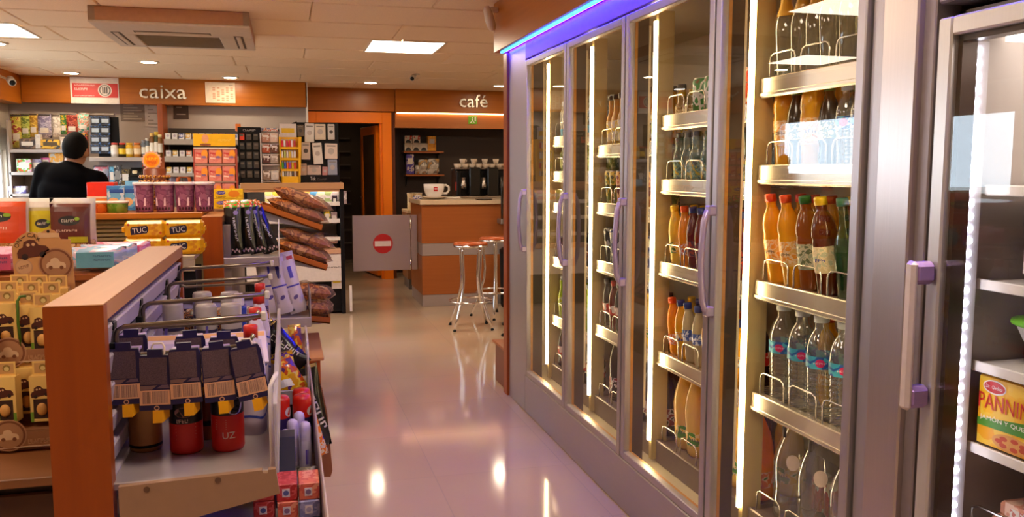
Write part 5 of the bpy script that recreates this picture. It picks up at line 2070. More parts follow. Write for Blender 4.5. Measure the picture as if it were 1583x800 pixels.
wb = wipes('wipes_pack', mottled('wipes_blue', ['#a8bcdc', '#c8d0e4', '#d8b8c8', '#90b4d0'], 12, .25, (1, 1, 2), .5), pm('#6fb0c4', .4))
wpk = wipes('wipes_pack', mottled('wipes_pink', ['#e898b0', '#d87890', '#e8b8c8', '#f0a8b8'], 12, .25, (1, 1, 2), .5), pm('#d8587a', .4))
WGp = 'wipes packs on the wooden deck'
p = PY(152, 409, 3.80)
wb((p.x, 3.80, .982), 'blue and white wipes pack at the front of the deck', group=WGp)
wb((p.x + .02, 3.93, .982), 'blue and white wipes pack in the second row of the deck', (0, 0, R(3)), group=WGp)
wpk((p.x + .055, 4.06, .982), 'pink and white wipes pack behind the blue packs', (0, 0, R(2)), group=WGp)
p = PY(2, 409, 3.80)
wpk((p.x - .02, 3.80, .982), 'pink wipes pack at the left front of the deck', group=WGp)
wpk((p.x - .02, 3.93, .982), 'pink wipes pack behind the left front pack', (0, 0, R(-2)), group=WGp)

LOGO = pm('#1c1a14', .4)


def snack(w, h, main, edge, food, strip=None):
    def fn():
        mb = MB()
        sf = pillow(mb, w, h, w * .32, edge, 10, 12, wob=.12, seed=int(w * 1000))
        o = build(mb, 'snack_bag', None, '', 'snack bag')
        mb = MB()
        bag_rect(mb, sf, -w * .46, w * .46, h * .30, h * .94, main, .001, 10, 8)
        bag_rect(mb, sf, -w * .46, w * .46, h * .08, h * .30, food, .001, 10, 4)
        bag_oval(mb, sf, -.0, h * .70, w * .26, h * .085, LOGO, .002)
        bag_oval(mb, sf, w * .2, h * .73, w * .06, h * .03, pm('#8ab020', .4), .0035)
        bag_text(mb, sf, '~6', h * .05, -w * .02, h * .70, pm('#d8d0c0', .4), width=w * .3, lift=.004)
        bag_text(mb, sf, '~8', h * .035, -w * .05, h * .53, pm('#e8c8b0', .4), width=w * .5, lift=.003)
        if strip:
            bag_rect(mb, sf, -w * .02, w * .44, h * .32, h * .42, pm(strip, .4), .003)
        build(mb, 'print', o)
        return o
    return Proto(fn)


FOODM = mottled('nuts', ['#b8864a', '#d8b070', '#8a5a28', '#e8d0a0'], 46, .4)
SB = 'snack bags before the till counter'
p = PY(8, 395, 4.22)
snack(.27, .29, pm('#d84a0e', .35, var=.08), pm('#d8ccc0', .3), FOODM)((p.x - .03, 4.22, .983), 'large orange snack bag with silver border and dark oval logo', (R(-5), 0, R(-4)), group=SB)
p = PY(66, 395, 4.22)
snack(.115, .245, pm('#c8b80e', .35, var=.08), pm('#b8a878', .3), FOODM)((p.x + .004, 4.23, .983), 'narrow yellow green snack bag with dark oval logo', (R(-5), 0, R(8)), group=SB)
p = PY(111, 395, 4.22)
snack(.172, .262, pm('#5e2418', .35, var=.08), pm('#6e3a30', .3), FOODM, '#b8bc18')((p.x, 4.21, .983), 'dark brown snack bag with dark oval logo and green strip', (R(-5), 0, R(-3)), group=SB)
whb = snack(.2, .28, pm('#d8ccc4', .35), pm('#d8d0c8', .3), FOODM)
whb((PY(75, 395, 4.4).x, 4.45, .983), 'pale snack bag hidden behind the yellow green one', group=SB)
whb((PY(112, 395, 4.4).x + .01, 4.42, .983), 'pale snack bag behind the dark brown one', group=SB)

# biscuit packs


def mk_tuc():
    w, d, h = .185, .10, .084
    mb = MB()
    mb.box(-w / 2, w / 2, 0, d, 0, h, mottled('biscuit_wrap', ['#f0b010', '#f4bc20', '#e8a008'], 14, .3, coat=.4), .014)
    mb.box(-w / 2 - .012, -w / 2, .01, d - .01, h * .35, h * .65, pm('#f0b010', .35), .002)
    mb.box(w / 2, w / 2 + .008, .01, d - .01, h * .35, h * .65, pm('#f0b010', .35), .002)
    o = build(mb, 'biscuit_pack', None, '', 'biscuit pack')
    mb = MB()
    n = mb.n()
    pts = [(-.042, -.018), (.030, -.018), (.038, -.008), (.040, .012), (.034, .020), (-.034, .020), (-.042, .010)]
    mb.prism([(x, z) for x, z in pts], 'xz', -.001, -.0002, pm('#16163a', .35))
    mb.text('TUC', .026, (-.001, -.0018, .001), pm('#f4ece4', .35), width=.064)
    mb.tf(n, Matrix.Translation((-.022, 0, h * .46)) @ Euler((0, R(-6), 0)).to_matrix().to_4x4())
    for i in range(4):
        mb.disc((.04 + .012 * (i % 2), -.0006, h * (.25 + .17 * i)), .011, pm('#e09418', .5), (0, -1, 0), 12, .008)
    mb.disc((.072, -.0006, h * .3), .006, pm('#d85818', .5), (0, -1, 0), 10)
    mb.disc((-.072, -.0006, h * .8), .006, pm('#d04018', .5), (0, -1, 0), 10)
    build(mb, 'print', o)
    return o


tuc = Proto(mk_tuc)
TU = 'yellow biscuit packs'
for i, (px, z, lab) in enumerate(((222, .978, 'yellow biscuit pack, lower left of four'), (284, .978, 'yellow biscuit pack, lower right of four, beside the orange post'),
                                  (224, 1.062, 'yellow biscuit pack, upper left of four'), (284, 1.062, 'yellow biscuit pack, upper right of four, beside the orange post'))):
    p = PY(px, 380, 4.46)
    tuc((p.x, 4.46 + .004 * i, z), lab, group=TU)
build(MB().box(-.86, -.656, 4.42, 4.72, .9805, .9812, pm('#b0a088', .5)), 'biscuit_mat', None, 'thin beige mat under the left biscuit packs', 'mat', loc=(-.76, 4.57, .9805))

# ================================================================== THE TILL COUNTER
ZC = 1.165
t = thing('till_counter', (-1.5, 5.2, 0), 'long wooden till counter with beige slatted front and crowded top', 'counter')
build(MB().box(-2.75, -.445, 4.90, 5.62, ZC - .032, ZC, WOOD_X, .003), 'top', t)
mb = MB()
mb.box(-2.75, -.445, 5.0, 5.58, 0, ZC - .032, pm('#8a7450', .6))
z = .99
while z < ZC - .04:
    mb.box(-2.75, -.445, 4.975, 5.0, z, z + .017, pm('#b09a68', .5), .003)
    z += .0225
build(mb, 'slatted_front', t)


def mk_candy():
    r, h = .052, .148
    o = build(MB().lathe([(0, .002), (r * .86, 0), (r * .88, .006), (r, h)], [pm('#5a1a38', .3), pm('#5a1a38', .3), mottled('candy', ['#8a4a6a', '#7a3a5c', '#9a5c78'], 24, .3)], seg=20), 'candy_tub', None, '', 'tub')
    build(MB().lathe([(r * 1.0, h - .002), (r * 1.1, h), (r * 1.1, h + .012), (r * 1.02, h + .014), (0, h + .014)], pm('#e4d8dc', .35), seg=20), 'lid', o)
    mb = MB()
    wrap(mb, r * .97, -.008, h * .38, [(-.036, -.022), (.022, -.022), (.022, .022), (-.036, .022)], [(0, 1, 2, 3)], pm('#dcb8c4', .4), lift=1.03)
    for k in range(5):
        wrap(mb, r * .95, .03 - .016 * k, h * .12, [(-.006, -.006), (.006, -.006), (.004, .01), (-.004, .008)], [(0, 1, 2, 3)], pm('#3a0e22', .3), lift=1.03)
    build(mb, 'label', o)
    return o


candy = Proto(mk_candy)
for i, (px, lab) in enumerate(((224, 'purple candy tub with white lid, first from the boxes at the left'), (256, 'purple candy tub with white lid, second from the left'), (287, 'purple candy tub with white lid, third from the left'), (317, 'purple candy tub with white lid, nearest to the yellow boxes'))):
    p = PY(px, 328, 5.0)
    candy((p.x, 5.0, ZC + .001), lab, (0, 0, R([0, -6, 12, 20][i])), group='purple candy tubs on the till counter')


def mk_ybox():
    w, d, h = .172, .08, .058
    o = build(MB().box(-w / 2, w / 2, 0, d, 0, h, mottled('yellow_box', ['#f0c018', '#f4cc30', '#e8b010'], 16, .4), .002), 'sweets_carton', None, '', 'box')
    mb = MB()
    mb.disc((-w * .22, -.0008, h * .62), .026, pm('#5a4aa0', .4), (0, -1, 0), 18, .011)
    mb.text('~5', .009, (-w * .22, -.0016, h * .62), pm('#e8e0e0', .4), width=.038)
    mb.text('~6', .010, (-w * .22, -.001, h * .2), pm('#6a4a18', .4), width=.05)
    mb.disc((w * .2, -.0008, h * .5), .032, pm('#f08a1c', .4), (0, -1, 0), 18, .02)
    build(mb, 'print', o)
    return o


ybox = Proto(mk_ybox)
p = PY(353, 328, 5.25)
for i in range(2):
    ybox((p.x, 5.25, ZC + .001 + .059 * i), 'yellow sweets carton with purple oval, %s of the two' % ('lower', 'upper')[i], group='yellow cartons on the till counter')


def tubp(col, lidc, r=.056, h=.052):
    def fn():
        o = build(MB().lathe([(0, 0), (r * .9, 0), (r, h)], mottled('tub', col, 26, .35), seg=20), 'snack_tub', None, '', 'tub')
        build(MB().lathe([(r, h - .002), (r * 1.06, h), (r * 1.06, h + .009), (0, h + .010)], pm(lidc, .35), seg=20), 'lid', o)
        return o
    return Proto(fn)


p = PY(182, 328, 5.0)
tubp(['#5a9a30', '#6aa83c', '#88b858'], '#e0d8d0')((p.x, 5.0, ZC + .001), 'green snack tub with pale lid on the till counter')
p = PY(153, 328, 5.0)
tubp(['#d8641c', '#c85814', '#e07a30'], '#e0d0c0')((p.x, 5.0, ZC + .001), 'orange snack tub with pale lid on the till counter')
p = PY(158, 328, 5.2)
o = build(MB().box(p.x - .07, p.x + .07, 5.18, 5.30, ZC + .001, ZC + .16, pm('#e02c14', .35), .003), 'charity_box', None, 'bright red box with orange lower band behind the orange tub', 'box', loc=(p.x, 5.2, ZC))
mb = MB()
mb.box(p.x - .071, p.x + .071, 5.178, 5.18, ZC + .07, ZC + .082, pm('#e8c8a8', .4))
mb.box(p.x - .071, p.x + .071, 5.178, 5.18, ZC + .035, ZC + .068, pm('#e8882c', .4))
build(mb, 'band', o)


def mk_bluebox():
    o = build(MB().box(-.045, .045, 0, .06, 0, .14, mottled('blue_box', ['#3a7ab8', '#6aa8d0', '#c8d0dc'], 10, .4), .002), 'snack_box', None, '', 'box')
    mb = MB()
    mb.disc((-.012, -.0008, .05), .030, pm('#e8b078', .5), (0, -1, 0), 16, .024)
    mb.box(-.03, .04, -.001, 0, .10, .12, pm('#28509a', .4))
    build(mb, 'print', o)
    return o


bbx = Proto(mk_bluebox)
for px, yy, lab in ((180, 5.16, 'blue snack box with orange picture, left of two'), (201, 5.18, 'blue snack box beside the purple tubs')):
    p = PY(px, 328, yy)
    bbx((p.x, yy, ZC + .001), lab, group='blue snack boxes on the till counter')

# lollipop stand
p = PY(241, 328, 5.30)
lx, ly = p.x, 5.32
t = thing('lollipop_stand', (lx, ly, ZC + .001), 'lollipop stand with round orange star sign on the till counter', 'stand')
mb = MB()
mb.lathe([(0, 0), (.07, 0), (.074, .01), (.062, .02), (.062, .23), (.05, .24), (0, .24)], pm('#7a3a1c', .4), (lx, ly, ZC + .001), 20)
build(mb, 'drum', t)
mb = MB()
zc = PY(238, 248, ly - .02).z
pts = []
for q in range(32):
    rr = .056 if q % 2 else .048
    pts.append((lx - .008 + rr * math.cos(2 * PI * q / 32), zc + rr * math.sin(2 * PI * q / 32)))
mb.add([(x, ly - .04, z) for x, z in pts] + [(x, ly - .036, z) for x, z in pts], [tuple(range(32)), tuple(range(63, 31, -1))] + [(q, (q + 1) % 32, 32 + (q + 1) % 32, 32 + q) for q in range(32)], pm('#e0a890', .4))
mb.disc((lx - .008, ly - .0412, zc), .043, pm('#f0a010', .4), (0, -1, 0), 24)
mb.disc((lx - .008, ly - .0416, zc), .034, pm('#e87808', .4), (0, -1, 0), 24)
mb.text('~5', .014, (lx - .008, ly - .0424, zc + .008), pm('#f8d020', .4), width=.055)
mb.text('~4', .012, (lx - .008, ly - .0424, zc - .012), pm('#c82010', .4), width=.045)
sg = build(mb, 'star_sign', t)
build(MB().tube([(lx, ly, ZC + .23), (lx, ly - .03, zc - .05), (lx - .004, ly - .035, zc)], .005, pm('#c83018', .4), 8), 'sign_stem', t)


def mk_lolly():
    o = build(MB().ball((0, 0, 0), .0105, mottled('lolly', ['#c8781c', '#8a2a14', '#e0a838', '#6a2418'], 60, .3, coat=.5), 10, 7), 'lollipop', None, '', 'lollipop')
    build(MB().tube([(0, .01, 0), (0, .028, 0)], .0018, pm('#e8e0d8', .4), 6), 'stick', o)
    return o


lolly = Proto(mk_lolly)
for r_ in range(6):
    for q in range(9):
        a = R(-160 + q * 17.5 + (r_ % 2) * 8)
        rr = .081
        lolly((lx + rr * math.cos(a), ly + rr * math.sin(a), ZC + .045 + r_ * .029), 'small wrapped lollipop stuck in the brown drum of the lollipop stand', (0, 0, a + PI / 2), group='lollipops in the stand on the till counter')

# gum display
yg = 5.40
def gp(px, py): return PY(px, py, yg)
x0, x1 = gp(299, 250).x, gp(366, 250).x
t = thing('gum_display', ((x0 + x1) / 2, yg, ZC + .001), 'red tiered gum display with yellow header on the till counter', 'display')
zh0, zh1 = gp(330, 226).z, gp(330, 207).z
mb = MB()
RD = pm('#b84a38', .45)
mb.box(x0, x0 + .006, yg, yg + .12, ZC + .001, gp(0, 228).z, RD)
mb.box(x1 - .006, x1, yg, yg + .12, ZC + .001, gp(0, 228).z, RD)
mb.box(x0 + .006, x1 - .006, yg + .112, yg + .12, ZC + .001, gp(0, 228).z, RD)
rows = [(228, 253), (257, 281), (285, 308)]
for a, b_ in rows:
    mb.box(x0 + .006, x1 - .006, yg + .002, yg + .112, gp(0, b_ + 3).z, gp(0, b_).z, pm('#a07a68', .45))
mb.box(x0 + .004, x1 - .004, yg - .002, yg + .11, gp(0, 229).z, gp(0, 226).z, pm('#d8c4b4', .4))
build(mb, 'rack', t)
build(MB().box(x0 + .002, x1 - .004, yg + .01, yg + .016, zh0, zh1, pm('#e8b00c', .4), .001), 'header', t)
mb = MB()
c_ = gp(317, 216)
mb.disc((c_.x, yg + .0095, c_.z + .006), .020, pm('#d8946a', .5), (0, -1, 0), 16, .026)
mb.disc((c_.x, yg + .0092, c_.z - .03), .032, pm('#8a4a28', .5), (0, -1, 0), 16, .008)
mb.text('~7', .012, (gp(347, 216).x, yg + .009, gp(347, 217).z), pm('#f4d060', .4), width=.07)
build(mb, 'header_print', t)


def mk_gum():
    w, d, h = .073, .07, .092
    o = build(MB().box(-w / 2, w / 2, 0, d, 0, h, mottled('gum', ['#e08a78', '#d87868', '#e8a090'], 18, .4), .002), 'gum_box', None, '', 'gum box')
    mb = MB()
    mb.add([(-w * .4, -.0006, h * .62), (w * .1, -.0006, h * .55), (w * .1, -.0006, h * .63), (-w * .4, -.0006, h * .7)], [(0, 1, 2, 3)], pm('#c83030', .4))
    mb.add([(-w * .4, -.0006, h * .30), (w * .0, -.0006, h * .26), (w * .0, -.0006, h * .36), (-w * .4, -.0006, h * .40)], [(0, 1, 2, 3)], pm('#f0d0c0', .4))
    mb.disc((w * .28, -.0008, h * .60), .018, pm('#f09a2c', .4), (0, -1, 0), 14, .026)
    mb.disc((w * .22, -.001, h * .40), .014, pm('#8a6a98', .4), (0, -1, 0), 14, .007)
    build(mb, 'print', o)
    return o


gum = Proto(mk_gum)
for ri, (a, b_) in enumerate(rows):
    for ci, px in enumerate((311, 333, 354)):
        p = gp(px, b_)
        gum((p.x, yg + .004, p.z + .001), 'pink gum box in the %s column of the %s row of the gum display' % (('left', 'middle', 'right')[ci], ('top', 'middle', 'bottom')[ri]), group='pink gum boxes')

# ================================================================== WALL BEHIND THE TILL
t = thing('wall_shelving', (-2.05, 9.95, .9), 'wall shelving with sweets and jars behind the shop assistant', 'shelving')
YS = 9.86
SHM = pm('#b0a49c', .4, .1)
def sp(px, py, yy=YS): return PY(px, py, yy)
mb = MB()
shelves = [(14, 100, 231, 236), (138, 246, 243, 249), (14, 60, 266, 271), (60, 246, 287, 291), (14, 60, 300, 304)]
for a, b_, ya, yb in shelves:
    mb = MB()
    mb.box(sp(a, ya).x, sp(b_, ya).x, YS, YB - .005, sp(0, yb).z, sp(0, ya).z, SHM, .003)
    build(mb, 'shelf', t)
mb = MB()
mb.box(sp(13, 200).x - .02, sp(13, 200).x, YS, YB - .005, .9, 1.9, SHM)
build(mb, 'side', t)
mb = MB()
mb.box(sp(14, 290).x, sp(246, 290).x, YS + .02, YB - .005, 0, sp(0, 304).z, pm('#8a7a70', .5))
build(mb, 'base_cabinet', t)
mb = MB()
for z in (sp(0, 172).z,):
    mb.box(sp(15, 200).x, sp(165, 200).x, YB - .03, YB - .01, z, z + .02, SHM)
build(mb, 'peg_rail', t)


def backbag(px0, px1, py0, py1, cols, lab, cat='sweets bag', y=YS + .12, name='sweets_bag', flat=False, sc=30):
    a, b_ = PY(px0, py1, y), PY(px1, py0, y)
    w, h = b_.x - a.x, b_.z - a.z
    mb = MB()
    sf = pillow(mb, w, h, min(.06, w * .4), mottled('pk_' + cols[0], cols, sc, .4), 6, 8, seed=px0)
    o = build(mb, name, None, lab, cat, 'sweets and snacks on the wall shelving')
    mb = MB()
    bag_rect(mb, sf, -w * .42, w * .42, h * .93, h * .99, pm('#3a3432', .5))
    bag_rect(mb, sf, -w * .3, w * .3, h * .2, h * .42, pm('#e0d4c4', .5))
    build(mb, 'print', o)
    o.location = (a.x + w / 2, y, a.z)
    return o


def backbox(px0, px1, py0, py1, cols, lab, cat='box', y=YS + .03, name='carton', d=.08, sc=24, print_=None):
    a, b_ = PY(px0, py1, y), PY(px1, py0, y)
    w, h = b_.x - a.x, b_.z - a.z
    o = build(MB().box(-w / 2, w / 2, 0, d, 0, h, mottled('bx_' + cols[0], cols, sc, .4), .003), name, None, lab, cat, 'sweets and snacks on the wall shelving')
    mb = MB()
    mb.box(-w * .36, w * .36, -.002, -.0002, h * .3, h * .72, pm(print_ or '#e4dacc', .5))
    build(mb, 'label', o)
    o.location = (a.x + w / 2, y, a.z)
    return o


def backjar(px, py0, py1, wpx, col, cap, lab, y=YS + .05, lb='#e8e0d0'):
    a, b_ = PY(px, py1, y), PY(px, py0, y)
    h = b_.z - a.z
    r = wpx / 2 * y / FPX
    o = build(MB().lathe([(0, 0), (r, 0), (r, h * .78), (r * .7, h * .85), (r * .7, h * .88)], pm(col, .35), seg=14), 'jar', None, lab, 'jar', 'jars on the wall shelving')
    build(MB().lathe([(0, h * .86), (r * .8, h * .86), (r * .8, h), (0, h)], pm(cap, .4), seg=14), 'lid', o)
    build(MB().lathe([(r * 1.02, h * .2), (r * 1.02, h * .6)], pm(lb, .5), seg=14), 'label', o)
    o.location = (a.x, y, a.z)
    return o


for (a, b_, c_, d_, cols, lab) in (
        (18, 33, 177, 228, ['#b8a838', '#d8c458', '#a03a2a'], 'yellow green sweets bag, first on the pegs from the window wall'),
        (33, 46, 177, 214, ['#9aa838', '#c0c458', '#6a7a28'], 'lime green sweets bag, second on the pegs'),
        (46, 58, 176, 212, ['#c89a28', '#e0b848', '#a87818'], 'golden sweets bag, third on the pegs'),
        (59, 79, 177, 213, ['#9890a8', '#b8b0c4', '#7a7090'], 'wide grey lilac sweets bag on the pegs'),
        (82, 93, 178, 212, ['#d0c4b8', '#b8a898', '#e0d8cc'], 'cream sweets bag on the pegs'),
        (94, 103, 176, 208, ['#2a5a20', '#4a7a30', '#c8a018'], 'dark green sweets bag on the pegs'),
        (103, 120, 176, 210, ['#9a3a28', '#c05a40', '#7a2018'], 'brick red sweets bag on the pegs'),
        (120, 137, 175, 206, ['#58a088', '#e0c8b8', '#d87858', '#8ac0a8'], 'mint and peach striped sweets bag on the pegs')):
    backbag(a, b_, c_, d_, cols, lab)
for i in range(8):
    px = (140 if i % 2 == 0 else 155)
    py = 180 + (i // 2) * 14.5
    backbox(px, px + 14.5, py, py + 14, ['#17171c', '#2a2c34', '#1c1c24', '#3a6ab0'], 'black gadget pack with pale picture, %s row %s on the black card' % (('top', 'second', 'third', 'bottom')[i // 2], ('left', 'right')[i % 2]), 'gadget pack', YS + .05, 'gadget_pack', .03, 40, '#b8c4d0')
build(MB().box(sp(138, 0).x, sp(172, 0).x, YS + .085, YS + .095, sp(0, 242).z, sp(0, 178).z, BLACK_SOFT), 'display_card', None, 'tall black display card for the gadget packs', 'display card', loc=(sp(155, 0).x, YS + .09, sp(0, 242).z))
backbox(30, 54, 215, 230, ['#3a2a24', '#5a4434', '#8a6a4a'], 'dark brown sweets carton on the upper left shelf')
backbox(55, 62, 208, 230, ['#e0d8d0', '#d0c8c0', '#e8e0d8'], 'narrow white carton on the upper left shelf')
backbox(63, 92, 216, 230, ['#f0c010', '#e8b008', '#2a2418'], 'bright yellow sweets tray on the upper left shelf', print_='#5a4410')
backbox(93, 104, 212, 231, ['#c8b098', '#d8c4ac', '#a88a68'], 'beige carton beside the yellow tray')
backbox(108, 134, 206, 242, ['#a82c1c', '#d8481c', '#2a1c18', '#e0a020'], 'red and black sweets display behind the assistant', y=YS + .1)
backbox(78, 97, 237, 286, ['#e09818', '#e8a828', '#c8c0b0'], 'orange carton on the middle shelf behind the assistant', y=YS + .1)
for px, col, cap, lab, lb in ((178, '#d8d0c4', '#b84038', 'white jar with red lid beside the black display card', '#e8e0d8'), (190, '#3a2c10', '#c83828', 'dark jar with yellow label and red lid', '#e8c010'), (201, '#d8a820', '#e0b840', 'golden jar with yellow lid', '#e8d8a0'), (213, '#c88838', '#c86828', 'orange jar with orange lid', '#e0c8a0')):
    backjar(px, 221, 243, 10.5, col, cap, lab, lb=lb)
for px, py0, col, cap, lab in ((223, 217, '#6a7078', '#8a8c94', 'grey bottle on the shelf beside the jars'), (229, 214, '#5a626a', '#c8c0b8', 'slim grey bottle next to the wood divider'), (236, 206, '#7a4a18', '#d8b060', 'amber bottle on the shelf end'), (243, 204, '#3a4018', '#c8a830', 'dark green bottle with gold cap on the shelf end'), (248, 208, '#8a5a20', '#e0c890', 'amber bottle in front of the wood divider')):
    backjar(px, py0, 243, 7, col, cap, lab)
backbox(26, 48, 246, 266, ['#e84828', '#58c030', '#e8e0e0', '#e0a8c0'], 'red, green and white toy candy box on the lower left shelf')
backbox(50, 64, 246, 266, ['#8a80a0', '#a098b4', '#6a6088'], 'lilac box on the lower left shelf', y=YS + .06)
backbox(64, 77, 244, 255, ['#d84898', '#e868a8', '#c03080'], 'bright pink box beside the lilac box', y=YS + .10)
backbox(14, 40, 288, 300, ['#d8d0dc', '#a8a0c0', '#5a4a88'], 'white and purple box on the lowest left shelf')
backbag(146, 168, 256, 287, ['#b8b4bc', '#c8c4cc', '#d87888'], 'silver bag with pink print beside the assistant')
backbox(170, 176, 258, 287, ['#4a90b8', '#6ab0d0', '#3a78a0'], 'slim light blue box on the till shelf')
backbox(177, 187, 256, 287, ['#26262a', '#4a4a50', '#b8b4b0'], 'dark accessory rack box on the till shelf', print_='#8a8680')
backbox(188, 200, 262, 287, ['#4a3a20', '#7a6428', '#2a2014'], 'brown box on the till shelf')
backbox(221, 231, 255, 287, ['#2a3a1c', '#c02018', '#3a4a28'], 'dark green and red box at the shelf end', y=YS + .08)

# small espresso style machine on the till shelf: dark dispenser with blue front
p = sp(210, 287)
t = thing('card_terminal', (p.x, YS + .05, p.z), 'black till machine with pale blue front panel', 'till')
mb = MB()
mb.box(p.x - .07, p.x + .08, YS - .02, YS + .14, p.z, p.z + .10, BLACK, .01)
mb.prism([(YS - .02, p.z + .10), (YS + .13, p.z + .10), (YS + .10, p.z + .19), (YS + .05, p.z + .19)], 'yz', p.x - .05, p.x + .06, BLACK)
build(mb, 'body', t)
build(MB().box(p.x - .10, p.x + .08, YS - .04, YS - .025, p.z - .04, p.z + .05, pm('#7ab0cc', .4), .003), 'front_panel', t)
build(MB().box(p.x - .03, p.x + .02, YS + .0, YS + .03, p.z + .12, p.z + .16, pm('#d8c8a0', .4), .006), 'display', t)

# notices on the wall
for px0, px1, py0, py1, c_, lab in ((187, 223, 162, 187, '#7a6a60', 'grey brown notice board on the till wall'), (225, 247, 163, 196, '#b8aaa0', 'pale paper notice on the till wall'), (269, 291, 163, 184, '#4a3428', 'small dark brown notice right of the wood divider')):
    a, b_ = PY(px0, py1, YB - .004), PY(px1, py0, YB - .004)
    o = build(MB().box(a.x, b_.x, YB - .010, YB - .002, a.z, b_.z, pm(c_, .6), .001), 'notice', None, lab, 'notice', loc=((a.x + b_.x) / 2, YB, a.z))
    mb = MB()
    n = 6 if px0 < 260 else 2
    for i in range(n):
        zz = a.z + (b_.z - a.z) * (i + .6) / n
        mb.box(a.x + .03, b_.x - .03 - .04 * (i % 3), YB - .0115, YB - .0102, zz, zz + .012, pm('#a8988a' if px0 != 225 else '#8a7c72', .6))
    build(mb, 'printed_lines', o)

# cigarette shelving right of the divider
t = thing('cigarette_shelving', (-.55, 9.95, .9), 'cigarette shelving with grey price rails behind the gum display', 'shelving')
xa, xb = -1.262, .235
LEV = [(213, 222), (241, 250), (268, 274), (288, 294)]
for ya, yb in LEV:
    mb = MB()
    mb.box(xa, xb, YS - .004, YS + .006, sp(0, yb).z, sp(0, ya).z, pm('#a89c90', .4, .1), .002)
    mb.box(xa, xb, YS + .006, YB - .01, sp(0, yb).z, sp(0, yb).z + .012, pm('#8a7c70', .5))
    build(mb, 'shelf', t)
mb = MB()
mb.box(xa, xb, YB - .03, YB - .004, .9, sp(0, 200).z + .05, pm('#3a302a', .6))
mb.box(xa, xb, YS + .02, YB - .03, 0, sp(0, 294).z, pm('#6a5a50', .5))
build(mb, 'back_panel', t)


def cig(c1, c2):
    def fn():
        o = build(MB().box(-.027, .027, 0, .05, 0, .088, mottled('cig_' + c1, [c1, c1, '#d8d0c8'], 14, .4), .001), 'cigarette_pack', None, '', 'cigarette pack')
        mb = MB()
        mb.box(-.026, .026, -.0008, .0002, .0, .040, pm('#e0d8d0', .5))
        mb.disc((0, -.001, .062), .014, pm(c2, .4), (0, -1, 0), 12)
        mb.box(-.018, .018, -.0014, -.0008, .006, .012, pm('#2a2422', .5))
        build(mb, 'print', o)
        return o
    return Proto(fn)


CIG = {'white': cig('#e0d8d4', '#b8a8b0'), 'blue': cig('#5a6090', '#d8d4e0'), 'gold': cig('#e0b040', '#f0e0c0'), 'orange': cig('#e08858', '#f0d8c8'), 'red': cig('#d06050', '#f0d0c8'), 'pale blue': cig('#a8b8d8', '#4a70b0')}
CO_ = [['white', 'white', 'blue', 'gold', 'gold', 'white', 'pale blue', 'orange', 'orange', 'red', 'pale blue', 'white', 'white', 'white', 'pale blue', 'white', 'red', 'white', 'orange', 'white', 'gold'],
       ['white', 'gold', 'white', 'orange', 'white', 'gold', 'white', 'white'], ['gold', 'white', 'white', 'gold', 'orange', 'white', 'red', 'white']]
for r_, row in enumerate(CO_):
    for k, cl in enumerate(row):
        CIG[cl]((xa + .04 + k * .0695, YS + .012, sp(0, LEV[r_][0]).z - .025), '%s cigarette pack, number %d from the wood divider, %s shelf of the cigarette shelving' % (cl, k + 1, ('top', 'second', 'third')[r_]), group='cigarette packs')
for i, (px0, px1, lab) in enumerate(((262, 281, 'white carton on the bottom shelf of the cigarette shelving, beside the lollipop stand'), (283, 300, 'white carton on the bottom shelf of the cigarette shelving, beside the gum display'))):
    backbox(px0, px1, 262, 290, ['#d8ccc4', '#e0d8d0', '#b8a8a0'], lab, 'carton', YS + .10, 'white_carton', .1, 20, '#8a7888')
mb = MB()
yo = YS + .045
zo = sp(0, 288).z
mb.tube([(PY(263, 0, yo).x, yo, zo + .004), (PY(264, 0, yo).x, yo, zo + .075), (PY(268, 0, yo).x, yo, zo + .10), (PY(278, 0, yo).x, yo, zo + .10), (PY(282, 0, yo).x, yo, zo + .075), (PY(283, 0, yo).x, yo, zo + .004)], .02, pm('#d8641c', .4), 10)
build(mb, 'orange_stand', None, 'small orange curved stand in front of the white cartons', 'stand', loc=(PY(272, 0, yo).x, yo, zo))

# signs on the fascia
YF = 10.176
a, b_ = PY(110, 160, YF), PY(183, 121, YF)
o = build(MB().box(a.x, b_.x, YF - .006, YF + .002, a.z, b_.z, pm('#e8dcd4', .5), .001), 'notice_board', None, 'white and red notice with a round emblem on the till fascia', 'notice', loc=((a.x + b_.x) / 2, YF, a.z))
mb = MB()
W_, H_ = b_.x - a.x, b_.z - a.z
mb.box(a.x + W_ * .04, a.x + W_ * .98, YF - .0075, YF - .006, a.z + H_ * .24, a.z + H_ * .78, pm('#d03838', .5))
mb.disc((a.x + W_ * .71, YF - .0085, a.z + H_ * .52), .069, pm('#e8dcd4', .5), (0, -1, 0), 28)
mb.disc((a.x + W_ * .71, YF - .0092, a.z + H_ * .52), .058, pm('#4a4440', .5), (0, -1, 0), 28)
mb.disc((a.x + W_ * .71, YF - .0098, a.z + H_ * .52), .046, pm('#d8ccc4', .5), (0, -1, 0), 28, .052)
for dx in (-.02, .0, .02):
    mb.box(a.x + W_ * .71 + dx - .006, a.x + W_ * .71 + dx + .006, YF - .0105, YF - .0098, a.z + H_ * .40, a.z + H_ * .64, pm('#4a4440', .5))
mb.text('~12', .014, (a.x + W_ * .30, YF - .009, a.z + H_ * .70), pm('#f0d8d4', .5), width=W_ * .42)
mb.text('~8', .024, (a.x + W_ * .22, YF - .009, a.z + H_ * .56), pm('#f8f0ec', .5), width=W_ * .26)
mb.text('~14', .012, (a.x + W_ * .28, YF - .009, a.z + H_ * .30), pm('#f0d8d4', .5), width=W_ * .42)
build(mb, 'print', o)
a, b_ = PY(318, 159, YF), PY(363, 128, YF)
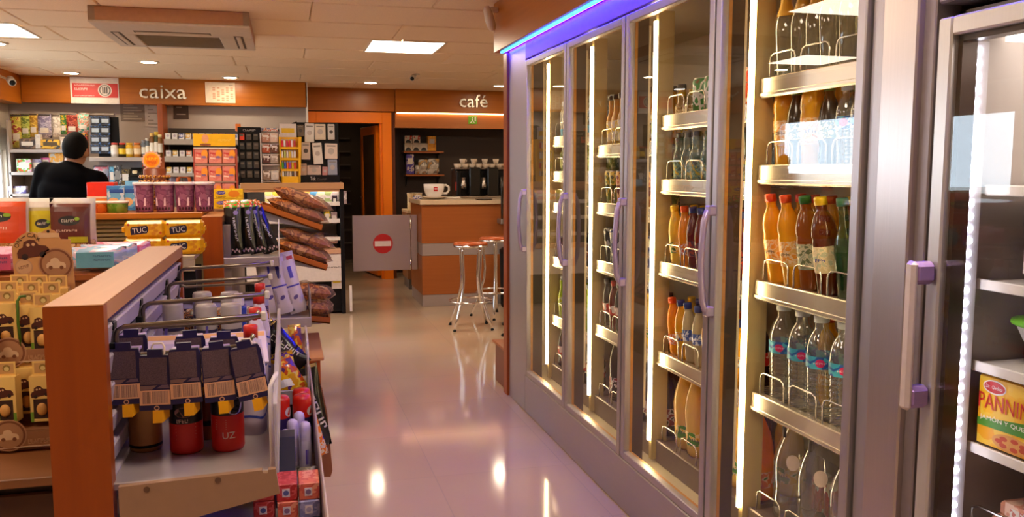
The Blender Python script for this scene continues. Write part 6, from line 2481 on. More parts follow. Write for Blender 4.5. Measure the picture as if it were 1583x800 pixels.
o = build(MB().box(a.x, b_.x, YF - .004, YF + .002, a.z, b_.z, pm('#ecd8c0', .5), .001), 'price_sheet', None, 'cream price table sheet on the till fascia', 'notice', loc=((a.x + b_.x) / 2, YF, a.z))
mb = MB()
W_, H_ = b_.x - a.x, b_.z - a.z
for i in range(5):
    for j in range(7):
        if (i * 3 + j * 5) % 4:
            mb.box(a.x + W_ * (.24 + .15 * i), a.x + W_ * (.33 + .15 * i), YF - .0055, YF - .004, a.z + H_ * (.10 + .1 * j), a.z + H_ * (.16 + .1 * j), pm('#d8a080', .5))
mb.box(a.x + W_ * .8, a.x + W_ * .93, YF - .0055, YF - .004, a.z + H_ * .84, a.z + H_ * .88, pm('#a89080', .5))
build(mb, 'printed_table', o)
LET = pm('#d9cfc0', .25, .6, var=.02)
def sign(word, px0, px1, py0, py1, yy, lab):
    a, b_ = PY(px0, py1, yy), PY(px1, py0, yy)
    t = MB()
    t.text(word, b_.z - a.z, ((a.x + b_.x) / 2, yy - .012, (a.z + b_.z) / 2), LET, ext=.011, width=b_.x - a.x)
    return build(t, 'wall_lettering', None, lab, 'lettering', loc=((a.x + b_.x) / 2, yy, a.z))
sign('caixa', 216, 288, 133, 152, YF, 'raised metal letters reading caixa on the till fascia')

# ================================================================== OPEN CHILLER AND THE RACKS ON IT
YK = 8.30
def kp(px, py, yy=YK): return PY(px, py, yy)
kx0, kx1, kt = -.405, .508, kp(450, 283).z
t = thing('open_chiller', (.05, 8.6, 0), 'open front chiller with white shelves and wood coloured top before the orange door', 'chiller')
CH = pm('#d8d0cc', .4)
mb = MB()
mb.box(kx0 - .01, kx1 + .02, YK - .03, 9.0, kt - .062, kt, wood('#b9875a', '#c8996c', 'x', .4), .004)
build(mb, 'top', t)
mb = MB()
mb.box(kx1 - .02, kx1 + .018, YK - .01, 8.98, .0, kt - .062, BLACK, .004)
mb.box(kx0 - .01, kx0 + .02, YK - .01, 8.98, .0, kt - .062, BLACK, .004)
mb.box(kx0 + .02, kx1 - .02, 8.94, 8.98, .2, kt - .062, CH)
build(mb, 'side_frame', t)
build(MB().box(kx0 + .02, kx1 - .02, YK - .02, YK + .0, kt - .085, kt - .062, wood('#b9875a', '#c8996c', 'x', .4)), 'front_lip', t)
build(MB().box(kx0 + .03, kx1 - .03, YK + .02, YK + .06, kt - .072, kt - .064, emit((1.0, .95, .85), 4.0, 'chiller_light')), 'light', t)
lv = [(317, 324), (346, 353), (377, 383)]
KZ = []
for a, b_ in lv:
    z1, z0 = kp(0, a).z, kp(0, b_).z
    KZ.append(z1)
    mb = MB()
    mb.box(kx0 + .02, kx1 - .02, YK, YK + .012, z0, z1, pm('#ece6e2', .35), .002)
    mb.box(kx0 + .02, kx1 - .02, YK + .012, 8.94, z0, z0 + .012, CH)
    build(mb, 'shelf', t)
mb = MB()
zb1, zb0 = kp(0, 405).z, kp(0, 452).z
mb.box(kx0 + .02, kx1 - .02, YK - .02, 8.94, zb0, zb1, pm('#e4dcd8', .4), .006)
mb.box(kx0 + .02, kx1 - .02, YK - .03, YK + .06, zb1, zb1 + .05, pm('#d8a888', .4), .006)
pn = build(mb, 'lower_panel', t)
mb = MB()
mb.text('~8', .012, (kp(517, 428).x, YK - .022, kp(0, 428).z), pm('#3a3634', .4), width=.13)
build(mb, 'badge', pn)
mb = MB()
mb.box(kx0 + .02, kx1 - .02, YK + .02, 8.94, .02, zb0, BLACK_SOFT)
kp_ = build(mb, 'plinth', t)
build(MB().box(kp(503, 0).x, kp(522, 0).x, YK - .005, YK + .02, kp(0, 465).z, kp(0, 453).z, pm('#cfc4bc', .4)), 'rating_plate', t)
build(MB().box(kp(505, 0).x, kp(517, 0).x, YK - .008, YK - .005, kp(0, 455).z, kp(0, 451).z, pm('#e8d010', .4)), 'yellow_sticker', t)
build(MB().box(kp(531, 0).x, kp(535, 0).x, YK - .015, YK, .02, kp(0, 460).z, pm('#e8e0dc', .4)), 'foot_trim', t)

KG = 'cartons on the top shelf of the open chiller'
cols = [('#e0d890', 'pale green'), ('#d8c848', 'yellow'), ('#e08848', 'orange'), ('#e8a0a0', 'pink'), ('#e0b0a8', 'pale pink'), ('#e0a858', 'amber'), ('#5a9cc8', 'blue'), ('#d8dcb8', 'cream'), ('#a8b878', 'olive green'), ('#d0c0b8', 'grey'), ('#b8a0a8', 'mauve')]


def kcart(c):
    def fn():
        w, d, h = .068, .07, .125
        o = build(MB().box(-w / 2, w / 2, 0, d, 0, h, mottled('kc' + c, [c, c, '#ece4dc'], 12, .35), .003), 'drink_carton', None, '', 'carton')
        mb = MB()
        mb.box(-w * .35, w * .35, -.0012, .0, h * .45, h * .66, pm('#f0e8e4', .4))
        mb.box(-w * .5, w * .5, -.001, .0, h * .04, h * .2, pm(c, .4))
        build(mb, 'print', o)
        return o
    return Proto(fn)


xk = kp(415, 300).x
for i, (c, nm) in enumerate(cols):
    kcart(c)((xk + i * .069, YK + .05, KZ[0] - .026), '%s drink carton on the top shelf of the open chiller' % nm, group=KG)


def kbox(px0, px1, py0, py1, cs, lab, yy=YK + .04, cat='food pack', name='food_pack'):
    a, b_ = PY(px0, py1, yy), PY(px1, py0, yy)
    w, h = b_.x - a.x, b_.z - a.z
    o = build(MB().box(-w / 2, w / 2, 0, .12, 0, h, mottled('kb' + cs[0] + str(px0), cs, 20, .3), .004), name, None, lab, cat, 'food in the open chiller')
    build(MB().box(-w * .3, w * .3, -.002, -.0002, h * .25, h * .7, pm('#e4dcd4', .4)), 'label', o)
    o.location = (a.x + w / 2, yy, a.z)


kbox(514, 521, 302, 319, ['#3a2a34', '#5a4450', '#2a1c24'], 'dark pack at the right end of the top chiller shelf')
kbox(501, 511, 324, 346, ['#e8d8c0', '#e0b818', '#2a6a28'], 'white and yellow dairy bottle pack on the second chiller shelf')
kbox(512, 521, 328, 346, ['#b8a0a0', '#a08888', '#c8b0b0'], 'mauve pack at the right end of the second chiller shelf')
kbox(474, 490, 330, 346, ['#d8ccc4', '#c8b8b0', '#e0d8d0'], 'pale pack on the second chiller shelf')
kbox(488, 501, 360, 377, ['#3a221c', '#5a3428', '#281410'], 'dark brown pack on the third chiller shelf')
kbox(503, 522, 366, 377, ['#b89890', '#c8aca4', '#a08078'], 'flat mauve pack on the third chiller shelf')
kbox(450, 470, 362, 377, ['#c8b8b0', '#d8ccc4', '#b0a098'], 'pale pack on the third chiller shelf')
for i, px in enumerate((505, 515)):
    kbox(px - 5, px + 4, 386, 402, ['#a89088', '#b8a098', '#98807a'], ('grey pink pack at the bottom of the chiller', 'grey pink pack at the bottom right of the chiller')[i])
kbox(430, 448, 328, 346, ['#d8b0a0', '#e0c0b0', '#c89888'], 'pink pack on the second chiller shelf behind the bread')

# black standing rack
zt = kt
t = thing('sunglasses_rack', (kp(386, 280, 8.45).x, 8.45, zt), 'tall black counter rack with rows of small dark pockets', 'rack')
a, b_ = PY(370, 283, 8.45), PY(403, 197, 8.45)
mb = MB()
mb.box(a.x, b_.x, 8.47, 8.60, zt, b_.z, BLACK, .004)
mb.box(a.x, a.x + .015, 8.44, 8.47, zt, b_.z - .05, BLACK)
mb.box(b_.x - .015, b_.x, 8.44, 8.47, zt, b_.z - .05, BLACK)
build(mb, 'body', t)
mb = MB()
mb.box(a.x, b_.x, 8.435, 8.47, b_.z - .06, b_.z, BLACK, .004)
mb.text('~6', .018, ((a.x + b_.x) / 2, 8.434, b_.z - .03), pm('#b8b0a8', .4), width=.11)
build(mb, 'header', t)
nm = ['top', 'second', 'third', 'fourth', 'fifth']
tcol = ['#2c2420', '#4a3c30', '#524638', '#2a2a28', '#3a322a', '#46423a']
for r_ in range(5):
    for c_ in range(3):
        x = a.x + .028 + c_ * .064
        z = zt + .05 + (4 - r_) * .088
        m = pm('#e8401c', .4) if (r_ == 0 and c_ == 0) else pm(tcol[(r_ * 3 + c_ * 2) % 6], .4)
        o = build(MB().box(-.018, .030, -.02, .0, 0, .066, m, .002), 'accessory_card', None, '%s accessory card, %s of the %s row in the black rack' % ('orange' if (r_ == 0 and c_ == 0) else 'dark', ('left', 'middle', 'right')[c_], nm[r_]), 'accessory card', 'cards in the black rack')
        o.location = (x, 8.468, z)
        o2 = build(MB().box(-.010, .022, -.0215, -.0202, .036, .056, pm('#6a5e50', .5)), 'print', o)
build(MB().box(a.x - .02, a.x + .03, 8.45, 8.47, b_.z - .04, b_.z + .03, pm('#f08030', .4), .004), 'orange_tag', t)

# white magazine rack
t = thing('battery_rack', (kp(418, 280, 8.45).x, 8.45, zt), 'white narrow rack of brown and silver packs between the black and yellow racks', 'rack')
a, b_ = PY(404, 283, 8.45), PY(431, 203, 8.45)
mb = MB()
mb.box(a.x, b_.x, 8.52, 8.54, zt, b_.z, pm('#d8ccc8', .4), .002)
mb.box(a.x, a.x + .01, 8.42, 8.52, zt, b_.z - .02, pm('#d8ccc8', .4))
for f_ in (.02, .34, .54, .74):
    mb.box(a.x + .01, b_.x, 8.42, 8.52, zt + (b_.z - zt) * f_, zt + (b_.z - zt) * f_ + .008, pm('#c8bcb8', .4))
build(mb, 'rack', t)
pk = [(.04, '#8a7060', 'grey brown'), (.04, '#c8c0bc', 'silver'), (.36, '#5a2a24', 'dark red'), (.36, '#a89488', 'beige'), (.56, '#a84a2c', 'brick red'), (.56, '#6a4030', 'brown'), (.76, '#b8806a', 'terracotta'), (.76, '#d8b8a8', 'pale pink')]
for i, (f_, c, n_) in enumerate(pk):
    o = build(MB().box(-.036, .036, 0, .05, 0, .085, mottled('bk' + c, [c, c, '#d8ccc4'], 24, .4), .003), 'battery_pack', None, '%s pack in the white rack beside the black rack' % n_, 'battery pack', 'packs in the white rack')
    build(MB().box(-.025, .025, -.0015, 0, .05, .07, pm('#e0d4cc', .5)), 'label', o)
    o.location = (a.x + .052 + (i % 2) * .075, 8.43, zt + (b_.z - zt) * f_ + .009)
o = build(MB().box(a.x + .01, b_.x - .01, 8.50, 8.518, b_.z + .0, b_.z + .03, mottled('topcard', ['#e8e0dc', '#e06a40', '#e8d8d0', '#7a80b0'], 22, .5)), 'top_card', t)

# yellow lighter stand
yl = 8.40
a, b_ = PY(433, 283, yl), PY(466, 212, yl)
t = thing('lighter_stand', ((a.x + b_.x) / 2, yl, zt), 'bright yellow lighter stand with white card on top', 'stand')
YM = pm('#f0b40c', .4)
W_ = b_.x - a.x
mb = MB()
mb.prism([(a.x + .012, zt), (b_.x - .02, zt), (b_.x, b_.z), (a.x, b_.z)], 'xz', yl + .06, yl + .10, YM)
mb.prism([(b_.x - .036, zt), (b_.x - .02, zt), (b_.x, b_.z), (b_.x - .028, b_.z)], 'xz', yl, yl + .06, YM)
mb.prism([(a.x + .012, zt), (a.x + .020, zt), (a.x + .012, b_.z), (a.x, b_.z)], 'xz', yl, yl + .06, YM)
mb.box(a.x + .012, b_.x - .03, yl, yl + .06, zt, zt + .06, YM)
for f_ in (.30, .54, .78):
    mb.box(a.x + .01, b_.x - .03, yl, yl + .06, zt + (b_.z - zt) * f_ - .02, zt + (b_.z - zt) * f_, YM)
build(mb, 'body', t)
a2, b2 = PY(432, 212, yl), PY(458, 191, yl)
mb = MB()
mb.box(a2.x, b2.x, yl + .065, yl + .075, b_.z, b2.z, pm('#d8ccc8', .4), .002)
mb.box(a2.x + .02, b2.x - .02, yl + .063, yl + .065, b_.z + .04, b_.z + .085, pm('#e0b428', .4))
build(mb, 'card', t)
lc = ['#d83040', '#e8e0e0', '#c82858', '#d83040', '#e8d0d8', '#c83a4a', '#e8e0d8', '#b8c060', '#d8d0c8', '#e8c040', '#d8d0d0', '#e8e0e0', '#58b038', '#3a60c0', '#e05a28', '#a840a0', '#e8c020', '#d84040', '#e0d8d4', '#8a8480', '#b8a8a0', '#d8ccc4', '#4a4440', '#c8b8b0']
nmc = ['red', 'white', 'crimson', 'red', 'pink', 'red', 'white', 'lime', 'pale', 'yellow', 'pale', 'white', 'green', 'blue', 'orange', 'purple', 'yellow', 'red', 'white', 'grey', 'beige', 'pale', 'black', 'beige']
for i in range(24):
    r_, c_ = divmod(i, 6)
    o = build(MB().box(-.009, .009, 0, .012, 0, .06, pm(lc[i], .35), .003), 'lighter', None, '%s lighter, %s in the %s row of the yellow stand' % (nmc[i], ORD[c_], ('top', 'second', 'third', 'bottom')[r_]), 'lighter', 'lighters in the yellow stand')
    build(MB().box(-.008, .008, .001, .011, .06, .072, pm('#b8b0a8', .3, .9), .001), 'metal_top', o)
    o.location = (a.x + .028 + c_ * .023, yl + .006, zt + (b_.z - zt) * (.785, .545, .305, .132)[r_])

# black board with phone accessories
yb_ = 8.52
a, b_ = PY(456, 283, yb_), PY(523, 190, yb_)
t = thing('accessory_board', ((a.x + b_.x) / 2, yb_, zt), 'black pegboard stand hung with white phone accessory packs', 'display')
mb = MB()
mb.box(a.x, b_.x, yb_, yb_ + .03, zt, b_.z, BLACK, .003)
mb.box(a.x, b_.x, yb_ - .06, yb_ + .10, zt, zt + .07, BLACK, .004)
build(mb, 'board', t)
mb = MB()
mb.text('Tek', .034, (PY(484, 278, yb_ - .06).x, yb_ - .0615, zt + .038), pm('#e4dcd8', .4), width=.05)
mb.text('~6', .016, (PY(498, 278, yb_ - .06).x, yb_ - .0615, zt + .030), pm('#6a6460', .4), width=.09)
build(mb, 'lettering', t)
packs = [(460, 470, 193, 211, '#6a5a4a', 'brown and black pack, top row first'), (471, 485, 191, 220, '#d8d4d0', 'white cable pack, top row second'), (487, 503, 192, 216, '#d8c8b4', 'cream square pack, top row third'), (507, 517, 192, 216, '#c8c0b8', 'white pack with dark picture, top row last'),
         (466, 479, 220, 247, '#c8b8ac', 'beige pack with dark picture, second row first'), (485, 499, 221, 254, '#e0d8d0', 'long white pack, second row middle'), (502, 521, 222, 246, '#dccabe', 'wide cream pack, second row last'),
         (464, 474, 253, 272, '#b89a88', 'brownish pack, bottom row first'), (475, 496, 256, 271, '#d0b8ac', 'wide beige pack, bottom row second'), (498, 506, 258, 272, '#c88a88', 'pinkish pack, bottom row third'), (507, 521, 247, 271, '#9aa0b4', 'clear pack with blue adaptor, bottom row last')]
for i, (p0, p1, q0, q1, c, lab) in enumerate(packs):
    y_ = yb_ - .03 - .004 * (i % 2)
    u, v = PY(p0, q1, y_), PY(p1, q0, y_)
    w, h = v.x - u.x, v.z - u.z
    o = build(MB().box(-w / 2, w / 2, 0, .018, 0, h, pm(c, .35, var=.1), .004), 'phone_accessory_pack', None, lab + ' on the black board', 'accessory pack', 'packs on the black board')
    mb = MB()
    mb.disc((0, -.001, h * .5), min(w, h) * .26, pm('#4a4440' if i in (0, 3, 4) else '#b8aca4', .4), (0, -1, 0), 14)
    mb.box(-w * .35, w * .35, -.001, 0, h * .80, h * .88, pm('#8a827c', .4))
    build(mb, 'print', o)
    build(MB().tube([(0, .03, h - .008), (0, .0, h - .006), (0, -.012, h - .004)], .0025, pm('#b8b0a8', .3, .8), 6), 'hanging_peg', o)
    o.location = (u.x + w / 2, y_, u.z)
    o.rotation_euler = (0, R([-2, 2, 0, 0, 1, -4, 1, 0, 0, 3, 0][i]), 0)
mb = MB()
mb.tube([PY(449, 196, yb_ - .02), PY(452, 191, yb_ - .02), PY(458, 189, yb_ - .02), PY(463, 194, yb_ - .02), PY(464, 205, yb_ - .02)], .006, BLACK, 8)
build(mb, 'cable_loop', t)

# ================================================================== GATE WITH NO ENTRY SIGN
yg = 8.78
a, b_ = PY(546, 420, yg), PY(634, 332.5, yg)
t = thing('counter_gate', (1.29, yg, 0), 'grey metal gate with round no entry sign hinged to the cafe counter', 'gate')
GM = brushed('#b5a59c', .42, 'x', 'gate_metal', .6)
build(MB().box(a.x, b_.x, yg, yg + .022, a.z, b_.z, GM, .003), 'panel', t)
c_ = PY(592, 377, yg)
mb = MB()
mb.disc((c_.x, yg - .0008, c_.z), .102, pm('#c02018', .4), (0, -1, 0), 40)
mb.box(c_.x - .084, c_.x + .084, yg - .0018, yg - .0009, c_.z - .027, c_.z + .027, pm('#ecdcd4', .4))
build(mb, 'no_entry_sign', t)
mb = MB()
mb.box(b_.x + .006, 1.302, yg + .004, yg + .03, a.z, b_.z, GM, .002)
build(mb, 'hinge_plate', t)
for py in (346, 409):
    z = PY(634, py, yg).z
    build(MB().tube([(b_.x + .003, yg + .004, z - .06), (b_.x + .003, yg + .004, z + .06)], .012, CHROME, 10), 'hinge', t)

# ================================================================== CAFE COUNTER
yc = 8.50
def cp(py): return PY(700, py, yc).z
t = thing('cafe_counter', (2.3, 8.9, 0), 'wooden cafe counter with cream top, metal band and metal plinth', 'counter')
zt_ = cp(309)
x0 = 1.306
x1 = 3.4
bands = [(0, cp(455) - .0, 'm'), (cp(455), cp(395), 'w'), (cp(395), cp(376), 'm'), (cp(376), zt_ - .05, 'w')]
CM = brushed('#b9adac', .4, 'x', 'counter_metal', .6)
for z0, z1, k in bands:
    mb = MB()
    mb.box(x0 + (.004 if k == 'm' else 0), x1, yc + (.004 if k == 'm' else 0), 9.27, z0 + .001, z1 - .001, CM if k == 'm' else WOOD_BAR, .002)
    build(mb, {'m': 'metal_band', 'w': 'wood_panel'}[k], t)
build(MB().box(x0 - .02, x1 + .02, yc - .03, 9.30, zt_ - .05, zt_, pm('#d8c0a0', .3, coat=.3), .006), 'top', t)
build(MB().box(PY(736, 0, yc - .03).x, PY(760, 0, yc - .03).x, yc - .04, yc + .05, zt_, zt_ + .006, BLACK), 'drip_mat', None, 'thin black mat on the edge of the cafe counter', 'mat', loc=(PY(748, 0, yc).x, yc, zt_))
bpy.data.objects['drip_mat'].name = 'bar_mat'

# big cup and saucer
p = PY(671, 306, 8.72)
t = thing('giant_coffee_cup', (p.x, 8.72, zt_), 'giant white display coffee cup with red square on a saucer', 'cup')
PORC = pm('#ece4dc', .2, var=.02, coat=.5)
build(MB().lathe([(0, .006), (.07, .004), (.10, .012), (.135, .028), (.137, .032), (.10, .020), (.06, .014), (0, .014)], PORC, (p.x, 8.72, zt_), 32), 'saucer', t)
cup_ = build(MB().lathe([(0, .016), (.055, .015), (.068, .022), (.09, .055), (.104, .10), (.110, .155), (.105, .156), (.098, .10), (.08, .05), (.05, .03), (0, .028)], PORC, (p.x, 8.72, zt_), 32), 'cup', t)
mb = MB()
hx = p.x + .104
mb.tube([(hx - .012, 8.72, zt_ + .135), (hx + .02, 8.72, zt_ + .145), (hx + .05, 8.72, zt_ + .125), (hx + .052, 8.72, zt_ + .09), (hx + .03, 8.72, zt_ + .06), (hx - .016, 8.72, zt_ + .06)], .012, PORC, 10)
build(mb, 'handle', cup_)
mb = MB()
wr = .107
for (u0, u1, v0, v1, c, l_) in ((-.02, .02, -.022, .022, '#c82018', 1.02), (-.013, .013, -.004, .008, '#f0d8d0', 1.03)):
    n = 4
    vs = [(u0 + (u1 - u0) * i / n, v) for i in range(n + 1) for v in (v0, v1)]
    fs = [(2 * i, 2 * i + 2, 2 * i + 3, 2 * i + 1) for i in range(n)]
    wrap(mb, wr, .0, .105, vs, fs, pm(c, .4), lift=l_)
mb.tf(0, Matrix.Translation((p.x, 8.72, zt_)))
build(mb, 'red_square', cup_)
# sugar packets
o = build(MB().box(-.05, .05, -.03, .03, 0, .03, mottled('sugar', ['#d8ccc8', '#5a6ab0', '#e0d8d4'], 30, .4), .006), 'sugar_dish', None, 'small dish of white and blue sugar packets beside the giant cup', 'dish')
p2 = PY(648, 306, 8.75); o.location = (p2.x - .01, 8.78, zt_ + .001)
build(MB().box(-.03, .03, -.02, .02, .03, .038, pm('#e8e0dc', .5), .003), 'packets', o)
o = build(MB().box(-.09, .09, -.04, .04, 0, .012, pm('#d8c8bc', .5), .003), 'napkin_tray', None, 'flat pale napkin tray on the cafe counter before the coffee machine', 'tray')
p2 = PY(700, 307, 8.7); o.location = (p2.x, 8.74, zt_ + .001)
build(MB().box(-.08, .08, -.035, .035, .012, .020, pm('#ece4dc', .6), .002), 'napkins', o)

# espresso machine
ym = 8.98
a, b_ = PY(706, 306, ym), PY(792, 262, ym)
t = thing('espresso_machine', ((a.x + b_.x) / 2, ym, zt_), 'black and chrome espresso machine with cups on its top', 'coffee machine')
z0, z1 = zt_, b_.z
CRM = pm('#b8aea4', .25, .85)
mb = MB()
mb.box(a.x, b_.x, ym + .06, ym + .30, z0 + .02, z1, BLACK, .01)
mb.box(a.x, a.x + .05, ym - .02, ym + .06, z0, z1 - .02, BLACK, .008)
build(mb, 'body', t)
build(MB().box(a.x - .006, a.x + .0, ym + .0, ym + .04, z0 + .08, z0 + .17, pm('#c82820', .4), .002), 'red_side', t)
W_ = b_.x - a.x
for f_ in (.30, .62):
    build(MB().box(a.x + W_ * f_ - .05, a.x + W_ * f_ + .07, ym - .04, ym + .06, z0 + .02, z1 + .02, pm('#17140f', .3), .01), 'front_column', t)
for f_ in (.12, .48, .82):
    mb = MB()
    cx = a.x + W_ * f_
    mb.lathe([(0, .10), (.03, .10), (.034, .12), (.034, .15), (.026, .17), (.026, .22), (0, .22)], CRM, (cx, ym + .0, z0), 16)
    mb.tube([(cx, ym - .02, z0 + .115), (cx, ym - .10, z0 + .10)], .011, BLACK, 8)
    build(mb, 'group_head', t)
build(MB().box(a.x + .01, b_.x - .01, ym - .05, ym + .30, z0, z0 + .022, CRM, .004), 'drip_tray', t)
build(MB().box(a.x - .0, b_.x, ym + .02, ym + .31, z1, z1 + .01, CRM, .003), 'cup_rail', t)


def mk_cup():
    o = build(MB().lathe([(0, .002), (.020, 0), (.026, .012), (.034, .05), (.032, .05), (.024, .014), (0, .006)], pm('#dccbb6', .3), seg=16), 'coffee_cup', None, '', 'cup')
    build(MB().tube([(.030, 0, .042), (.046, 0, .040), (.046, 0, .022), (.028, 0, .018)], .004, pm('#dccbb6', .3), 6), 'handle', o)
    return o


cupp = Proto(mk_cup)
CUPG = 'coffee cups on top of the espresso machine'
k = 0
for j in range(2):
    for i in range(8):
        cupp((a.x + .035 + i * W_ / 8.2, ym + .07 + j * .09, z1 + .011), 'cream coffee cup, %s in the %s row on the espresso machine' % (ORD[i], ('front', 'back')[j]), (0, 0, R(40 * i)), group=CUPG)
for i in range(4):
    cupp((a.x + .09 + i * W_ / 5, ym + .115, z1 + .062), 'cream coffee cup stacked on top, %s from the side with the red panel' % ORD[i], (0, 0, R(25 * i)), group=CUPG)

# black upright handles over a grey tray on the counter front near the cooler end
yt = 8.36
u = PY(773, 342, yt)
t = thing('tap_rail', (u.x + .12, yt, u.z), 'black upright tap handles over a grey tray on the cafe counter front', 'tap')
build(MB().box(u.x, u.x + .26, yt - .05, 8.495, u.z - .03, u.z + .02, pm('#9c948e', .35, .6), .006), 'drip_tray', t)
for i in range(4):
    xx = u.x + .02 + i * .055
    build(MB().tube([(xx, yt, u.z + .02), (xx, yt, u.z + .10), (xx, yt - .01, u.z + .30), (xx, yt - .01, u.z + .45 - .01 * i)], [.008, .012, .014, .011], pm('#17130f', .3), 10), 'tap_handle', t)
p = PY(777, 418, 8.2)
t = thing('waste_bin', (p.x + .12, 8.3, 0), 'slim black bin standing against the cafe counter by the cooler end', 'bin')
build(MB().lathe([(0, .0), (.10, .0), (.11, .02), (.12, .55), (.10, .55), (.09, .05), (0, .05)], BLACK_SOFT, (p.x + .12, 8.31, 0), 20), 'body', t)
build(MB().lathe([(.10, .55), (.124, .55), (.124, .585), (.09, .61), (0, .62)], BLACK, (p.x + .12, 8.31, 0), 20), 'lid', t)
t = thing('floor_stand', (1.985, 7.32, 0), 'black round foot of a slim floor stand between the stools', 'stand')
build(MB().lathe([(0, 0), (.14, 0), (.14, .012), (.03, .024), (0, .024)], BLACK, (1.985, 7.32, 0), 28), 'foot', t)
build(MB().tube([(1.985, 7.32, .02), (1.985, 7.32, .9)], .014, BLACK, 10), 'pole', t)

# stools


def mk_stool():
    t = thing('bar_stool', (0, 0, 0), '', 'stool')
    r, z = .150, .745
    build(MB().lathe([(0, z - .012), (r - .006, z - .012), (r, z - .004), (r, z + .006), (r - .012, z + .016), (0, z + .018)], wood('#a8481c', '#bc5a28', 'x', .25), seg=32), 'seat', t)
    build(MB().lathe([(r - .03, z - .026), (r - .004, z - .026), (r + .003, z - .018), (r + .003, z - .006), (r - .006, z - .010), (r - .03, z - .012)], CHROME, seg=32), 'seat_ring', t)
    for k in range(4):
        a = PI / 4 + k * PI / 2 + R(8)
        pr = [(.105, z - .012), (.112, z - .06), (.108, z - .16), (.100, z - .28), (.108, z - .38), (.140, z - .50), (.185, z - .62), (.235, .006)]
        l = build(MB().tube([(q * math.cos(a), q * math.sin(a), h) for q, h in pr], .0115, CHROME, 10), 'leg', t)
        build(MB().tube([(.231 * math.cos(a), .231 * math.sin(a), .016), (.236 * math.cos(a), .236 * math.sin(a), .0)], .014, BLACK, 10), 'foot_cap', l)
    n = 36
    build(MB().tube([(.185 * math.cos(2 * PI * q / n), .185 * math.sin(2 * PI * q / n), .245) for q in range(n)], .009, CHROME, 8, True), 'foot_ring', t)
    return t


stool = Proto(mk_stool)
SGp = 'chrome bar stools at the cafe counter'
stool((1.545, 7.26, 0), 'chrome bar stool with round orange wood seat, fully in view before the cafe counter', (0, 0, R(-12)), group=SGp)
p = PY(767, 370, 7.75)
stool((p.x, 7.78, 0), 'chrome bar stool behind, half hidden by the cooler end panel', (0, 0, R(20)), group=SGp)
stool((1.935, 6.72, 0), 'chrome bar stool mostly hidden behind the cooler, one foot in view', (0, 0, R(102)), group=SGp)

# back counter with cream cup stacks
yk = 9.75
a, b_ = PY(606, 326, yk), PY(640, 326, yk)
t = thing('back_counter', ((a.x + b_.x) / 2, yk, 0), 'low cabinet with cream top between the orange door and the cafe counter', 'cabinet')
xa_ = 1.335
zz = a.z
build(MB().box(xa_, 3.2, yk, yk + .5, zz - .03, zz, pm('#d0b48c', .4), .003), 'top', t)
build(MB().box(xa_, 3.2, yk + .03, yk + .48, .12, zz - .03, pm('#8a5a34', .5), .002), 'body', t)
build(MB().box(xa_ + .02, 3.2, yk + .05, yk + .48, 0, .12, pm('#6a625c', .5)), 'plinth', t)


def mk_stack():
    o = build(MB().lathe([(0, 0), (.030, 0), (.036, .02), (.034, .024), (.036, .05), (.034, .054), (.036, .08), (.034, .084), (.036, .11), (.034, .114), (.036, .14), (.034, .144), (.038, .19), (0, .19)], pm('#e2c492', .6, var=.05), seg=16), 'paper_cup_stack', None, '', 'cup stack')
    build(MB().lathe([(.038, .19), (.042, .194), (.038, .2), (.03, .2), (0, .196)], pm('#ecd8b8', .5), seg=16), 'top_rim', o)
    return o


stk = Proto(mk_stack)
for i, px in enumerate((615, 622, 630)):
    p = PY(px, 322, yk + .06)
    stk((max(p.x, xa_ + .045 + i * .05), yk + .07 + .03 * (i % 2), zz + .001), ('stack of cream paper cups next to the orange door frame', 'stack of cream paper cups in the middle of three', 'stack of cream paper cups nearest the cafe counter')[i], group='paper cup stacks')

# wall shelves in the cafe
yw = 11.45
for k, (p0, p1, py, zn) in enumerate(((624, 686, 234, 'upper'), (627, 687, 270, 'lower'))):
    a, b_ = PY(p0, py, 11.2), PY(p1, py, 11.2)
    t = thing('wall_shelf', ((a.x + b_.x) / 2, 11.3, a.z), '%s wooden wall shelf on black brackets in the cafe' % zn, 'shelf', 'cafe wall shelves')
    build(MB().box(a.x, b_.x, 11.2, yw - .002, a.z - .022, a.z, WOOD_BAR, .002), 'board', t)
    for x in (a.x + .03, b_.x - .06):
        mb = MB()
        mb.box(x, x + .012, yw - .014, yw - .002, a.z - .17, a.z - .022, BLACK)
        mb.box(x, x + .012, 11.24, yw - .014, a.z - .034, a.z - .022, BLACK)
        mb.tube([(x + .006, 11.27, a.z - .03), (x + .006, 11.36, a.z - .06), (x + .006, yw - .01, a.z - .15)], .006, BLACK, 6)
        build(mb, 'bracket', t)


def cafebox(p0, p1, q0, q1, cs, lab, yy=11.24, arc=None, name='coffee_pack', d=.10):
    a, b_ = PY(p0, q1, yy), PY(p1, q0, yy)
    w, h = b_.x - a.x, b_.z - a.z
    o = build(MB().box(-w / 2, w / 2, 0, d, 0, h, mottled('cf' + cs[0] + str(p0), cs, 12, .4), .003), name, None, lab, 'coffee pack', 'packs on the cafe wall shelves')
    mb = MB()
    if arc:
        n = 10
        vs = [(w * .36 * math.cos(PI * i / n), -.0012, h * .04 + h * .42 * math.sin(PI * i / n)) for i in range(n + 1)]
        mb.add(vs, [tuple(range(n + 1))], pm(arc, .4))
    else:
        mb.box(-w * .3, w * .3, -.0015, 0, h * .5, h * .8, pm('#e8dcd0', .4))
    build(mb, 'print', o)
    o.location = (a.x + w / 2, yy, a.z + .002)


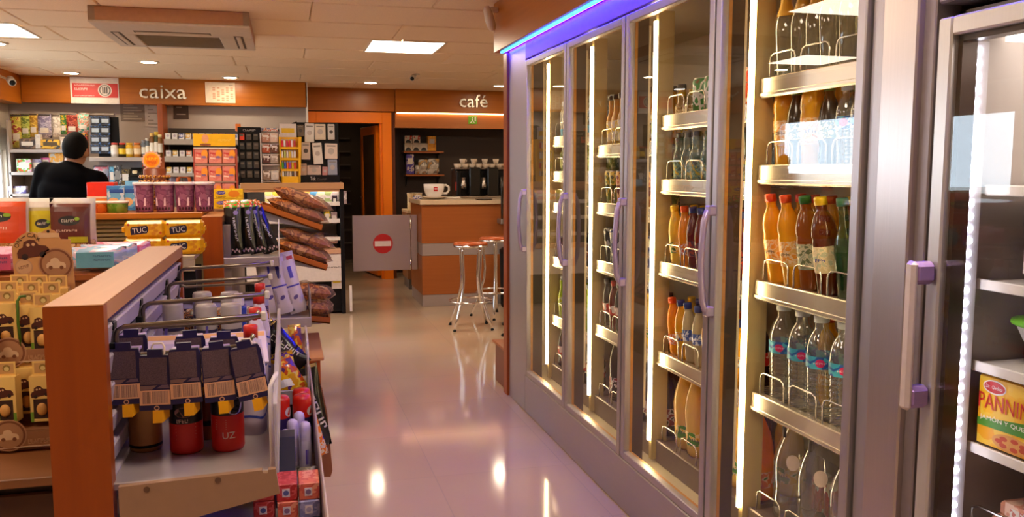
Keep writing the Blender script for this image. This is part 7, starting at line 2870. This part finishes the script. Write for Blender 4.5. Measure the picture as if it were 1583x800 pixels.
for i, p0 in enumerate((625.5, 637.5, 649.5)):
    cafebox(p0, p0 + 11.5, 222, 233.6, ['#e4d4c0', '#ece0d0', '#e4d4c0'], '%s white coffee pack of the lower row on the upper cafe shelf' % ORD[i], arc='#1c1410')
for i, p0 in enumerate((625.5, 638)):
    cafebox(p0, p0 + 11.5, 210, 221.6, ['#e4d4c0', '#ece0d0', '#d8402c'], '%s white coffee pack stacked on the row of the upper cafe shelf' % ORD[i], arc='#1c1410')
cafebox(661.5, 674, 211, 233.6, ['#e8981c', '#f0a828', '#d88810'], 'orange coffee bag on the upper cafe shelf')
cafebox(628.5, 640, 239, 269.6, ['#4a3a90', '#5a48a8', '#d0b8b0', '#3a2c78'], 'tall purple chocolate box on the lower cafe shelf')


def cafebag(p0, p1, q0, q1, lab, s):
    a, b_ = PY(p0, q1, 11.27), PY(p1, q0, 11.27)
    w, h = b_.x - a.x, b_.z - a.z
    mb = MB()
    sf = pillow(mb, w, h, .08, mottled('cbag%d' % s, ['#d8ccc0', '#e4dcd0', '#8a8078', '#c89858'], 14, .4), 6, 8, wob=.25, seed=s)
    o = build(mb, 'coffee_bag', None, lab, 'coffee bag', 'packs on the cafe wall shelves')
    mb = MB(); bag_rect(mb, sf, -w * .3, w * .3, h * .3, h * .55, pm('#b8a898', .4)); build(mb, 'label', o)
    o.location = (a.x + w / 2, 11.29, a.z + .002)


cafebag(642, 649, 256, 269.6, 'small pale bag beside the purple box on the lower cafe shelf', 31)
cafebag(647, 661, 247, 269.6, 'white coffee bag in the middle of the lower cafe shelf', 32)
cafebag(661, 679, 246, 269.6, 'white and gold coffee bag at the end of the lower cafe shelf', 33)

# emergency exit sign and cafe lettering
a, b_ = PY(724, 192, 10.795), PY(737, 180, 10.795)
o = build(MB().box(a.x, b_.x, 10.785, 10.80, a.z, b_.z, pm('#7ac020', .4), .001), 'exit_sign', None, 'small green emergency exit sign below the cafe lettering', 'sign', loc=((a.x + b_.x) / 2, 10.8, a.z))
mb = MB()
cx, cz, s_ = (a.x + b_.x) / 2, (a.z + b_.z) / 2, (b_.x - a.x)
wm = pm('#f4f0e4', .4)
mb.disc((cx - s_ * .05, 10.784, cz + s_ * .26), s_ * .07, wm, (0, -1, 0), 12)
mb.add([(cx - s_ * .16, 10.784, cz + s_ * .14), (cx + s_ * .0, 10.784, cz + s_ * .18), (cx + s_ * .08, 10.784, cz - s_ * .08), (cx - s_ * .06, 10.784, cz - s_ * .10)], [(0, 1, 2, 3)], wm)
mb.add([(cx - s_ * .04, 10.784, cz - s_ * .08), (cx + s_ * .08, 10.784, cz - s_ * .08), (cx + s_ * .26, 10.784, cz - s_ * .30), (cx + s_ * .16, 10.784, cz - s_ * .34)], [(0, 1, 2, 3)], wm)
mb.add([(cx - s_ * .10, 10.784, cz - s_ * .08), (cx + s_ * .02, 10.784, cz - s_ * .10), (cx - s_ * .22, 10.784, cz - s_ * .34), (cx - s_ * .32, 10.784, cz - s_ * .30)], [(0, 1, 2, 3)], wm)
mb.box(cx + s_ * .22, cx + s_ * .40, 10.7838, 10.7845, cz - s_ * .1, cz + s_ * .38, wm)
build(mb, 'running_figure', o)
LET2 = pm('#d9cfc0', .3, .7, var=.02)
a, b_ = PY(710, 166, 10.715), PY(753, 147, 10.715)
t = MB()
t.text('café', b_.z - a.z, ((a.x + b_.x) / 2, 10.705, (a.z + b_.z) / 2), LET2, ext=.011, width=b_.x - a.x)
build(t, 'wall_lettering', None, 'raised metal letters reading café above the coffee bar', 'lettering', loc=((a.x + b_.x) / 2, 10.7, a.z))
build(MB().box(1.36, 4.38, 10.775, 10.79, 2.092, 2.104, emit((1.0, .62, .3), 5.0, 'warm_strip')), 'strip_light', None, 'warm light strip hidden under the cafe fascia', 'light', loc=(2.8, 10.78, 2.1))

# ================================================================== THE SHOP ASSISTANT
PYY = 6.95
pc = PY(104, 300, PYY)
px_, yaw_ = pc.x + .085, R(-14)
SKIN = pm('#b07a56', .5, var=.06, scale=60)
HAIR = pm('#0c0908', .8, var=.3, scale=200, spec=.15)
JACK = pm('#08070a', .95, var=.2, scale=120, spec=.06)
TROU = pm('#1c1e28', .8)


def limb(mb, pts, rs, m, seg=14):
    P, RR = [], []
    for i in range(len(pts) - 1):
        for k in range(4):
            f = k / 4
            P.append(Vector(pts[i]).lerp(Vector(pts[i + 1]), f)); RR.append(rs[i] + (rs[i + 1] - rs[i]) * f)
    P.append(Vector(pts[-1])); RR.append(rs[-1])
    mb.tube(P, RR, m, seg)
    for p, r in ((pts[0], rs[0]), (pts[-1], rs[-1])):
        mb.ball(p, r, m, 12, 8)


def fused(mb, name, parent, voxel, m, loc, rz, smooth=6):
    tmp = bpy.data.objects.new('tmp', mb.mesh('tmp'))
    COL.objects.link(tmp)
    md = tmp.modifiers.new('r', 'REMESH'); md.mode = 'VOXEL'; md.voxel_size = voxel; md.use_smooth_shade = True
    sm = tmp.modifiers.new('s', 'SMOOTH'); sm.factor = .5; sm.iterations = smooth
    dg = bpy.context.evaluated_depsgraph_get()
    me = bpy.data.meshes.new_from_object(tmp.evaluated_get(dg))
    bpy.data.objects.remove(tmp)
    me.materials.clear(); me.materials.append(m)
    for p in me.polygons: p.material_index = 0
    o = bpy.data.objects.new(name, me)
    COL.objects.link(o)
    if parent: o.parent = parent
    else:
        o.location = loc; o.rotation_euler = (0, 0, rz)
    ORG[o.name] = (0, 0, 0)
    return o


# local frame: facing +y, x to the right
body = MB()
hz = 1.575
body.ball((0, .0, hz + .02), .092, SKIN, 24, 16, (.84, 1.06, 1.2))           # skull
body.ball((0, .035, hz - .045), .064, SKIN, 20, 12, (.92, 1.0, 1.0))           # jaw
body.ball((0, .082, hz - .088), .022, SKIN, 12, 8, (1.2, .9, .8))             # chin
body.tube([(0, .088, hz + .02), (0, .112, hz - .018), (0, .108, hz - .03)], [.010, .016, .012], SKIN, 10)   # nose
for s_ in (-1, 1):
    body.ball((s_ * .082, -.002, hz - .005), .028, SKIN, 12, 10, (.35, .75, 1.15))   # ears
    body.ball((s_ * .032, .080, hz + .012), .013, SKIN, 10, 8)
body.ball((0, .094, hz - .055), .02, SKIN, 10, 8, (1.3, .6, .45))             # mouth
limb(body, [(0, -.02, 1.38), (0, -.005, hz - .06)], [.066, .060], SKIN)
limb(body, [(0, 0, .98), (0, 0, 1.15), (0, -.01, 1.33)], [.135, .135, .13], SKIN)
SH = {1: [(.185, -.01, 1.385), (.25, .08, 1.12), (.20, .30, 1.08), (.185, .345, 1.075)], -1: [(-.185, -.01, 1.385), (-.26, .06, 1.12), (-.17, .29, 1.08), (-.155, .335, 1.075)]}
for s_ in (1, -1):
    A = SH[s_]
    limb(body, [(s_ * .09, -.01, 1.37), A[0]], [.07, .062], SKIN)
    limb(body, [A[0], A[1]], [.052, .042], SKIN)
    limb(body, [A[1], A[2]], [.041, .029], SKIN)
    d = (Vector(A[3]) - Vector(A[2])).normalized()
    palm = Vector(A[2]) + d * .05
    body.ball(palm, .042, SKIN, 14, 10, (.95, 1.05, .42))
    side = Vector((1, 0, 0))
    for k, ln in enumerate((.062, .072, .068, .054)):
        o_ = palm + side * ((k - 1.5) * .019) + d * .036
        body.tube([o_, o_ + d * ln * .45 + Vector((0, 0, .004)), o_ + d * ln * .8 + Vector((0, 0, -.008)), o_ + d * ln + Vector((0, 0, -.022))], [.0085, .0082, .0078, .0065], SKIN, 8)
    th = palm - side * s_ * .034 - d * .008
    body.tube([th, th - side * s_ * .022 + d * .026, th - side * s_ * .026 + d * .05], [.011, .0095, .008], SKIN, 8)
for s_ in (1, -1):
    limb(body, [(s_ * .09, 0, .93), (s_ * .10, .02, .50), (s_ * .10, -.01, .09)], [.085, .055, .042], SKIN)
    limb(body, [(s_ * .10, -.03, .045), (s_ * .11, .15, .03)], [.038, .028], SKIN)
pb = fused(body, 'person', None, .0075, SKIN, (px_, PYY, 0), yaw_, 4)
tag(pb, 'person with short dark hair in a black jacket, back turned, behind the till counter', 'person')
hair = MB()
hair.ball((0, -.014, hz + .036), .096, HAIR, 24, 16, (.87, 1.03, 1.16))
hair.ball((0, -.050, hz - .01), .056, HAIR, 20, 12, (1.15, .85, 1.0))
ho = fused(hair, 'hair', pb, .008, HAIR, None, 0, 3)
# keep the face free: drop hair in front of the brow
bm = bmesh.new(); bm.from_mesh(ho.data)
bmesh.ops.delete(bm, geom=[v for v in bm.verts if (v.co.y > .062 and v.co.z < hz + .085) or (v.co.y > -.005 and v.co.z < hz + .03) or v.co.z < hz - .055], context='VERTS')
bm.to_mesh(ho.data); bm.free()
eyes = MB()
for s_ in (-1, 1):
    eyes.ball((s_ * .032, .091, hz + .012), .009, pm('#e8e0d8', .2), 10, 8)
    eyes.ball((s_ * .032, .0975, hz + .012), .0045, BLACK, 8, 6)
    build_ = eyes
e_ = MB()
for s_ in (-1, 1):
    e = MB().ball((s_ * .032, .0895, hz + .012), .010, pm('#e8e0d8', .2), 10, 8)
    e.ball((s_ * .032, .0972, hz + .012), .005, BLACK, 8, 6)
    build(e, 'eye', pb)
jk = MB()
for (z, rx, ry) in ((.93, .20, .15), (1.02, .205, .15), (1.12, .215, .155), (1.22, .225, .15), (1.31, .215, .14)):
    jk.ball((0, -.005, z), 1.0, JACK, 20, 12, (rx, ry, .11))
limb(jk, [(-.15, -.012, 1.37), (0, -.012, 1.395), (.15, -.012, 1.37)], [.092, .088, .092], JACK)
limb(jk, [(0, -.02, 1.40), (0, -.018, 1.445)], [.092, .078], JACK)
jk.ball((0, -.03, 1.36), 1.0, JACK, 20, 12, (.19, .13, .13))
jk.ball((0, -.03, 1.26), 1.0, JACK, 20, 12, (.21, .15, .14))
for s_ in (1, -1):
    A = SH[s_]
    limb(jk, [(s_ * .12, -.01, 1.375), A[0]], [.095, .082], JACK)
    limb(jk, [A[0], A[1]], [.082, .066], JACK)
    limb(jk, [A[1], A[2]], [.066, .046], JACK)
fused(jk, 'jacket', pb, .014, JACK, None, 0, 5)
tr_ = MB()
tr_.ball((0, 0, .92), 1.0, TROU, 20, 12, (.18, .135, .12))
for s_ in (1, -1):
    limb(tr_, [(s_ * .09, 0, .90), (s_ * .10, .02, .50), (s_ * .10, -.01, .10)], [.105, .075, .062], TROU)
fused(tr_, 'trousers', pb, .014, TROU, None, 0, 4)
pb.scale = (1, 1, .985)
pb.rotation_euler = (0, R(10), yaw_)
pb.location.x -= .262
for s_ in (1, -1):
    sh = MB()
    limb(sh, [(s_ * .10, -.04, .055), (s_ * .11, .17, .038)], [.053, .037], BLACK)
    build(sh, 'shoe', pb)

# ================================================================== LIGHT
w = bpy.data.worlds.new('sky')
SC.world = w
w.use_nodes = True
nt = w.node_tree
bg = nt.nodes['Background']
bg.inputs['Color'].default_value = (.72, .87, 1.0, 1)
bg.inputs['Strength'].default_value = 9.0

vs_ = SC.view_settings
vs_.view_transform = 'Standard'
vs_.look = 'None'
vs_.exposure = 1.0
vs_.gamma = 1.0
vs_.use_curve_mapping = False
SC.cycles.max_bounces = 8
SC.cycles.diffuse_bounces = 4
SC.cycles.glossy_bounces = 4
SC.cycles.transmission_bounces = 4
SC.cycles.transparent_max_bounces = 24
SC.cycles.caustics_reflective = False
SC.cycles.caustics_refractive = False
SC.cycles.sample_clamp_indirect = 6.0
